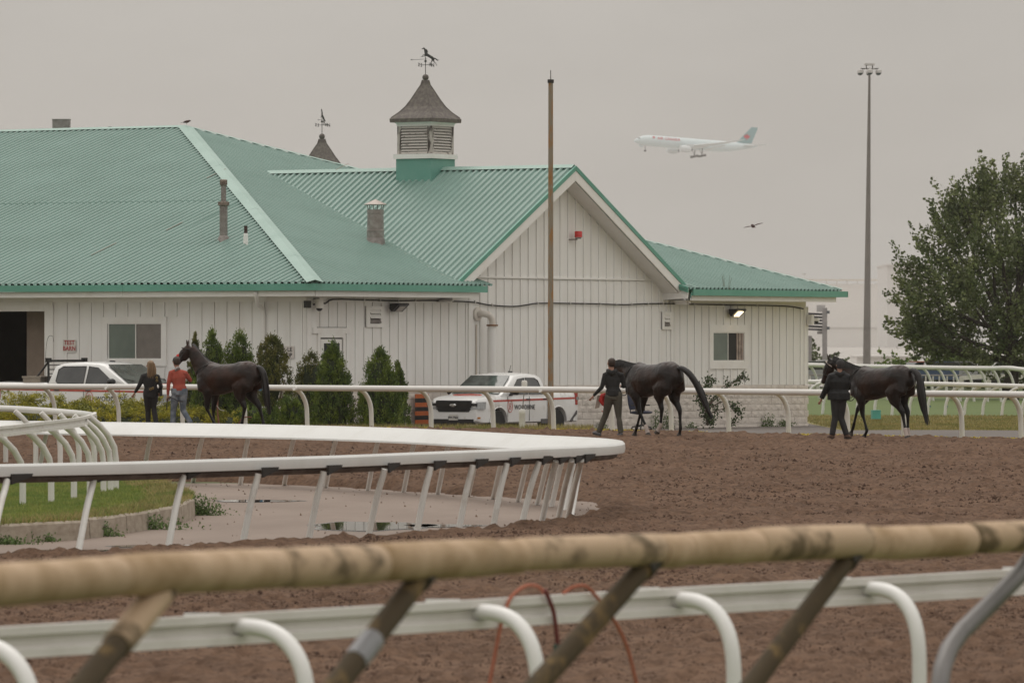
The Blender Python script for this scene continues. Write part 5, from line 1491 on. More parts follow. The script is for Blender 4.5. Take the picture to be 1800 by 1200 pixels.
def pickup(name, label, loc, rotz, S, group):
    t = thing(name, label, 'pickup truck', loc, rotz, group)
    L, W, wr = S['L'], S['W'] / 2, S['wr']
    xf, xr = L / 2, -L / 2
    ax = S['axles']
    def zlo(x):
        z = S['zlo']
        if x > xf - .15: z += (x - (xf - .15)) * .4
        for a in ax:
            d = abs(x - a); R = wr + .07
            if d < R: z = max(z, wr + math.sqrt(max(0, R * R - d * d)) * .96)
        return z
    def wid(x): return W * lerp_list(x, [(xr, .955), (xr + .25, .985), (xr + 1.5, 1.0), (xf - 1.2, 1.0), (xf - .45, .975), (xf - .12, .91), (xf, .80)])
    xs = sorted(set([round(v, 3) for v in np.linspace(xr, xf, 46)] + [round(a + d * (wr + .07), 3) for a in ax for d in np.cos(np.linspace(0, math.pi, 17))] + [round(a + s * (wr + .0705), 3) for a in ax for s in (-1, 1)]))
    rings = []
    for x in xs:
        zl = zlo(x); zh = lerp_list(x, S['top']); w = wid(x); zm = zl + (zh - zl) * .5
        half = [(0, zl), (w * .90, zl), (w * .985, zl + .04), (w * 1.0, min(zm, zh - .2)), (w * .995, zh - .18), (w * .965, zh - .06), (w * .90, zh), (w * .5, zh + .018), (0, zh + .025)]
        rings.append([(x, y, z) for y, z in half] + [(x, -y, z) for y, z in half[-2:0:-1]])
    body = MB().rings([[Vector(p) for p in r] for r in rings]).out('body', TRUCKD, t, smooth=32)
    # cab
    c = S['cab']; zb = S['belt']; wt = W * .955
    rings = []
    for x, z in c:
        h = max(z - zb, .012); y0 = wt; y1 = wt - h * .27
        half = [(0, zb - .04), (y0, zb - .04), (y0, zb), (y0 - h * .27 * .45, zb + h * .45), (y1 + .01, zb + h * .90), (y1 - .05, zb + h * .985), (y1 * .5, zb + h + .02), (0, zb + h + .03)]
        rings.append([(x, y, zz) for y, zz in half] + [(x, -y, zz) for y, zz in half[-2:0:-1]])
    MB().rings([[Vector(p) for p in r] for r in rings]).out('cab', TRUCKW, t, smooth=38)
    def side(pts, sgn, off=.008):
        return [Vector((x, sgn * (wt - max(z - zb, 0) * .27 + off), z)) for x, z in pts]
    for sgn in (1, -1):
        for w_, nm in zip(S['win'], ('window', 'window')):
            g = MB().prism(side(w_, sgn), (0, -sgn * .006, 0)).out(nm, mat('cab_glass', (.045, .047, .048), rough=.07, spec=.9, vscale=2, var=.4), t)
            ring = side(w_, sgn, .012)
            MB().tube([p for p in ring], .011, n=4, close=True, cap=False).out('seal', BLACKG, g)
    fx, fz, tx, tz_ = S['shield']
    yb, yt = wt - .10, wt - (tz_ - zb) * .27 - .09
    n_ = Vector((tz_ - fz, 0, fx - tx)).normalized() * .058
    ws = MB().prism([Vector((fx, -yb, fz)) + n_, Vector((fx, yb, fz)) + n_, Vector((tx, yt, tz_)) + n_, Vector((tx, -yt, tz_)) + n_], -n_ * .5).out('windshield', mat('windshield_glass', (.085, .098, .092), rough=.06, spec=.9, vscale=2.5, var=.55), t)
    for sgn in (-1, 1):
        a = Vector((fx - .02, sgn * .5 - .1, fz + .02)) + n_ * 1.4; MB().tube([a, a + Vector((-.10, sgn * .02 - .38, .07))], .012, n=5).out('wiper', BLACK, ws)
    rx, rz, rtx, rtz = S['rear_glass']
    nr_ = Vector((-(rtz - rz), 0, (rtx - rx))).normalized() * .05
    MB().prism([Vector((rx, -yb + .1, rz)) + nr_, Vector((rx, yb - .1, rz)) + nr_, Vector((rtx, yt - .06, rtz)) + nr_, Vector((rtx, -yt + .06, rtz)) + nr_], -nr_ * .5).out('rear_window', _mats['cab_glass'], t)
    # bed opening (dark liner)
    b0, b1, bz = S['bed']
    MB().bbox((b0, -W * .84, bz + .026), (b1, W * .84, bz + .034)).out('bed_liner', BLACKG, t)
    # wheels
    for a in ax:
        for sgn in (1, -1):
            M = Matrix.Translation((a, sgn * (W - .13), wr)) @ Matrix.Rotation(math.pi / 2, 4, 'X')
            w_ = .115
            wh = MB().lathe([(wr * .60, -w_), (wr * .90, -w_), (wr * .98, -w_ * .7), (wr, 0), (wr * .98, w_ * .7), (wr * .90, w_), (wr * .60, w_)], n=32, M=M).out('wheel', TYRE, t, smooth=40)
            MB().lathe([(wr * .61, -w_ * .8), (wr * .61, w_ * .8)], n=28, M=M).out('rim', STEELW, wh, smooth=40)
            disc = M @ Matrix.Translation((0, 0, -sgn * w_ * .55))
            MB().lathe([(0, -.01), (wr * .22, -.01), (wr * .30, .0), (wr * .6, .02), (wr * .6, .03), (0, .02)] if sgn < 0 else [(0, -.02), (wr * .6, -.03), (wr * .6, -.02), (wr * .30, 0), (wr * .22, .01), (0, .01)], n=24, M=disc).out('hub', STEELW, wh, smooth=30)
            for q in range(8):
                an = q * math.pi / 4; pc = disc @ Vector((math.cos(an) * wr * .44, math.sin(an) * wr * .44, 0))
                MB().lathe([(0, -.028), (.032, -.028), (.032, .028), (0, .028)], n=8, M=Matrix.Translation(pc) @ Matrix.Rotation(math.pi / 2, 4, 'X')).out('hole', BLACK, wh)
            # arch liner and lip
            Rr = wr + .085
            MB().tube([(a + math.cos(an) * Rr, sgn * (wid(a) * .995 + .004), wr + math.sin(an) * Rr * .965) for an in np.linspace(.0, math.pi, 18)], .022, n=6).out('arch_lip', TRUCKD, body, smooth=60)
            MB().lathe([(wr + .06, -.1), (wr + .06, .1), (0, .1)], n=24, M=Matrix.Translation((a, sgn * (W - .35), wr)) @ Matrix.Rotation(math.pi / 2, 4, 'X')).out('arch_liner', BLACK, body)
    # front end
    gw, g0, g1 = S['grille']
    grille = MB().prism([Vector((xf + .012, y, z)) for y, z in ((-gw, g1), (-gw + .02, g0 + .10), (-gw + .10, g0), (gw - .10, g0), (gw - .02, g0 + .10), (gw, g1), (gw - .03, g1 + .03), (-gw + .03, g1 + .03))], (-.16, 0, 0)).out('grille', BLACKG, t)
    zc = (g0 + g1) / 2 + .04
    for q in range(4): MB().bbox((xf + .010, -gw + .03, g0 + .06 + q * (g1 - g0) / 4.6), (xf + .032, gw - .03, g0 + .09 + q * (g1 - g0) / 4.6)).out('grille_bar', BLACK, grille)
    MB().bbox((xf + .012, -gw - .01, zc - .02), (xf + .04, gw + .01, zc + .03)).out('grille_bar', DARKM, grille)
    if S.get('oval'):
        MB().lathe([(0, -.02), (.115, -.02), (.115, .01), (.10, .018), (0, .02)], n=24, M=Matrix.Translation((xf + .045, 0, zc)) @ Matrix.Scale(.42, 4, (0, 0, 1)) @ Matrix.Rotation(math.pi / 2, 4, 'Y')).out('emblem', CHROME, grille, smooth=40)
    for sgn in (1, -1):
        y0, y1, h0, h1 = S['lamp']
        lp = MB().rings([[Vector((x, sgn * y, z)) for x, y, z in ((xf + dx, yy, h0), (xf + dx - .05, yy, h1), (xf + dx - .14, yy, h1), (xf + dx - .10, yy, h0))] for yy, dx in ((y0, .02), ((y0 + y1) / 2, .01), (y1 - .06, -.03), (y1, -.14))]).out('headlight', LENS, t, smooth=40)
        MB().bbox((xf - .02, sgn * (y0 + .03), (h0 + h1) / 2 - .01), (xf + .032, sgn * (y0 + .22), (h0 + h1) / 2 + .06)).out('lamp_insert', BLACKG, lp)
        MB().bbox((xf - .05, sgn * (y1 - .12), S['zlo'] + .14), (xf - .015, sgn * (y1 - .04), S['zlo'] + .19)).out('side_marker', AMBER, t)
    MB().bbox((xf - .1, -W * .72, S['zlo'] - .03), (xf + .02, W * .72, S['zlo'] + .13)).out('bumper', BLACKG, t)
    pl = MB().bbox((xf + .024, S['plate'] - .15, S['zlo'] + .10), (xf + .034, S['plate'] + .15, S['zlo'] + .26)).out('license_plate', mat('plate_white', (.62, .60, .56), rough=.4), t)
    me = text_mesh('BW 77621', .085, .003, 'CENTER', .9); me.transform(Matrix.Translation((xf + .036, S['plate'], S['zlo'] + .15)) @ Matrix.Rotation(math.pi / 2, 4, 'Z') @ Matrix.Rotation(math.pi / 2, 4, 'X')); link_mesh('plate_lettering', me, TXTD, pl)
    # rear
    for sgn in (1, -1):
        tl0, tl1 = S['tail']
        MB().rings([[Vector((xr - .008 + dx, sgn * W * q, z)) for dx, q in ((0, .93), (0, .80), (.16, .80), (.17, .992), (.05, .985))] for z in (tl0, tl1)]).out('tail_light', REDL, t, smooth=30)
        MB().bbox((xr - .012, sgn * W * .88, (tl0 + tl1) / 2 - .04), (xr + .12, sgn * W * .996, (tl0 + tl1) / 2 + .05)).out('reverse_lamp', LENS, t)
        MB().rings([[Vector((x, sgn * W * q, z)) for x, q, z in ((xr - .05, .9, .46), (xr - .05, .9, .62), (xr + .10, 1.004, .66), (xr + .42, 1.006, .40), (xr + .40, 1.004, .34))], [Vector((x, sgn * W * q, z)) for x, q, z in ((xr - .05, .6, .46), (xr - .05, .6, .62), (xr + .10, .6, .66), (xr + .42, .6, .40), (xr + .40, .6, .34))]]).out('rear_bumper', mat('grey_cladding', (.09, .085, .085), rough=.6), t)
        MB().bbox((-.9, sgn * W * .97, S['zlo'] - .02), (S['axles'][1] + wr + .12, sgn * (W + .004), S['zlo'] + .11) if False else (ax[1] + wr + .55, sgn * (W + .004), S['zlo'] + .11)).out('sill_cladding', _mats['grey_cladding'], t) if S.get('clad') else None
        # mirror, handles, stripe, door seams
        mx = S['mirror']
        mi = MB(); mi.tube([(mx, sgn * (wt - .02), zb + .02), (mx + .02, sgn * (wt + .10), zb + .03)], .03, n=6)
        mi.out('mirror_arm', BLACKG, t)
        MB().tube([(mx + .05, sgn * (wt + .06), zb + .10), (mx + .04, sgn * (wt + .14), zb + .105), (mx + .02, sgn * (wt + .28), zb + .10), (mx + .0, sgn * (wt + .31), zb + .095)], [.06, .085, .08, .05], n=10, rb=[.06, .085, .08, .05]).out('mirror', BLACKG, t, smooth=60)
        for hx in S['handles']:
            MB().tube([(hx - .09, sgn * (W + .0), S['hz']), (hx - .06, sgn * (W + .03), S['hz']), (hx + .06, sgn * (W + .03), S['hz'] + .004), (hx + .09, sgn * (W + .0), S['hz'] + .006)], .016, n=6).out('door_handle', BLACKG, t)
        for sx in S['seams']:
            MB().bbox((sx, sgn * (W * .99), S['zlo'] + .06), (sx + .009, sgn * (W + .0045), zb - .02)).out('door_seam', DARKM, body)
        z0 = S['stripe']
        sp = [xf - .45, xf - .9, 0, xr + .5, xr + .17]
        st = MB()
        for q0, q1 in zip(sp, sp[1:]):
            st.poly([Vector((x, sgn * (wid(x) * 1.0 + .009), z)) for x, z in ((q0, z0 - .026 + (q0 - xf) * -.012), (q1, z0 - .026 + (q1 - xf) * -.012), (q1, z0 + .026 + (q1 - xf) * -.012), (q0, z0 + .026 + (q0 - xf) * -.012))])
        st.out('stripe', STRIPE, body)
        # door lettering and ring emblem
        Rt = Matrix.Rotation(math.pi / 2 if sgn < 0 else math.pi / 2, 4, 'X')
        base = Matrix.Translation((S['textx'], sgn * (W + .010), S['textz'])) @ (Matrix.Rotation(math.pi, 4, 'Z') if sgn > 0 else Matrix.Identity(4)) @ Rt
        me = text_mesh('WOODBINE', .185, .002, 'LEFT', 1.06); me.transform(base @ Matrix.Translation((.30, 0, 0))); link_mesh('door_lettering', me, TXTD, body)
        rg = MB().tube([base @ Vector((.08 + .12 * math.cos(a), .09 + .17 * math.sin(a), 0)) for a in np.linspace(0, 2 * math.pi, 24, endpoint=False)], .009, n=4, close=True, cap=False)
        rg.out('door_emblem', LOGOR, body)
        for dz in (.02, .11): MB().tube([base @ Vector((.08 + .045 * math.cos(a), .09 + dz - .065 + .045 * math.sin(a), 0)) for a in np.linspace(0, 2 * math.pi, 12, endpoint=False)], .008, n=4, close=True, cap=False).out('door_emblem', LOGOR, body)
    # hood emblem ring
    hx, hz_ = S['hood']
    ho = MB().tube([(hx + .20 * math.cos(a), .46 * math.sin(a), lerp_list(hx + .20 * math.cos(a), S['top']) + .035 - .01 * abs(math.sin(a))) for a in np.linspace(0, 2 * math.pi, 30, endpoint=False)], .012, n=4, close=True, cap=False).out('hood_emblem', LOGOR, t)
    me = text_mesh('WOODBINE', .15, .004, 'CENTER'); me.transform(Matrix.Translation((hx - .02, 0, lerp_list(hx, S['top']) + .036)) @ Matrix.Rotation(math.pi / 2, 4, 'Z')); link_mesh('hood_lettering', me, LOGOR, ho)
    axx, axz = S['antenna']
    MB().box((axx, -.0, axz + .02), (.16, .05, .05)).out('antenna_fin', BLACKG, t)
    return t

compact = dict(L=5.07, W=1.84, wr=.36, axles=(1.62, -1.45), zlo=.33, belt=1.10,
    top=[(-2.535, 1.20), (-.95, 1.20), (-.85, 1.12), (1.25, 1.12), (1.42, 1.13), (2.1, 1.08), (2.42, 1.02), (2.52, .96), (2.535, .92)],
    cab=[(1.46, 1.12), (.62, 1.645), (.40, 1.70), (-.1, 1.725), (-.55, 1.70), (-.74, 1.64), (-.93, 1.12)],
    shield=(1.42, 1.125, .66, 1.62), rear_glass=(-.92, 1.16, -.76, 1.6),
    win=[[(1.02, 1.14), (.46, 1.56), (.12, 1.60), (.10, 1.14)], [(.03, 1.14), (.05, 1.60), (-.42, 1.59), (-.58, 1.52), (-.70, 1.14)]],
    bed=(-2.42, -1.0, 1.20), grille=(.60, .66, .95), lamp=(.55, .90, .74, .94), plate=-.0, tail=(.82, 1.17), mirror=1.02, handles=(.15, -.72), hz=1.0,
    seams=(1.18, .07, -.86), stripe=.955, textx=1.16, textz=.72, hood=(1.85, 1.1), antenna=(-.35, 1.74), clad=True, oval=True)
D2 = 160.8; rot = math.radians(180 + 57)
# front left wheel etc. placed from the photograph: nose towards lower left
def truck_at(px, D, S): return P(px, 700, D)
q = P(885, 700, D2); q.z = float(tz(D2)) - .04
tk = pickup('pickup_truck', 'small white pickup with red stripe and WOODBINE lettering parked beside the gable wall', (q.x, q.y, q.z), rot, compact, 'white pickups with red stripe')
MB().tube([(-.30, 0, 1.76), (-.38, 0, 1.95)], .008, n=5).out('antenna', BLACK, tk)

full = dict(L=5.9, W=2.06, wr=.41, axles=(1.95, -1.78), zlo=.42, belt=1.31,
    top=[(-2.95, 1.38), (-1.2, 1.38), (-1.1, 1.31), (1.4, 1.31), (1.6, 1.32), (2.4, 1.30), (2.85, 1.22), (2.95, 1.1)],
    cab=[(1.58, 1.33), (.72, 1.86), (.50, 1.915), (0, 1.94), (-.7, 1.92), (-.98, 1.84), (-1.14, 1.33)],
    shield=(1.54, 1.335, .76, 1.835), rear_glass=(-1.13, 1.38, -1.0, 1.8),
    win=[[(1.18, 1.35), (.52, 1.79), (.20, 1.83), (.16, 1.35)], [(.08, 1.35), (.10, 1.83), (-.70, 1.82), (-.84, 1.74), (-.88, 1.42), (-.80, 1.35)]],
    bed=(-2.85, -1.2, 1.38), grille=(.72, .72, 1.15), lamp=(.68, 1.0, .85, 1.08), plate=0, tail=(.95, 1.33), mirror=1.15, handles=(.28, -.80), hz=1.17,
    seams=(1.35, .12, -1.02), stripe=1.13, textx=.25, textz=.88, hood=(2.2, 1.3), antenna=(.35, 1.94), clad=False, oval=False)
D1 = 157.5
q = P(180, 700, D1); q.z = EYE + (600 - 635.5) * D1 / F - 1.955
tk1 = pickup('pickup_truck', 'large white crew cab pickup with headache rack parked beside the TEST BARN sign', (q.x, q.y, q.z), math.radians(-33), full, 'white pickups with red stripe')
# headache rack and toolbox
rk = MB().tube([(-1.22, -.85, 1.36), (-1.25, -.82, 1.98), (-1.25, .82, 1.98), (-1.22, .85, 1.36)], .035, n=8).out('headache_rack', BLACKG, tk1)
for y in (-.82, .82):
    MB().box((-1.25, y, 2.0), (.12, .14, .12)).out('work_lamp', BLACK, rk)
    MB().tube([(-1.25, y, 1.95), (-1.75, y, 1.42)], .03, n=6).out('brace', BLACKG, rk)
for z in (1.5, 1.62, 1.74, 1.86): MB().tube([(-1.24, -.82, z), (-1.24, .82, z)], .014, n=5).out('rack_bar', BLACKG, rk)
tb_ = thing('toolbox', 'beige metal toolbox lying across the bed of the larger pickup', 'toolbox', (q.x, q.y, q.z), math.radians(-33))
MB().bbox((-2.05, -.93, 1.25), (-1.45, .93, 1.50)).out('box', BEIGE, tb_)
MB().bbox((-2.08, -.95, 1.503), (-1.42, .95, 1.555)).out('lid', BEIGE, tb_)
wa = thing('whip_antenna', 'thin wire antenna loop bent over behind the larger pickup cab', 'antenna', (q.x, q.y, q.z), math.radians(-33))
MB().tube(smooth_path([(-1.3, -.9, 1.4), (-1.28, -.9, 2.2), (-1.2, -.9, 2.62), (-1.05, -.9, 2.66), (-1.0, -.9, 2.5)], 4), .006, n=4).out('whip', DARKM, wa)

# ---------------------------------------------------------------- small fixtures on the walls
def onB(px, py, off=0.0):
    u = u_px(px, -off); return B(u, -off, zB(py, u, -off))
def onA(px, py, off=0.0):
    v = v_px(px, -off); return B(-off, v, zB(py, -off, v))
ANG_A = math.atan2(-BV.y, -BV.x)         # local +x runs left-to-right on the left wall
ANG_B = math.atan2(BU.y, BU.x)
CABLE = mat('black_cable', (.015, .014, .014), rough=.5)
cb = thing('cable', 'black cable sagging along the long right wall under the eaves', 'cable', onB(560, 533, .06))
pts = [onB(x, y, .075) for x, y in [(551, 535), (572, 533), (586, 526), (640, 527), (700, 528.5), (760, 528), (800, 529.5), (833, 531), (860, 536), (900, 538.5), (925, 536), (945, 533), (990, 533), (1050, 534), (1095, 535.5), (1130, 534), (1170, 533.5), (1210, 534.5), (1290, 536), (1380, 538), (1412, 542.5)]]
MB().tube(smooth_path(pts, 3), .022, n=6).out('cable_run', CABLE, cb, smooth=60, off=cb.location)
for x, y in [(640, 527), (668, 528), (700, 528.5), (730, 528), (835, 531), (865, 536), (945, 533), (1002, 533), (1027, 533.5), (1055, 534), (1083, 535), (1110, 535), (1139, 534), (1165, 533.5), (1220, 535), (1270, 536), (1330, 537)]:
    MB().box((0, 0, 0), (.03, .05, .09), Matrix.Translation(onB(x, y - .5, .07)) @ Matrix.Rotation(ANG_B, 4, 'Z')).out('clip', TRIMP, cb, off=cb.location)
def flood(label, px, py, lit):
    o = thing('flood_light', label, 'lamp', onB(px, py, .0), ANG_B)
    MB().tube([(0, 0, .10), (0, -.16, .08)], .03, n=6).out('bracket', BLACKG, o)
    h = MB().rings([[Vector((x, -.12, -.02)), Vector((x, -.14, .12)), Vector((x, -.42, .13)), Vector((x, -.44, .09)), Vector((x, -.20, -.11))] for x in (-.20, .34)]).out('housing', BLACKG, o)
    m = mat('lit_lamp_glass', (.9, .8, .6), rough=.3, emit=(1.0, .78, .45, 4.0)) if lit else mat('unlit_lamp_glass', (.42, .39, .36), rough=.2)
    MB().prism([Vector((-.08, -.235, -.100)), Vector((.22, -.235, -.100)), Vector((.22, -.40, .045)), Vector((-.08, -.40, .045))], (0, -.006, -.008)).out('lens', m, o)
flood('unlit floodlight under the eaves right of the upper left wall vent', 685, 541, False)
flood('lit warm floodlight above the right window', 1281, 550, True)
# camera dome at the corner
o = thing('security_camera', 'white dome camera with black junction box near the barn corner', 'camera', onB(544, 536, .0), ANG_B)
MB().bbox((-.28, -.10, -.08), (-.06, -.0, .12)).out('junction_box', BLACKG, o)
MB().lathe([(.10, .14), (.115, .12), (.125, -.10), (.12, -.12)], (.16, -.22, .03), 16).out('housing', TRIMP, o, smooth=40)
MB().lathe([(.0, -.20), (.05, -.19), (.085, -.15), (.09, -.12)], (.16, -.22, .03), 14).out('dome', BLACKG, o, smooth=60)
MB().tube([(.16, -.02, .18), (.16, -.22, .18)], .02, n=6).out('arm', BLACKG, o)
o = thing('security_camera', 'small grey camera on a box at the far right barn corner', 'camera', B(UW, -.05, zB(562, UW, 0)), ANG_B)
MB().bbox((-.02, -.20, -.16), (.14, -.03, .16)).out('junction_box', TRIMP, o)
MB().tube([(.14, -.12, 0), (.36, -.12, .0)], .022, n=6).out('arm', TRIMP, o)
MB().lathe([(.07, .06), (.10, .03), (.10, -.04)], (.42, -.12, .0), 12).out('housing', TRIMP, o, smooth=40)
MB().lathe([(0, -.12), (.06, -.09), (.07, -.04)], (.42, -.12, .0), 12).out('dome', BLACKG, o, smooth=60)
# exhaust elbow and big pipe
o = thing('exhaust_pipe', 'white elbow pipe with rusty flange and tall pipe left of the gable pole', 'pipe', onB(838, 552, 0), ANG_B)
MB().bbox((-.30, -.02, -.28), (.05, -.002, .24)).out('wall_plate', TRIMP, o)
PIPEW = mat('rusty_white_pipe', (.70, .655, .60), rough=.5, vscale=5, col2=(.30, .13, .05), thresh=(.60, .68))
MB().tube([(-.06, 0, .0), (-.06, -.10, .0)], .20, n=16).out('flange', PIPEW, o, smooth=40)
MB().tube(smooth_path([(-.06, -.05, 0), (-.02, -.24, .01), (.12, -.36, -.04), (.20, -.40, -.18), (.205, -.40, -.30)], 3), .095, n=14).out('elbow', PIPEW, o, smooth=60)
MB().lathe([(0, -.345), (.17, -.345), (.17, -.30), (0, -.30)], (.205, -.40, 0), 16).out('flange', mat('rust_flange', (.22, .12, .06), rough=.85, vscale=9, var=.4), o, smooth=30)
MB().lathe([(.125, -3.4), (.125, -.345)], (.205, -.40, 0), 16).out('pipe', WALLP, o, smooth=50)
MB().bbox((-.12, -.05, -3.4), (-.05, -.04, -.3)).out('rust_streak_board', mat('rust_streak', (.60, .54, .47), rough=.7, vscale=5, col2=(.42, .30, .19), thresh=(.5, .75), stretch=(2, 2, .3)), o)
# red beacon
o = thing('beacon', 'red warning beacon on a small bracket high on the gable', 'beacon', onB(1003, 421, 0), ANG_B)
MB().tube([(-.18, -.02, -.0), (-.02, -.14, 0), (.03, -.22, .0)], .022, n=6).out('bracket', GALV, o)
MB().lathe([(.09, .02), (.09, .06)], (.05, -.24, 0), 14).out('base', GALV, o, smooth=40)
MB().lathe([(.115, .065), (.115, .22), (.10, .245), (0, .25)], (.05, -.24, 0), 16).out('lens', mat('red_lens', (.60, .02, .015), rough=.25, coat=.4), o, smooth=40)
# signs
def sign(label, c, ang, w, h, lines, m, size, lab_align='CENTER'):
    o = thing('sign', label, 'sign', c, ang)
    MB().bbox((-w / 2, -.055, -h / 2), (w / 2, -.045, h / 2)).out('board', mat('sign_white', (.68, .63, .59), rough=.4), o)
    me = text_mesh(lines, size, .003, lab_align, 1.02)
    zs = [v.co.y for v in me.vertices]; xs_ = [v.co.x for v in me.vertices]
    me.transform(Matrix.Translation((0 if lab_align == 'CENTER' else w / 2 - .05 - max(xs_), -.060, -(max(zs) + min(zs)) / 2)) @ Matrix.Rotation(math.pi / 2, 4, 'X'))
    link_mesh('lettering', me, m, o)
    return o
sc_ = onA(124, 607); dA = sc_.y
sign('white sign with red TEST BARN lettering right of the garage opening', sc_, ANG_A, .46, .33, 'TEST\nBARN', mat('sign_red', (.38, .012, .012), rough=.5), .172)
MB().bbox((-.20, -.05, -.20), (.20, -.02, -.175)).out('ledge', TRIMP, [x for x in COL.objects if x.name.startswith('sign')][0])
sign('white sign half hidden by the round brown topped shrub, letters LE and UP showing', onA(507.5, 619), ANG_A, .42, .34, 'LE\nUP', mat('sign_black', (.03, .03, .03), rough=.5), .165, 'RIGHT')
# striped board at the wall
q = onB(750, 690, .25); q.z = float(tz(q.y))
o = thing('hazard_board', 'orange and black striped hazard board standing left of the small pickup', 'hazard board', q, ANG_B)
hz = EYE + (600 - 692) * q.y / F - q.z
ORB = mat('hazard_orange', (.55, .13, .03), rough=.5)
n = 9
for k in range(n): MB().bbox((-.55, 0, hz * k / n + .001), (.10, .03, hz * (k + 1) / n - .001)).out('stripe', BLACK if k % 2 else ORB, o)
# office chair by the wall
q = P(1128, 745, 168); q.z = float(tz(168)) + .0
ch = thing('office_chair', 'navy blue swivel office chair standing behind the middle horse forelegs', 'chair', q, math.radians(-25))
NAVY = mat('navy_fabric', (.020, .024, .05), rough=.85)
k_ = 1.12
for a in range(5):
    R = Matrix.Rotation(a * 2 * math.pi / 5, 4, 'Z')
    l = MB().tube([R @ Vector((.02, 0, .14)), R @ Vector((.30, 0, .085))], [.03, .022], n=6).out('leg', BLACKG, ch)
    MB().lathe([(0, -.02), (.032, -.02), (.032, .02), (0, .02)], n=10, M=R @ Matrix.Translation((.30, 0, .035)) @ Matrix.Rotation(math.pi / 2, 4, 'X')).out('castor', BLACK, l)
MB().tube([(0, 0, .12), (0, 0, .46)], .028, n=10).out('column', BLACKG, ch)
MB().tube([(0, -.27, .50), (0, -.22, .52), (0, .20, .52), (0, .27, .50)], [.20, .27, .27, .22], n=16, rb=[.03, .05, .05, .03]).out('seat', NAVY, ch, smooth=60)
MB().tube([(-.30, 0, .60), (-.33, 0, .80), (-.36, 0, 1.05), (-.37, 0, 1.13)], [.20, .25, .24, .16], n=16, rb=[.035, .045, .04, .03], up=Vector((1, 0, 0))).out('backrest', NAVY, ch, smooth=60)
MB().tube([(-.1, 0, .47), (-.36, 0, .50), (-.38, 0, .75)], .022, n=6).out('back_support', BLACKG, ch)
for sgn in (1, -1):
    MB().tube([(-.05, sgn * .27, .50), (-.05, sgn * .31, .56), (-.05, sgn * .31, .72)], .02, n=6).out('armrest_post', BLACKG, ch)
    MB().tube([(-.20, sgn * .31, .73), (.12, sgn * .31, .73)], .035, n=8, rb=.02).out('armrest', BLACKG, ch)
# teal block in the grass
q = P(1539.5, 735, 190); q.z = EYE + (600 - 736) * .0190
o = thing('marker_block', 'small teal cube block lying in the rough grass', 'block', q, .15)
TEAL = mat('teal_paint', (.09, .36, .31), rough=.5)
MB().bbox((-.14, -.14, 0), (.14, .14, .27)).out('box', TEAL, o); MB().bbox((-.145, -.145, .272), (.145, .145, .295)).out('lid', TEAL, o)
# ---------------------------------------------------------------- horses
def coat_mat(name, base, warm, dark):
    m = bpy.data.materials.new(name); m.use_nodes = True
    n, l = m.node_tree.nodes, m.node_tree.links; b = n['Principled BSDF']
    b.inputs['Roughness'].default_value = .31; b.inputs['Specular IOR Level'].default_value = .30
    t = n.new('ShaderNodeTexCoord'); z = n.new('ShaderNodeTexNoise'); z.inputs['Scale'].default_value = 2.6; z.inputs['Detail'].default_value = 5
    l.new(t.outputs['Object'], z.inputs[0])
    mr = n.new('ShaderNodeMapRange'); mr.inputs['From Min'].default_value = .40; mr.inputs['From Max'].default_value = .62; l.new(z.outputs['Fac'], mr.inputs['Value'])
    mx = n.new('ShaderNodeMixRGB'); mx.inputs[1].default_value = tuple(base) + (1,); mx.inputs[2].default_value = tuple(warm) + (1,); l.new(mr.outputs[0], mx.inputs[0])
    sp = n.new('ShaderNodeSeparateXYZ'); l.new(t.outputs['Object'], sp.inputs[0])
    m2 = n.new('ShaderNodeMapRange'); m2.inputs['From Min'].default_value = .62; m2.inputs['From Max'].default_value = .95; l.new(sp.outputs['Z'], m2.inputs['Value'])
    mx2 = n.new('ShaderNodeMixRGB'); mx2.inputs[1].default_value = tuple(dark) + (1,); l.new(m2.outputs[0], mx2.inputs[0]); l.new(mx.outputs[0], mx2.inputs[2])
    l.new(mx2.outputs[0], b.inputs['Base Color'])
    h = n.new('ShaderNodeTexNoise'); h.inputs['Scale'].default_value = 4.5; h.inputs['Detail'].default_value = 2; l.new(t.outputs['Object'], h.inputs[0])
    bp = n.new('ShaderNodeBump'); bp.inputs['Strength'].default_value = .7; bp.inputs['Distance'].default_value = .05; l.new(h.outputs['Fac'], bp.inputs['Height']); l.new(bp.outputs[0], b.inputs['Normal'])
    return m
COAT1 = coat_mat('bay_coat', (.016, .009, .007), (.042, .017, .010), (.007, .005, .005))
COAT2 = coat_mat('dark_bay_coat', (.012, .008, .007), (.032, .015, .010), (.006, .005, .005))
HAIR = mat('black_horse_hair', (.010, .008, .008), rough=.5, var=.4, vscale=20, stretch=(1, 1, .1))
HOOF = mat('hoof', (.05, .038, .03), rough=.5); SOCK = mat('white_sock', (.50, .42, .38), rough=.8)
LEATH = mat('black_leather', (.012, .011, .011), rough=.4); EYEM = mat('dark_eye', (.008, .006, .005), rough=.05)
REDC = mat('red_cloth', (.55, .035, .025), rough=.65)

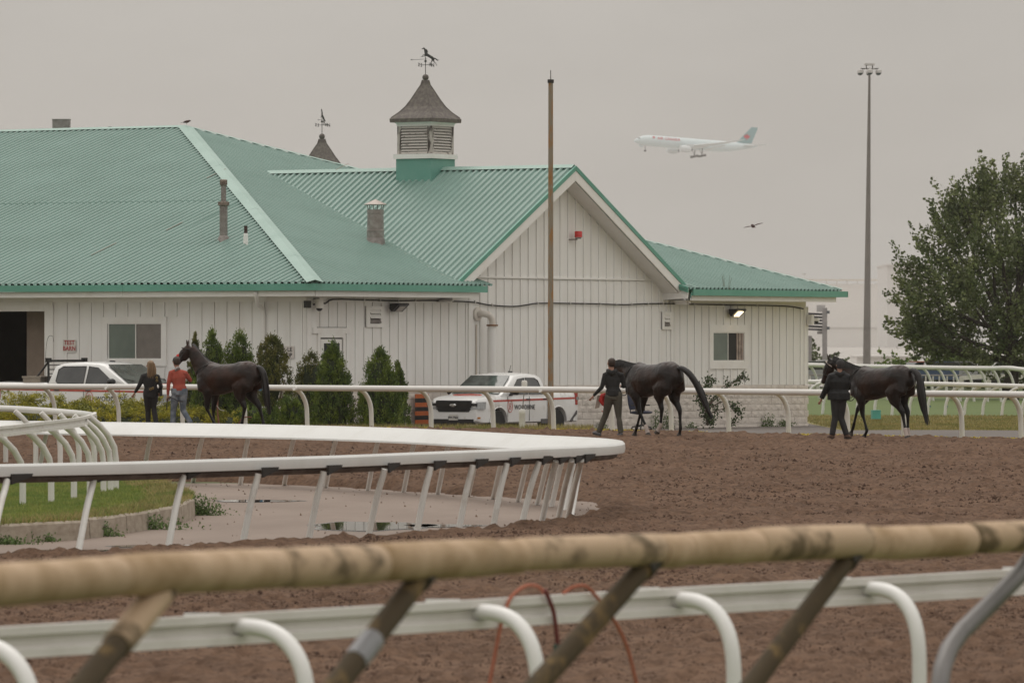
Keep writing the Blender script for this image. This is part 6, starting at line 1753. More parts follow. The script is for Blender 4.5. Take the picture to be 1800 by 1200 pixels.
def horse(label, c, rot, sc, neck, head, hind, fore, tail, coat, side_tail=0.0, socks=(), band=None, red=None, turn=0.0, mane_side=1, ears=1):
    """neck: (x, z, a, b) stations; head: poll (x,z) and muzzle (x,z); hind/fore: [near, far] joint lists (x, z)"""
    t = thing('horse', label, 'horse', c, rot, 'racehorses walking along the dirt track'); t.scale = (sc,) * 3
    mb = MB(); N = 28
    def body(st, n=N): mb.tube([(x, 0, z) for x, z, a, b in st], [q[2] for q in st], n=n, rb=[q[3] for q in st], up=Vector((0, 0, 1)))
    body([(-.83, 1.33, .05, .07), (-.80, 1.32, .13, .16), (-.72, 1.31, .20, .235), (-.60, 1.315, .245, .285), (-.46, 1.315, .272, .30), (-.30, 1.285, .265, .31), (-.12, 1.25, .26, .315), (.06, 1.225, .265, .33), (.24, 1.20, .272, .35),
          (.42, 1.195, .255, .365), (.56, 1.215, .225, .375), (.68, 1.215, .20, .33), (.80, 1.20, .165, .24), (.88, 1.19, .10, .14), (.91, 1.19, .04, .06)])
    # withers ridge, croup, buttocks, shoulders, belly
    mb.tube([(.20, 0, 1.43), (.40, 0, 1.51), (.55, 0, 1.535), (.70, 0, 1.46)], [.05, .075, .075, .05], n=10, rb=[.05, .07, .08, .06])
    mb.tube([(-.72, 0, 1.47), (-.52, 0, 1.56), (-.30, 0, 1.55), (-.05, 0, 1.50)], [.08, .15, .14, .10], n=10, rb=[.05, .065, .06, .05])
    hx, hz = head[0]; 
    st = [(.56, 1.26, .16, .30), (.68, 1.33, .145, .275)] + neck
    mb.tube([(x, turn * max(0, (x - .7)) ** 1.5, z) for x, z, a, b in st], [q[2] for q in st], n=N, rb=[q[3] for q in st])
    yh = turn * max(0, head[0][0] - .7) ** 1.5
    mzx, mzz = head[1]; ty = head[2] if len(head) > 2 else 0.0
    p0 = Vector((hx, yh, hz)); p1 = Vector((mzx, yh + ty, mzz)); d = (p1 - p0); Lh = d.length; d.normalize()
    sd, up = frame(d, Vector((0, 0, 1)))
    jaw = -up if up.z > 0 else up
    # skull, cheeks, muzzle
    hp_ = [p0 - d * .05, p0 + d * .06, p0 + d * .17 + jaw * .012, p0 + d * .28 + jaw * .012, p0 + d * (Lh * .66), p0 + d * (Lh * .84), p0 + d * (Lh * .96), p0 + d * (Lh * 1.0)]
    mb.tube(hp_, [.06, .088, .095, .082, .058, .052, .052, .030], n=12, rb=[.07, .105, .135, .125, .078, .066, .062, .036])
    mb.tube([p0 + d * .10 + jaw * .07, p0 + d * .22 + jaw * .085, p0 + d * .32 + jaw * .06], [.07, .075, .045], n=10, rb=[.05, .065, .04])
    for sgn in (1, -1):   # ears
        e = p0 - d * .03 + sd * (.045 * sgn) - jaw * .06
        tip = e - d * (.075 * ears) - jaw * .075 + sd * (.02 * sgn) + Vector((0, 0, .03))
        mb.tube([e, e.lerp(tip, .45), e.lerp(tip, .8), tip], [.028, .034, .022, .006], n=7, rb=[.022, .022, .014, .005])
    def leg(js, y, rad, y0):
        pts = []; a = []; b = []
        for k, ((x, z), (ra, rb_)) in enumerate(zip(js, rad)):
            pts.append(Vector((x, y * (y0[k] if k < len(y0) else y0[-1]), z))); a.append(ra); b.append(rb_)
        # the frame's "up" must stay in the x-z plane: use x axis
        mb.tube(pts, a, n=18, rb=b, up=Vector((1, 0, 0.2)))
    for k, js in enumerate(hind):
        y = .15 if k == 0 else -.15
        hip, stf, hck, fet, hof = js
        gx, gz = (stf[0] * .35 + hck[0] * .65, stf[1] * .35 + hck[1] * .65)
        full = [(hip[0] - .03, hip[1] + .17), (hip[0] - .07, hip[1] + .02), (hip[0] * .6 + stf[0] * .4 - .09, hip[1] * .5 + stf[1] * .5), (stf[0] - .06, stf[1] + .01), ((stf[0] + gx) / 2 - .02, (stf[1] + gz) / 2), (gx, gz), hck, (hck[0] * .8 + fet[0] * .2, hck[1] * .8 + fet[1] * .2 - .01), (hck[0] * .4 + fet[0] * .6, hck[1] * .4 + fet[1] * .6), fet, (fet[0] * .55 + hof[0] * .45, fet[1] * .5 + hof[1] * .5), hof]
        leg(full, y, [(.08, .15), (.115, .225), (.125, .275), (.110, .225), (.086, .16), (.052, .08), (.046, .062), (.036, .045), (.030, .036), (.038, .043), (.032, .035), (.042, .05)], [.6, .8, .98, 1.03, 1.0, .95, .9, .9, .9, .9, .9, .9])
        mb.tube([Vector((hck[0] - .05, y * .9, hck[1] + .04)), Vector((gx - .07, y * .95, gz + .08))], [.018, .012], n=6)
    for k, js in enumerate(fore):
        y = .155 if k == 0 else -.155
        sh, elb, kne, fet, hof = js
        full = [(sh[0] - .05, sh[1] + .20), sh, ((sh[0] + elb[0]) / 2 + .03, (sh[1] + elb[1]) / 2), elb, (elb[0] * .55 + kne[0] * .45, elb[1] * .55 + kne[1] * .45), kne, (kne[0] * .8 + fet[0] * .2, kne[1] * .8 + fet[1] * .2), (kne[0] * .4 + fet[0] * .6, kne[1] * .4 + fet[1] * .6), fet, (fet[0] * .55 + hof[0] * .45, fet[1] * .5 + hof[1] * .5), hof]
        leg(full, y, [(.05, .10), (.085, .19), (.095, .20), (.086, .15), (.066, .088), (.046, .052), (.032, .038), (.029, .034), (.037, .042), (.031, .034), (.041, .05)], [.5, .85, .98, 1.02, .95, .9, .85, .85, .85, .85, .85])
    me = remeshed(mb, .0145, 14, .5)
    link_mesh('body', me, coat, t)
    # hooves
    for k, js in enumerate(list(hind) + list(fore)):
        y = (.15 if k % 2 == 0 else -.15) * .9; fet, hof = js[-2], js[-1]
        dv = Vector((hof[0] - fet[0], 0, hof[1] - fet[1])).normalized(); c0 = Vector((hof[0], y, hof[1]))
        a = c0 - dv * .025
        MB().tube([a, a + dv * .035, a + dv * .075], [.043, .052, .060], n=12, rb=[.046, .058, .068], up=Vector((1, 0, .2))).out('hoof', HOOF, t, smooth=50)
        if k in socks:
            q = Vector((fet[0], y, fet[1])); kn = Vector((js[-3][0], y, js[-3][1]))
            MB().tube([q + (kn - q) * .16, q, q + dv * .05, a], [.036, .044, .039, .046], n=12, rb=[.042, .049, .042, .055], up=Vector((1, 0, .2))).out('sock', SOCK, t, smooth=60)
    # tail: full bundle plus strands
    tl = smooth_path([(x, y, z) for x, y, z in tail[0]], 4); m = len(tl)
    rr = np.interp(np.linspace(0, 1, m), [0, .12, .35, .7, .92, 1], tail[1]).tolist()
    tobj = MB().tube(tl, rr, n=12, rb=[r * .8 for r in rr]).out('tail', HAIR, t, smooth=70)
    st = MB()
    for k in range(46):
        s0 = int(m * random.uniform(.1, .55)); off = Vector((random.gauss(0, .5), random.gauss(0, .5), 0)); e = random.uniform(.86, 1.10)
        ps = []
        for q in range(s0, m, 3):
            w = rr[q] * (1.0 + .25 * (q / m)); ps.append(Vector(tl[q]) + Vector((off.x * w * .8, off.y * w * .8, 0)))
        if len(ps) < 2: continue
        ps.append(Vector(tl[-1]) + (Vector(tl[-1]) - Vector(tl[-4])) * (e - .8) * 1.2 + Vector((off.x * .05, off.y * .05, 0)))
        st.tube(ps, [.010] * (len(ps) - 1) + [.003], n=4)
    st.out('tail_hair', HAIR, tobj, kind='stuff')
    # mane along the crest
    mn = MB()
    cr = smooth_path([Vector((x, turn * max(0, (x - .7)) ** 1.5, z)) + Vector((-.35 * b if k else -.1, 0, .92 * b)) for k, (x, z, a, b) in enumerate(st_ for st_ in [(.62, 1.42, .1, .14)] + neck)], 6)
    for k in range(len(cr) - 1):
        for j in range(5):
            p = cr[k].lerp(cr[k + 1], j / 5); ln = random.uniform(.07, .14)
            mn.tube([p + Vector((0, 0, -.02)), p + Vector((random.uniform(-.02, .02), mane_side * .05, .005)), p + Vector((random.uniform(-.03, .03), mane_side * (.085 + random.uniform(0, .02)), -ln))], [.016, .016, .006], n=4)
    mn.out('mane', HAIR, t)
    # bridle and neck strap
    def hoop(p, dd, rx, rz, r, nm='bridle', m=LEATH):
        s_, u_ = frame(dd, Vector((0, 0, 1)))
        return MB().tube([p + s_ * (rx * math.cos(a)) + u_ * (rz * math.sin(a)) for a in np.linspace(0, 2 * math.pi, 20, endpoint=False)], r, n=5, close=True, cap=False).out(nm, m, t, smooth=60)
    hoop(p0 + d * (Lh * .60) + jaw * .01, d, .068, .096, .011)
    hoop(p0 + d * .04, (d + jaw * .5).normalized(), .105, .15, .010)
    if band: hoop(p0 + d * .07 - jaw * .0, (d - jaw * .25).normalized(), .096, .118, .012, 'brow_band', band)
    for sgn in (1, -1):
        MB().tube([p0 + d * .05 + sd * .10 * sgn, p0 + d * .30 + sd * .088 * sgn, p0 + d * (Lh * .6) + sd * .07 * sgn], .009, n=5).out('cheek_strap', LEATH, t)
        e = p0 + d * .17 + sd * (.088 * sgn) - jaw * .045
        MB().lathe([(0, -.018), (.016, -.008), (.018, 0), (.016, .008), (0, .018)], e, 10).out('eye', EYEM, t, smooth=60)
        e = p0 + d * (Lh * .95) + sd * (.042 * sgn) - jaw * .02
        MB().lathe([(0, -.012), (.012, 0), (0, .012)], e, 8).out('nostril', EYEM, t, smooth=60)
    if red == 'nose':
        MB().tube([p0 + d * (Lh * .50) - jaw * .06, p0 + d * (Lh * .62) - jaw * .075, p0 + d * (Lh * .78) - jaw * .06], [.04, .066, .04], n=12, rb=[.04, .062, .04]).out('nose_cover', REDC, t, smooth=60)
    if red == 'brow':
        MB().tube([p0 + d * .02 - jaw * .07, p0 + d * .12 - jaw * .10], [.05, .06], n=10, rb=[.03, .03]).out('brow_patch', REDC, t, smooth=60)
    # strap round the base of the neck
    nb = Vector((neck[0][0] - .06, 0, neck[0][1] - .02)); nd = Vector((neck[1][0] - neck[0][0], 0, neck[1][1] - neck[0][1] + .05))
    s_, u_ = frame(nd, Vector((0, 0, 1)))
    MB().tube([nb + s_ * (.168 * math.cos(a)) + u_ * (neck[0][3] * 1.10 * math.sin(a)) - Vector((0, 0, .0)) for a in np.linspace(0, 2 * math.pi, 28, endpoint=False)], .012, n=5, close=True, cap=False).out('neck_strap', LEATH, t, smooth=60)
    return t, p0, d, Lh

def gz(px, D): return Vector(((px - 900) * D / F, D, float(tz(D)) + .045))
HIPH = (-.50, 1.25)
# leftmost horse, head up
D_ = 134.5
c = gz(405, D_)
horse('bay racehorse with head raised and red nose cover, leftmost of the three', c, math.radians(180 - 33), 1.035,
      [(.80, 1.46, .115, .235), (.93, 1.63, .092, .185), (1.04, 1.79, .080, .15), (1.13, 1.90, .072, .115)], [(1.17, 1.925), (1.48, 1.54), -.03] and [(1.17, 1.925), (1.46, 1.53), .10],
      [[HIPH, (-.30, .98), (-.50, .56), (-.42, .20), (-.36, .05)], [HIPH, (-.36, .97), (-.72, .57), (-.84, .19), (-.82, .05)]],
      [[(.66, 1.15), (.52, .93), (.56, .52), (.36, .20), (.30, .07)], [(.66, 1.15), (.52, .93), (.58, .50), (.56, .17), (.60, .05)]],
      [[(-.74, 0, 1.47), (-.84, 0, 1.46), (-.93, -.01, 1.30), (-.99, -.02, 1.0), (-1.02, -.03, .72), (-1.06, -.04, .46)], [.045, .06, .085, .085, .05, .012]], COAT1, red='nose', mane_side=-1)
# middle horse, head down behind the man
D_ = 128.0
c = gz(1152, D_)
horse('dark racehorse with swishing tail and head hidden behind the man, middle of the three', c, math.radians(180 - 52), 1.05,
      [(.84, 1.36, .118, .235), (1.02, 1.44, .095, .185), (1.20, 1.50, .082, .15), (1.34, 1.50, .074, .12)], [(1.40, 1.49), (1.58, 1.02), .05],
      [[HIPH, (-.26, .98), (-.38, .60), (-.34, .25), (-.24, .12)], [HIPH, (-.36, .97), (-.66, .56), (-.68, .19), (-.64, .05)]],
      [[(.66, 1.15), (.50, .93), (.36, .52), (.14, .20), (.08, .06)], [(.66, 1.15), (.54, .93), (.66, .50), (.80, .18), (.86, .05)]],
      [[(-.74, 0, 1.47), (-.86, -.04, 1.47), (-1.02, -.14, 1.32), (-1.14, -.26, 1.05), (-1.24, -.34, .74), (-1.34, -.42, .46)], [.045, .06, .085, .08, .045, .008]], COAT2, socks=(0, 2), red='brow', mane_side=1, turn=.0)
# right horse
D_ = 125.6
c = gz(1553, D_)
horse('dark racehorse with white brow band and long hanging tail, rightmost of the three', c, math.radians(180 - 44), 1.01,
      [(.84, 1.38, .118, .235), (1.05, 1.50, .095, .185), (1.27, 1.61, .082, .15), (1.44, 1.68, .074, .12)], [(1.50, 1.69), (1.70, 1.20), .06],
      [[HIPH, (-.34, .97), (-.66, .57), (-.74, .19), (-.78, .05)], [HIPH, (-.32, .97), (-.58, .56), (-.58, .19), (-.60, .05)]],
      [[(.66, 1.15), (.52, .93), (.48, .52), (.36, .18), (.44, .05)], [(.66, 1.13), (.60, .93), (.86, .64), (.98, .25), (1.05, .11)]],
      [[(-.74, 0, 1.47), (-.86, 0, 1.50), (-.98, -.02, 1.36), (-1.04, -.04, 1.05), (-1.08, -.06, .74), (-1.16, -.08, .40)], [.045, .065, .088, .085, .05, .010]], COAT2, socks=(0, 1), band=mat('white_band', (.55, .48, .42), rough=.6), mane_side=1)

# ---------------------------------------------------------------- people
def person(label, c, sc, J, skin_r, jacket, trousers, shoes, hair, hat=None, extra=None, puff=1.0, legw=1.0, hood=False, cap=False, long_hair=False, face=-1):
    """J: joints in local x (picture right), y (away), z (up)"""
    t = thing('person', label, 'person', c, 0, 'people leading or following the horses'); t.scale = (sc,) * 3
    V = {k: Vector(v) for k, v in J.items() if k != 'hem'}
    mb = MB()
    pel, chest, neck, head = V['pelvis'], V['chest'], V['neck'], V['head']
    def torso(m_, k):
        m_.tube([pel - Vector((0, 0, .06)), pel + Vector((0, 0, .06)), pel.lerp(chest, .5), chest, chest.lerp(neck, .55), neck - Vector((0, 0, .02))], [.155 * k, .165 * k, .14 * k, .178 * k, .15 * k, .062 * k], n=14, rb=[.10 * k, .115 * k, .10 * k, .118 * k, .10 * k, .058 * k], up=Vector((0, 1, 0)))
    torso(mb, .90)
    mb.tube([neck - Vector((0, 0, .06)), neck.lerp(head, .6)], [.056, .052], n=10)
    fd = Vector((face * .35, .93, 0)).normalized()      # face direction: away and to the left
    up_h = Vector((0, 0, 1))
    mb.tube([head + up_h * z - fd * .0 + fd * o for z, o in ((-.115, .035), (-.085, .03), (-.03, .012), (.03, 0), (.075, -.005), (.105, -.01), (.118, -.01))], [.035, .055, .072, .078, .070, .045, .015], n=14, rb=[.04, .068, .09, .097, .088, .055, .02], up=fd)
    mb.tube([head + fd * .085 + up_h * .0, head + fd * .112 - up_h * .02, head + fd * .09 - up_h * .045], [.010, .014, .010], n=6)
    s_ = Vector((fd.y, -fd.x, 0))
    for sg in (1, -1): mb.tube([head + s_ * sg * .075 + up_h * .02, head + s_ * sg * .085 - up_h * .0, head + s_ * sg * .075 - up_h * .03], [.012, .018, .008], n=6)
    sk = mb
    def arm(m_, k, sgn, full=True):
        S, E, H = V['sh' + sgn], V['el' + sgn], V['ha' + sgn]
        S = S - Vector((0, 0, .025)); m_.tube([neck - Vector((0, 0, .075)), neck.lerp(S, .55) - Vector((0, 0, .03)), S, S.lerp(E, .45), E, E.lerp(H, .4), H.lerp(E, .06)], [.055 * k, .066 * k, .064 * k, .054 * k, .045 * k, .040 * k, .028 * k if k < 1.2 else .036 * k], n=10)
    for g in 'LR': arm(mb, .86, g)
    def hand(g):
        E, H = V['el' + g], V['ha' + g]; d = (H - E).normalized(); s_, u_ = frame(d, Vector((0, 1, 0)))
        mb.tube([H - d * .01, H + d * .035, H + d * .085], [.024, .030, .032], n=8, rb=[.018, .020, .014])
        for q, (o, L_) in enumerate(((-.026, .062), (-.009, .074), (.009, .070), (.025, .054))):
            a = H + d * .075 + s_ * o; mb.tube([a, a + d * L_ * .5 + u_ * .008, a + d * L_ * .85 + u_ * .026], [.0095, .009, .0075], n=6)
        a = H + d * .015 - s_ * .022; mb.tube([a, a - s_ * .022 + d * .028, a - s_ * .026 + d * .055 + u_ * .01], [.012, .0105, .008], n=6)
    for g in 'LR': hand(g)
    def legs(m_, k, cut=0.0):
        for g in 'LR':
            Hh, K, A = V['hip' + g], V['kn' + g], V['an' + g]
            A2 = A.lerp(K, cut)
            m_.tube([Hh + Vector((0, 0, .10)), Hh, Hh.lerp(K, .4), K, K.lerp(A, .35), A2], [.092 * k, .098 * k, .084 * k, .060 * k, .058 * k, .042 * k if k < 1 else .052 * k], n=12)
    legs(mb, .88)
    for g in 'LR':
        A, T = V['an' + g], V['to' + g]
        mb.tube([A, A.lerp(T, .3) - Vector((0, 0, .02)), T], [.032, .034, .025], n=8)
    link_mesh('body', remeshed(mb, .0095, 2, .5), SKIN, t)
    # clothes as shells over the body
    mb = MB(); torso(mb, 1.04 * puff)
    for g in 'LR': arm(mb, 1.12 * puff, g)
    if hood:
        hc = neck + Vector((0, -.06, -.01))
        mb.tube([hc + Vector((-.10, .05, .02)), hc + Vector((-.05, -.04, -.02)), hc + Vector((.0, -.07, -.05)), hc + Vector((.05, -.04, -.02)), hc + Vector((.10, .05, .02))], [.035, .05, .06, .05, .035], n=10)
    if J.get('hem'): mb.tube([pel + Vector((0, 0, .1)), pel + Vector((0, 0, -J['hem']))], [.175 * puff, .18 * puff], n=14, rb=[.125 * puff, .135 * puff], up=Vector((0, 1, 0)))
    link_mesh('jacket' if puff > 1.05 else 'top', remeshed(mb, .012, 3, .5), jacket, t)
    mb = MB(); legs(mb, 1.08 * legw, .02)
    mb.tube([pel - Vector((0, 0, .10)), pel + Vector((0, 0, .03))], [.165, .158], n=14, rb=[.118, .112], up=Vector((0, 1, 0)))
    link_mesh('trousers', remeshed(mb, .011, 3, .5), trousers, t)
    for g in 'LR':
        A, T = V['an' + g], V['to' + g]; d = (T - A); d2 = Vector((d.x, d.y, 0)).normalized() if Vector((d.x, d.y, 0)).length > .01 else Vector((0, 1, 0))
        heel = A - d2 * .05 - Vector((0, 0, .035)); 
        so = MB().tube([heel, A + Vector((0, 0, -.02)), A.lerp(T, .5) + Vector((0, 0, .0)), T, T + d2 * .02], [.036, .045, .046, .042, .02], n=12, rb=[.035, .045, .036, .026, .015]).out('shoe', shoes, t, smooth=60)
        MB().tube([heel - Vector((0, 0, .03)), T - Vector((0, 0, .026))], [.040, .044], n=10, rb=[.012, .012]).out('sole', mat('shoe_sole', (.035, .03, .028), rough=.7), so, smooth=60)
    # hair / headgear
    if hair is not None:
        mb = MB()
        mb.tube([head - fd * .03 + up_h * z for z in (-.07, -.03, .03, .08, .115, .127)], [.055, .074, .086, .078, .048, .012], n=14, rb=[.058, .085, .096, .092, .055, .016], up=fd)
        if long_hair:
            mb.tube([head - fd * .03 + up_h * .02, head - fd * .06 - up_h * .08, head - fd * .085 - up_h * .17, head - fd * .09 - up_h * .25], [.085, .095, .105, .06], n=12, rb=[.07, .06, .05, .03], up=fd)
        link_mesh('hair', remeshed(mb, .010, 3), hair, t)
        if long_hair:
            h2 = MB()
            for k in range(40):
                a = random.uniform(-1, 1); x0 = head + s_ * a * .075 - fd * (.085 + .03 * (1 - a * a))
                h2.tube([x0 + up_h * .05, x0 - up_h * .08 + s_ * a * .03 - fd * .02, x0 - up_h * random.uniform(.2, .3) + s_ * (a * .045 + random.uniform(-.02, .02)) - fd * .03], [.007, .008, .003], n=4)
            h2.out('hair_strands', mat('blond_strands', (.22, .14, .075), rough=.6, island=.35), t, kind='stuff')
    if hat is not None:
        k_ = MB().tube([head + up_h * z - fd * .012 for z in (.015, .05, .09, .122, .134)], [.090, .092, .078, .045, .012], n=16, rb=[.106, .107, .092, .055, .015], up=fd).out('cap' if cap else 'beanie', hat, t, smooth=60)
        if not cap: MB().tube([head + up_h * z - fd * .02 for z in (-.07, -.03, .02)], [.070, .084, .090], n=16, rb=[.085, .098, .104], up=fd).out('beanie_cuff', hat, k_, smooth=60)
        if cap:
            MB().tube([head + up_h * .03 + fd * .09, head + up_h * .02 + fd * .19], [.07, .05], n=12, rb=[.012, .006], up=up_h).out('peak', hat, k_, smooth=60)
    return t, V
BLK = mat('black_fabric', (.014, .013, .014), rough=.85, var=.35, vscale=9)
CHAR = mat('charcoal_knit', (.016, .016, .016), rough=.9, var=.25, vscale=10)
PUFF = mat('black_puffer', (.009, .009, .0095), rough=.62, spec=.3, var=.4, vscale=7, bump=.5, bscale=14)
REDS = mat('rust_red_sweater', (.36, .075, .05), rough=.9, var=.15, vscale=6)
JEAN = mat('washed_jeans', (.10, .125, .16), rough=.85, vscale=7, col2=(.26, .28, .31), thresh=(.42, .66))
OLIVE = mat('olive_trousers', (.075, .068, .052), rough=.9, var=.2, vscale=6)
DKTR = mat('dark_trousers', (.020, .019, .020), rough=.8, var=.35, vscale=7)
HAIRB = mat('brown_hair', (.045, .028, .02), rough=.6, var=.3, vscale=30)
HAIRL = mat('light_brown_hair', (.17, .105, .06), rough=.55, col2=(.28, .19, .11), vscale=12, thresh=(.4, .62), stretch=(3, 3, .6))
SHOEG = mat('grey_shoe', (.12, .12, .13), rough=.7); SHOED = mat('dark_shoe', (.02, .017, .016), rough=.6); SHOEB = mat('brown_boot', (.10, .055, .035), rough=.75)
GREYC = mat('dark_grey_cap', (.035, .033, .034), rough=.85)

# woman in black, leftmost
J = dict(pelvis=(.02, 0, .88), chest=(.0, .02, 1.16), neck=(.0, .02, 1.35), head=(.0, .04, 1.50), shL=(-.16, .02, 1.28), elL=(-.25, .0, 1.05), haL=(-.36, .06, .88), shR=(.16, .0, 1.27), elR=(.25, -.02, 1.03), haR=(.20, .14, .88),
         hipL=(-.06, 0, .84), hipR=(.08, .02, .84), knL=(-.05, .06, .46), anL=(-.05, .02, .09), toL=(-.15, .14, .045), knR=(.09, .0, .47), anR=(.16, -.16, .14), toR=(.10, -.02, .06))
c = gz(264, 135)
pw, V = person('woman in black with long light brown hair and a chain strap bag, walking left', c, 1.04, J, 1, BLK, BLK, SHOED, HAIRL, long_hair=True, legw=1.0)
GOLD = mat('gold_chain', (.35, .24, .08), rough=.35, metal=.8)
bag = thing('crossbody_bag', 'small black crossbody bag with chain strap worn by the woman in black', 'bag', c); bag.scale = (1.04,) * 3
MB().tube(smooth_path([(.15, -.10, 1.30), (.17, -.165, 1.18), (.10, -.16, 1.02), (-.02, -.155, .95)], 4), .011, n=5).out('strap', LEATH, bag, smooth=60)
for p in ((.16, -.165, 1.23), (.165, -.17, 1.16), (.07, -.175, .99), (.02, -.175, .965)):
    MB().tube([Vector(p) + Vector((.022 * math.cos(a), 0, .022 * math.sin(a))) for a in np.linspace(0, 2 * math.pi, 10, endpoint=False)], .007, n=4, close=True, cap=False).out('link', GOLD, bag)
MB().box((.25, .0, .88), (.05, .18, .14)).out('pouch', LEATH, bag)
# man in red sweater
J = dict(pelvis=(.05, 0, .97), chest=(.02, .02, 1.28), neck=(-.01, .04, 1.50), head=(-.03, .07, 1.655), shL=(-.15, .0, 1.42), elL=(-.21, -.02, 1.14), haL=(-.23, .02, .86), shR=(.18, .02, 1.41), elR=(.30, .10, 1.22), haR=(.20, .34, 1.36),
         hipL=(-.04, 0, .93), hipR=(.13, .0, .93), knL=(-.10, .06, .51), anL=(-.12, .04, .09), toL=(-.22, .14, .045), knR=(.13, .02, .52), anR=(.33, -.12, .20), toR=(.28, .0, .06))
c = gz(312, 134.2)
p1, V = person('man in rust red sweater, washed jeans and dark cap walking beside the leftmost horse', c, 1.0, J, 1, REDS, JEAN, SHOED, HAIRB, hat=GREYC, cap=True, legw=1.08)
MB().tube([(-.015, -.02, 1.50), (.01, -.05, 1.47)], [.066, .072], n=12, rb=[.06, .066]).out('collar', mat('grey_collar', (.30, .28, .27), rough=.8), p1, smooth=60)
lead = thing('lead_rope', 'black lead strap hanging from the left hand of the man in red', 'rope', c)
MB().tube(smooth_path([(-.22, .0, .80), (-.10, -.14, .80), (.02, -.17, .74), (.14, -.14, .72)], 4), .012, n=5).out('rope', LEATH, lead)
MB().tube([(-.235, 0, .80), (-.26, 0, .52)], .012, n=5).out('rope_tail', LEATH, lead)
# man in charcoal hoodie
J = dict(pelvis=(.02, 0, .93), chest=(-.01, .02, 1.26), neck=(-.02, .03, 1.47), head=(-.03, .05, 1.62), shL=(-.16, .0, 1.39), elL=(-.24, -.02, 1.10), haL=(-.43, .05, .90), shR=(.19, .02, 1.39), elR=(.26, .06, 1.11), haR=(.20, .30, 1.12),
         hipL=(-.06, 0, .90), hipR=(.10, .0, .90), knL=(-.15, .10, .50), anL=(-.31, .12, .10), toL=(-.42, .18, .10), knR=(.13, .0, .48), anR=(.18, -.06, .09), toR=(.12, .06, .045), hem=.02)
c = gz(1077, 127.6)
p2, V = person('bearded man in charcoal hoodie and olive trousers leading the middle horse', c, 1.02, J, 1, CHAR, OLIVE, SHOEG, HAIRB, hood=True, legw=1.08)
MB().tube([(-.43, .06, .90), (-.60, .06, .79)], .012, n=6).out('held_stick', mat('pale_stick', (.50, .45, .40)), p2)
red = thing('cloth_bundle', 'red rolled cloth with hook handle carried by the man in the hoodie', 'cloth', c)
MB().tube([(-.16, .12, .97), (-.22, .14, .93), (-.25, .14, .83), (-.20, .12, .74), (-.16, .12, .70)], [.03, .075, .095, .07, .02], n=12, rb=[.03, .06, .07, .05, .02]).out('cloth', mat('red_folded_cloth', (.50, .03, .025), rough=.7, bump=.9, bscale=16), red, smooth=60)
MB().tube(smooth_path([(-.20, .12, .70), (-.19, .12, .60), (-.215, .12, .57), (-.245, .12, .60)], 3), .009, n=5).out('hook_handle', RED, red)
pap = thing('folded_papers', 'pale papers hanging below the left hand of the man in the hoodie', 'papers', c)
MB().prism([Vector(p) for p in ((-.34, .10, .93), (-.24, .12, .95), (-.30, .12, .66), (-.40, .10, .64))], (0, .012, 0)).out('sheet', mat('beige_paper', (.36, .30, .25), rough=.8), pap)
MB().tube(smooth_path([Vector((.26, .1, 1.22)), Vector((.33, .05, 1.02)), Vector((.28, .05, .93)), Vector((.2, .05, .92))], 3), .012, n=5).out('held_rope', LEATH, p2)
# hooded person in puffer jacket
J = dict(pelvis=(-.03, 0, .92), chest=(-.03, .02, 1.24), neck=(-.01, .04, 1.46), head=(.0, .07, 1.61), shL=(-.19, .0, 1.38), elL=(-.30, .0, 1.12), haL=(-.41, .05, .88), shR=(.13, .02, 1.38), elR=(.18, .14, 1.12), haR=(.12, .32, 1.08),
         hipL=(-.10, 0, .88), hipR=(.03, .0, .88), knL=(-.11, .02, .48), anL=(-.18, -.02, .09), toL=(-.26, .08, .045), knR=(.02, .04, .47), anR=(.14, .03, .10), toR=(.23, .0, .05), hem=.06)
c = gz(1477, 124.8)
p3, V = person('person in black hooded puffer jacket and beanie leading the rightmost horse', c, 1.01, J, 1, PUFF, DKTR, SHOEB, None, hat=GREYC, hood=True, puff=1.40, legw=1.12)
rn = thing('lead_rope', 'thin black reins looping from the puffer jacket sleeve to the rightmost horse', 'rope', c)
MB().tube(smooth_path([Vector((.16, .1, .98)), Vector((.24, .0, .92)), Vector((.32, .0, 1.02)), Vector((.33, .1, 1.14))], 4), .009, n=5).out('rope', LEATH, rn)
MB().tube(smooth_path([Vector((.14, .1, .86)), Vector((.26, .0, .86)), Vector((.34, .0, .98)), Vector((.36, .1, 1.14))], 4), .009, n=5).out('rope', LEATH, rn)
# rope hanging on the rail post behind the leftmost horse
q = far_pt(384); q.z = float(tz(q.y))
hr_ = thing('hanging_rope', 'reddish rope tied to the far rail behind the leftmost horse legs', 'rope', q)
RR = mat('red_brown_rope', (.22, .09, .06), rough=.85)
MB().tube(smooth_path([(0, -.1, 1.0), (-.02, -.1, .6), (.0, -.1, .3), (.03, -.12, .02)], 4), .022, n=6).out('rope', RR, hr_, smooth=60)
MB().tube(smooth_path([(.03, -.12, .02), (.25, -.15, .05), (.45, -.12, .02), (.62, -.12, .10)], 4), .016, n=6).out('rope_tail', RR, hr_, smooth=60)
MB().tube(smooth_path([(-.08, -.12, .75), (-.03, -.12, .62), (.06, -.12, .52), (.16, -.12, .50)], 4), .010, n=5).out('cord', mat('pale_cord', (.40, .38, .36)), hr_, smooth=60)
MB().tube(smooth_path([(.50, -.1, .12), (.58, -.1, .28), (.70, -.1, .34), (.85, -.1, .33)], 4), .014, n=5).out('rope_loop', RR, hr_, smooth=60)
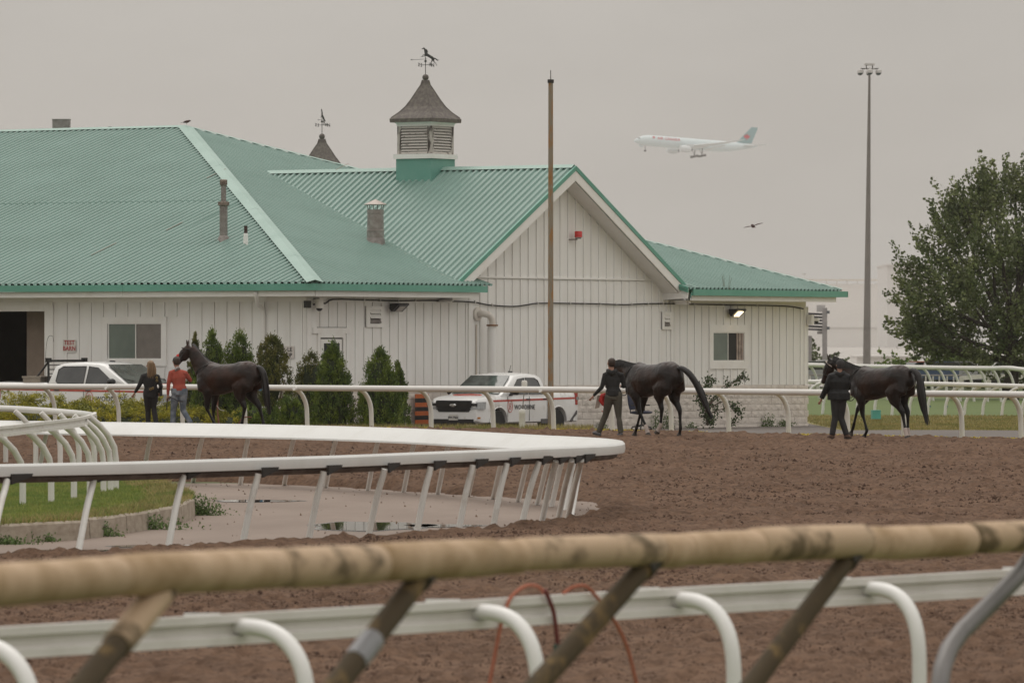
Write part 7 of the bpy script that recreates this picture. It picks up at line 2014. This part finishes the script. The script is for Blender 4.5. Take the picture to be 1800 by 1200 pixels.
# bird on the roof hip, bird in flight
def sparrow(label, c, s, wings):
    o = thing('bird', label, 'bird', c); o.scale = (s,) * 3
    BM = mat('bird_feather', (.035, .02, .018), rough=.8, col2=(.08, .035, .03), vscale=20, thresh=(.4, .6))
    mb = MB(); mb.tube([(-.11, 0, -.02), (-.05, 0, 0), (.03, 0, .01), (.08, 0, .03), (.11, 0, .035), (.135, 0, .03)], [.01, .035, .045, .03, .026, .004], n=10)
    mb.tube([(-.10, 0, -.015), (-.20, 0, -.03)], [.02, .03], n=6, rb=[.008, .004])
    link_mesh('body', remeshed(mb, .006, 3), BM, o)
    if wings:
        for sg, (l, z) in zip((1, -1), wings):
            MB().rings([[Vector((.04, sg * .02, .02)), Vector((.04, sg * .02, .012)), Vector((-.05, sg * .02, .01)), Vector((-.05, sg * .02, .018))],
                        [Vector((.06, sg * l * .5, z * .6 + .02)), Vector((.06, sg * l * .5, z * .6 + .012)), Vector((-.05, sg * l * .5, z * .5)), Vector((-.05, sg * l * .5, z * .5 + .006))],
                        [Vector((-.02, sg * l, z)), Vector((-.02, sg * l, z - .004)), Vector((-.06, sg * l * .95, z * .9 - .004)), Vector((-.06, sg * l * .95, z * .9))]]).out('wing', BM, o, smooth=50)
    else:
        for sg in (1, -1): MB().tube([(-.0, sg * .015, -.03), (0, sg * .015, -.08)], .004, n=4).out('leg', BM, o)
    return o
sparrow('small bird perched on the roof corner where ridge meets hip', B(UR - .1, UR - .1, ZR + .18), 1.0, None)
b_ = sparrow('dark bird gliding in the sky below the airliner', P(1324, 398, 90), 1.0, [(.25, .03), (.25, .03)])
b_.rotation_euler = (math.radians(-14), 0, math.radians(100)); b_.scale = (.66,) * 3
# ---------------------------------------------------------------- airliner
PD = 3150.0
SKYB = mat('airliner_pale_blue', (.62, .71, .73), rough=.35, var=.03, vscale=.1); FINB = mat('airliner_fin_blue', (.20, .36, .38), rough=.4, var=.05, vscale=.1)
REDLV = mat('livery_red', (.55, .02, .05), rough=.4); GEARM = mat('landing_gear_metal', (.10, .11, .12), rough=.5); ENG = mat('engine_cowl', (.62, .66, .67), rough=.35)
pl = thing('airliner', 'pale blue airliner with red maple leaf on its tail fin, gear down, above the field', 'airplane', P(1222, 254, PD), 0)
pl.rotation_euler = Euler((0, math.radians(-3.6), math.radians(180 + 20)), 'XYZ')
fus = [(36.5, -.9, .05), (36.0, -.85, .65), (34.8, -.65, 1.35), (33, -.35, 2.05), (31, -.08, 2.65), (28.5, 0, 3.0), (25, 0, 3.1), (-14, 0, 3.1), (-20, .25, 2.85), (-26, .75, 2.2), (-31, 1.25, 1.45), (-35, 1.6, .75), (-37.2, 1.75, .2)]
MB().tube([(x, 0, z) for x, z, r in fus], [q[2] for q in fus], n=28, up=Vector((0, 0, 1))).out('fuselage', SKYB, pl, smooth=60)
def surf(secs, nm, m, par=pl):
    """secs: (x_le, y, z, chord, thick)"""
    prof = [(0, 0), (.08, .45), (.3, .5), (.7, .3), (1, 0), (.7, -.25), (.3, -.5), (.08, -.4)]
    return MB().rings([[Vector((x - c * a, y, z + t * b)) for a, b in prof] for x, y, z, c, t in secs]).out(nm, m, par, smooth=50)
for sg in (1, -1):
    wg = surf([(9.5, sg * 2.4, -1.8, 13.5, 1.7), (4.0, sg * 10, -.9, 9.2, 1.0), (-4.5, sg * 20, .5, 5.6, .55), (-12.0, sg * 29, 2.1, 2.9, .28), (-15.8, sg * 32.4, 2.9, .8, .08)], 'wing', ENG)
    surf([(-4.2, sg * 3.4, -2.6, 3.0, .35), (-4.8, sg * 10, -1.9, 2.6, .3)], 'flap', ENG, wg); surf([(-5.6, sg * 11, -1.75, 2.2, .26), (-9.0, sg * 20, -.35, 1.6, .2)], 'flap', ENG, wg)
    for y in (6.5, 13, 17.5): MB().tube([(-2 - y * .25, sg * y, -1.9 + y * .07), (-7 - y * .25, sg * y, -2.4 + y * .07)], [.25, .12], n=6).out('flap_fairing', ENG, wg)
    surf([(-26.5, sg * .8, 1.3, 6.4, .6), (-32.0, sg * 6, 1.85, 4.2, .35), (-36.8, sg * 10.7, 2.4, 2.2, .15)], 'tailplane', ENG)
    e = Vector((9.5, sg * 9.8, -3.6))
    MB().lathe([(1.35, 3.1), (1.72, 3.0), (1.98, 1.8), (2.0, 0), (1.8, -2.0), (1.45, -3.0), (1.2, -3.1)], n=24, M=Matrix.Translation(e) @ Matrix.Rotation(math.pi / 2, 4, 'Y')).out('engine', ENG, pl, smooth=50)
    MB().lathe([(1.5, 2.6), (0, 2.62)], n=20, M=Matrix.Translation(e) @ Matrix.Rotation(math.pi / 2, 4, 'Y')).out('fan', mat('fan_dark', (.04, .05, .06)), pl)
    MB().lathe([(1.0, -2.9), (.6, -4.2), (0, -4.6)], n=16, M=Matrix.Translation(e) @ Matrix.Rotation(math.pi / 2, 4, 'Y')).out('exhaust_cone', GEARM, pl, smooth=50)
    MB().prism([e + Vector((1, -.15, 1.8)), e + Vector((-4.5, -.15, 1.4)), e + Vector((-5.0, -.15, 3.0)), e + Vector((-2.5, -.15, 3.0))], (0, .3, 0)).out('pylon', ENG, pl)
    g = Vector((-2.2, sg * 5.5, -2.2))
    lg = MB().tube([g, g + Vector((0, sg * .2, -4.1))], .32, n=8).out('main_gear', GEARM, pl)
    MB().tube([g + Vector((2, 0, -.3)), g + Vector((.2, sg * .2, -3.0))], .14, n=5).out('strut', GEARM, lg)
    for k in range(3):
        for yy in (-.75, .75):
            w = g + Vector((1.55 - 1.55 * k, sg * .2 + yy, -4.15 - .42 + .42 * k))
            MB().lathe([(.25, -.24), (.62, -.22), (.68, 0), (.62, .22), (.25, .24)], n=14, M=Matrix.Translation(w) @ Matrix.Rotation(math.pi / 2, 4, 'X')).out('wheel', TYRE, lg, smooth=50)
fin = MB().rings([[Vector((x - c * a, t * b, z)) for a, b in ((0, 0), (.15, .5), (.6, .35), (1, 0), (.6, -.35), (.15, -.5))] for x, z, c, t in ((-21.5, 2.6, 4.5, .3), (-24.5, 3.0, 9.2, .7), (-26.5, 5.0, 7.8, .6), (-31.5, 10.4, 4.9, .4), (-33.0, 12.1, 3.9, .3))]).out('tail_fin', FINB, pl, smooth=50)
leaf = [(0, 1), (.12, .72), (.28, .80), (.22, .45), (.42, .62), (.48, .50), (.78, .55), (.68, .32), (.86, .20), (.45, -.10), (.50, -.28), (.08, -.22), (.08, -.62), (-.08, -.62), (-.08, -.22), (-.50, -.28), (-.45, -.10), (-.86, .20), (-.68, .32), (-.78, .55), (-.48, .50), (-.42, .62), (-.22, .45), (-.28, .80), (-.12, .72)]
for sg in (1, -1):
    MB().prism([Vector((-30.4 + a * 2.3, sg * .42, 6.1 + b * 2.2)) for a, b in leaf], (0, sg * .03, 0)).out('maple_leaf_mark', REDLV, fin)
    me = text_mesh('AIR CANADA', 2.0, .05, 'LEFT', 1.15)
    M = Matrix.Translation((23.6 if sg > 0 else 5.2, sg * 3.02, 1.05)) @ (Matrix.Rotation(math.pi, 4, 'Z') if sg > 0 else Matrix.Identity(4)) @ Matrix.Rotation(math.pi / 2 - .33, 4, 'X')
    me.transform(M); link_mesh('lettering', me, REDLV, pl)
    MB().prism([M @ Vector((-2.2 + a * 1.0, .75 + b * 1.0, .02)) for a, b in leaf], (0, sg * .03, 0)).out('maple_leaf_mark', REDLV, pl)
for k in range(4):
    a = (-.9, -.3, .3, .9)[k]; MB().box((33.9, a * 1.4, .95), (.9, .6, .45), Matrix.Identity(4)).out('cockpit_window', GLASS_D, pl)
MB().tube([(29.5, 0, -2.8), (29.5, 0, -5.6)], .2, n=8).out('nose_gear', GEARM, pl)
for yy in (-.45, .45): MB().lathe([(.2, -.2), (.50, -.18), (.54, 0), (.50, .18), (.2, .2)], n=14, M=Matrix.Translation((29.5, yy, -5.7)) @ Matrix.Rotation(math.pi / 2, 4, 'X')).out('nose_wheel', TYRE, pl, smooth=50)
MB().prism([Vector((30.5, -.5, -2.9)), Vector((33, -.5, -2.6)), Vector((33, -.5, -3.6)), Vector((30.5, -.5, -3.9))], (0, .08, 0)).out('gear_door', SKYB, pl)

# ---------------------------------------------------------------- far buildings
def fbox(mb, x0, x1, y0, y1, D, dep):
    a, b = P(x0, y0, D), P(x1, y1, D); mb.bbox((a.x, D, b.z), (b.x, D + dep, a.z)); return mb
FW = mat('far_white_cladding', (.73, .705, .675), rough=.7, vscale=.03, var=.05); FT = mat('far_tan_trim', (.66, .60, .53), rough=.7); FG_ = mat('far_grey_trim', (.62, .59, .56), rough=.7)
wh = thing('warehouse', 'very large pale flat roofed building fading into haze behind the light mast', 'building', P(1500, 606, 2600))
D = 2600
fbox(MB(), 1372, 1700, 499, 609.5, D, 60).out('wall', FW, wh, off=wh.location)
fbox(MB(), 1372, 1700, 575, 576.3, D - .5, .4).out('cladding_joint', FG_, wh, off=wh.location)
fbox(MB(), 1372, 1700, 490.5, 493.5, D - 2, .5).out('parapet_pipe', FT, wh, off=wh.location)
for x in range(1380, 1700, 18): fbox(MB(), x, x + 2.2, 493.5, 499, D - 1.9, .3).out('pipe_support', FG_, wh, off=wh.location)
fbox(MB(), 1414, 1415.5, 480, 490, D - 2, .2).out('roof_mast', FG_, wh, off=wh.location); fbox(MB(), 1409, 1420, 481, 482, D - 2, .2).out('mast_arm', FG_, wh, off=wh.location)
w2 = thing('office_block', 'faint tall block behind the large pale building, left of the maple', 'building', P(1590, 640, 2300))
fbox(MB(), 1559, 1640, 465, 609, 2300, 60).out('wall', mat('far_block', (.64, .62, .60), rough=.7), w2, off=w2.location)
fbox(MB(), 1558, 1641, 464, 467, 2299, 62).out('roof_edge', FG_, w2, off=w2.location)
w3 = thing('low_building', 'low long grey building behind the neck of the rightmost horse', 'building', P(1550, 640, 620))
fbox(MB(), 1506, 1606, 627, 672, 540, 10).out('wall', mat('low_wall', (.74, .71, .68), rough=.8), w3, off=w3.location)
fbox(MB(), 1505, 1607, 624.5, 627, 539.5, 11).out('roof_edge', FW, w3, off=w3.location)
gs = thing('steel_structure', 'grey steel frame with sloping louvred canopy behind the right barn corner', 'structure', P(1435, 640, 400))
D = 400; ST = mat('grey_steel', (.27, .255, .25), rough=.6)
fbox(MB(), 1418, 1427, 590, 692, D, .5).out('column', ST, gs, off=gs.location); fbox(MB(), 1446, 1454, 541, 645, D - 1, .5).out('column', ST, gs, off=gs.location)
fbox(MB(), 1436, 1450.5, 536, 548, D, .6).out('box', mat('pale_box', (.45, .43, .42), rough=.6), gs, off=gs.location)
LV = mat('louvre_grey', (.14, .14, .155), rough=.6)
for k in range(6):
    y = 549 + k * 5.5
    a, b, c_, d_ = P(1412, y, D - .5), P(1446.5, y + 1.5, D - .5), P(1446.5, y + 5, D - .2), P(1412, y + 3.5, D - .2)
    MB().prism([a, b, c_, d_], (0, .4, 0)).out('slat', LV, gs, off=gs.location)
fbox(MB(), 1437, 1447, 582, 587, D - .4, .5).out('beam', ST, gs, off=gs.location)
for y in (546, 574): fbox(MB(), 1453.5, 1458.5, y, y + 5, D - 1.2, .6).out('bracket', GEARM, gs, off=gs.location)
# parked cars far off, seen between the rails
CARC = [('silver', (.32, .32, .33)), ('dark', (.03, .03, .035)), ('orange', (.40, .10, .04)), ('white', (.6, .6, .6)), ('blue', (.04, .07, .14))]
def far_car(px, D, col, label, rz=0.0):
    q = P(px, 690, D); o = thing('parked_car', label, 'car', (q.x, D, .0), rz, 'cars parked far beyond the turf rails')
    m = mat('car_' + col[0], col[1], rough=.3, coat=.5)
    prof = [(-2.2, .45), (-2.25, .85), (-1.9, .98), (1.0, .95), (2.1, .80), (2.2, .45)]
    MB().prism([Vector((x, -.85, z)) for x, z in prof], (0, 1.7, 0)).out('body', m, o)
    MB().prism([Vector((x, -.70, z)) for x, z in ((-1.75, .97), (-1.25, 1.42), (.2, 1.45), (1.0, .96))], (0, 1.4, 0)).out('cabin', GLASS_D, o)
    MB().box((-.5, 0, 1.45), (1.4, 1.35, .05)).out('roof', m, o)
    for x in (-1.4, 1.4):
        for y in (-.8, .8): MB().lathe([(0, -.1), (.33, -.1), (.33, .1), (0, .1)], n=12, M=Matrix.Translation((x, y, .33)) @ Matrix.Rotation(math.pi / 2, 4, 'X')).out('wheel', TYRE, o)
for px, D, k, lab, rz in [(1436, 330, 0, 'silver car seen between barn corner and rightmost horse head', .2), (1470, 345, 3, 'white car behind the head of the rightmost horse', 0), (1668, 322, 4, 'blue car visible between turf rails below the maple left side', .1), (1700, 322, 0, 'silver car between turf rails under the pale board fence', -.1), (1640, 324, 2, 'orange car between the turf rails right of the horse tail', .3), (1790, 322, 1, 'dark car between the turf rails at right edge', 0)]:
    far_car(px, D, CARC[k], lab, rz)

# ---------------------------------------------------------------- hazy air
hz_mat = bpy.data.materials.new('hazy_air'); hz_mat.use_nodes = True
n = hz_mat.node_tree.nodes; n.clear()
vo = n.new('ShaderNodeOutputMaterial'); pv = n.new('ShaderNodeVolumePrincipled')
pv.inputs['Color'].default_value = (.92, .885, .855, 1); pv.inputs['Density'].default_value = .00010; pv.inputs['Anisotropy'].default_value = .2
hz_mat.node_tree.links.new(pv.outputs[0], vo.inputs['Volume'])
o = MB().bbox((-620, -60, -1.2), (620, 3640, 150)).out('haze', hz_mat)
setp(o, kind='stuff'); o.visible_shadow = True
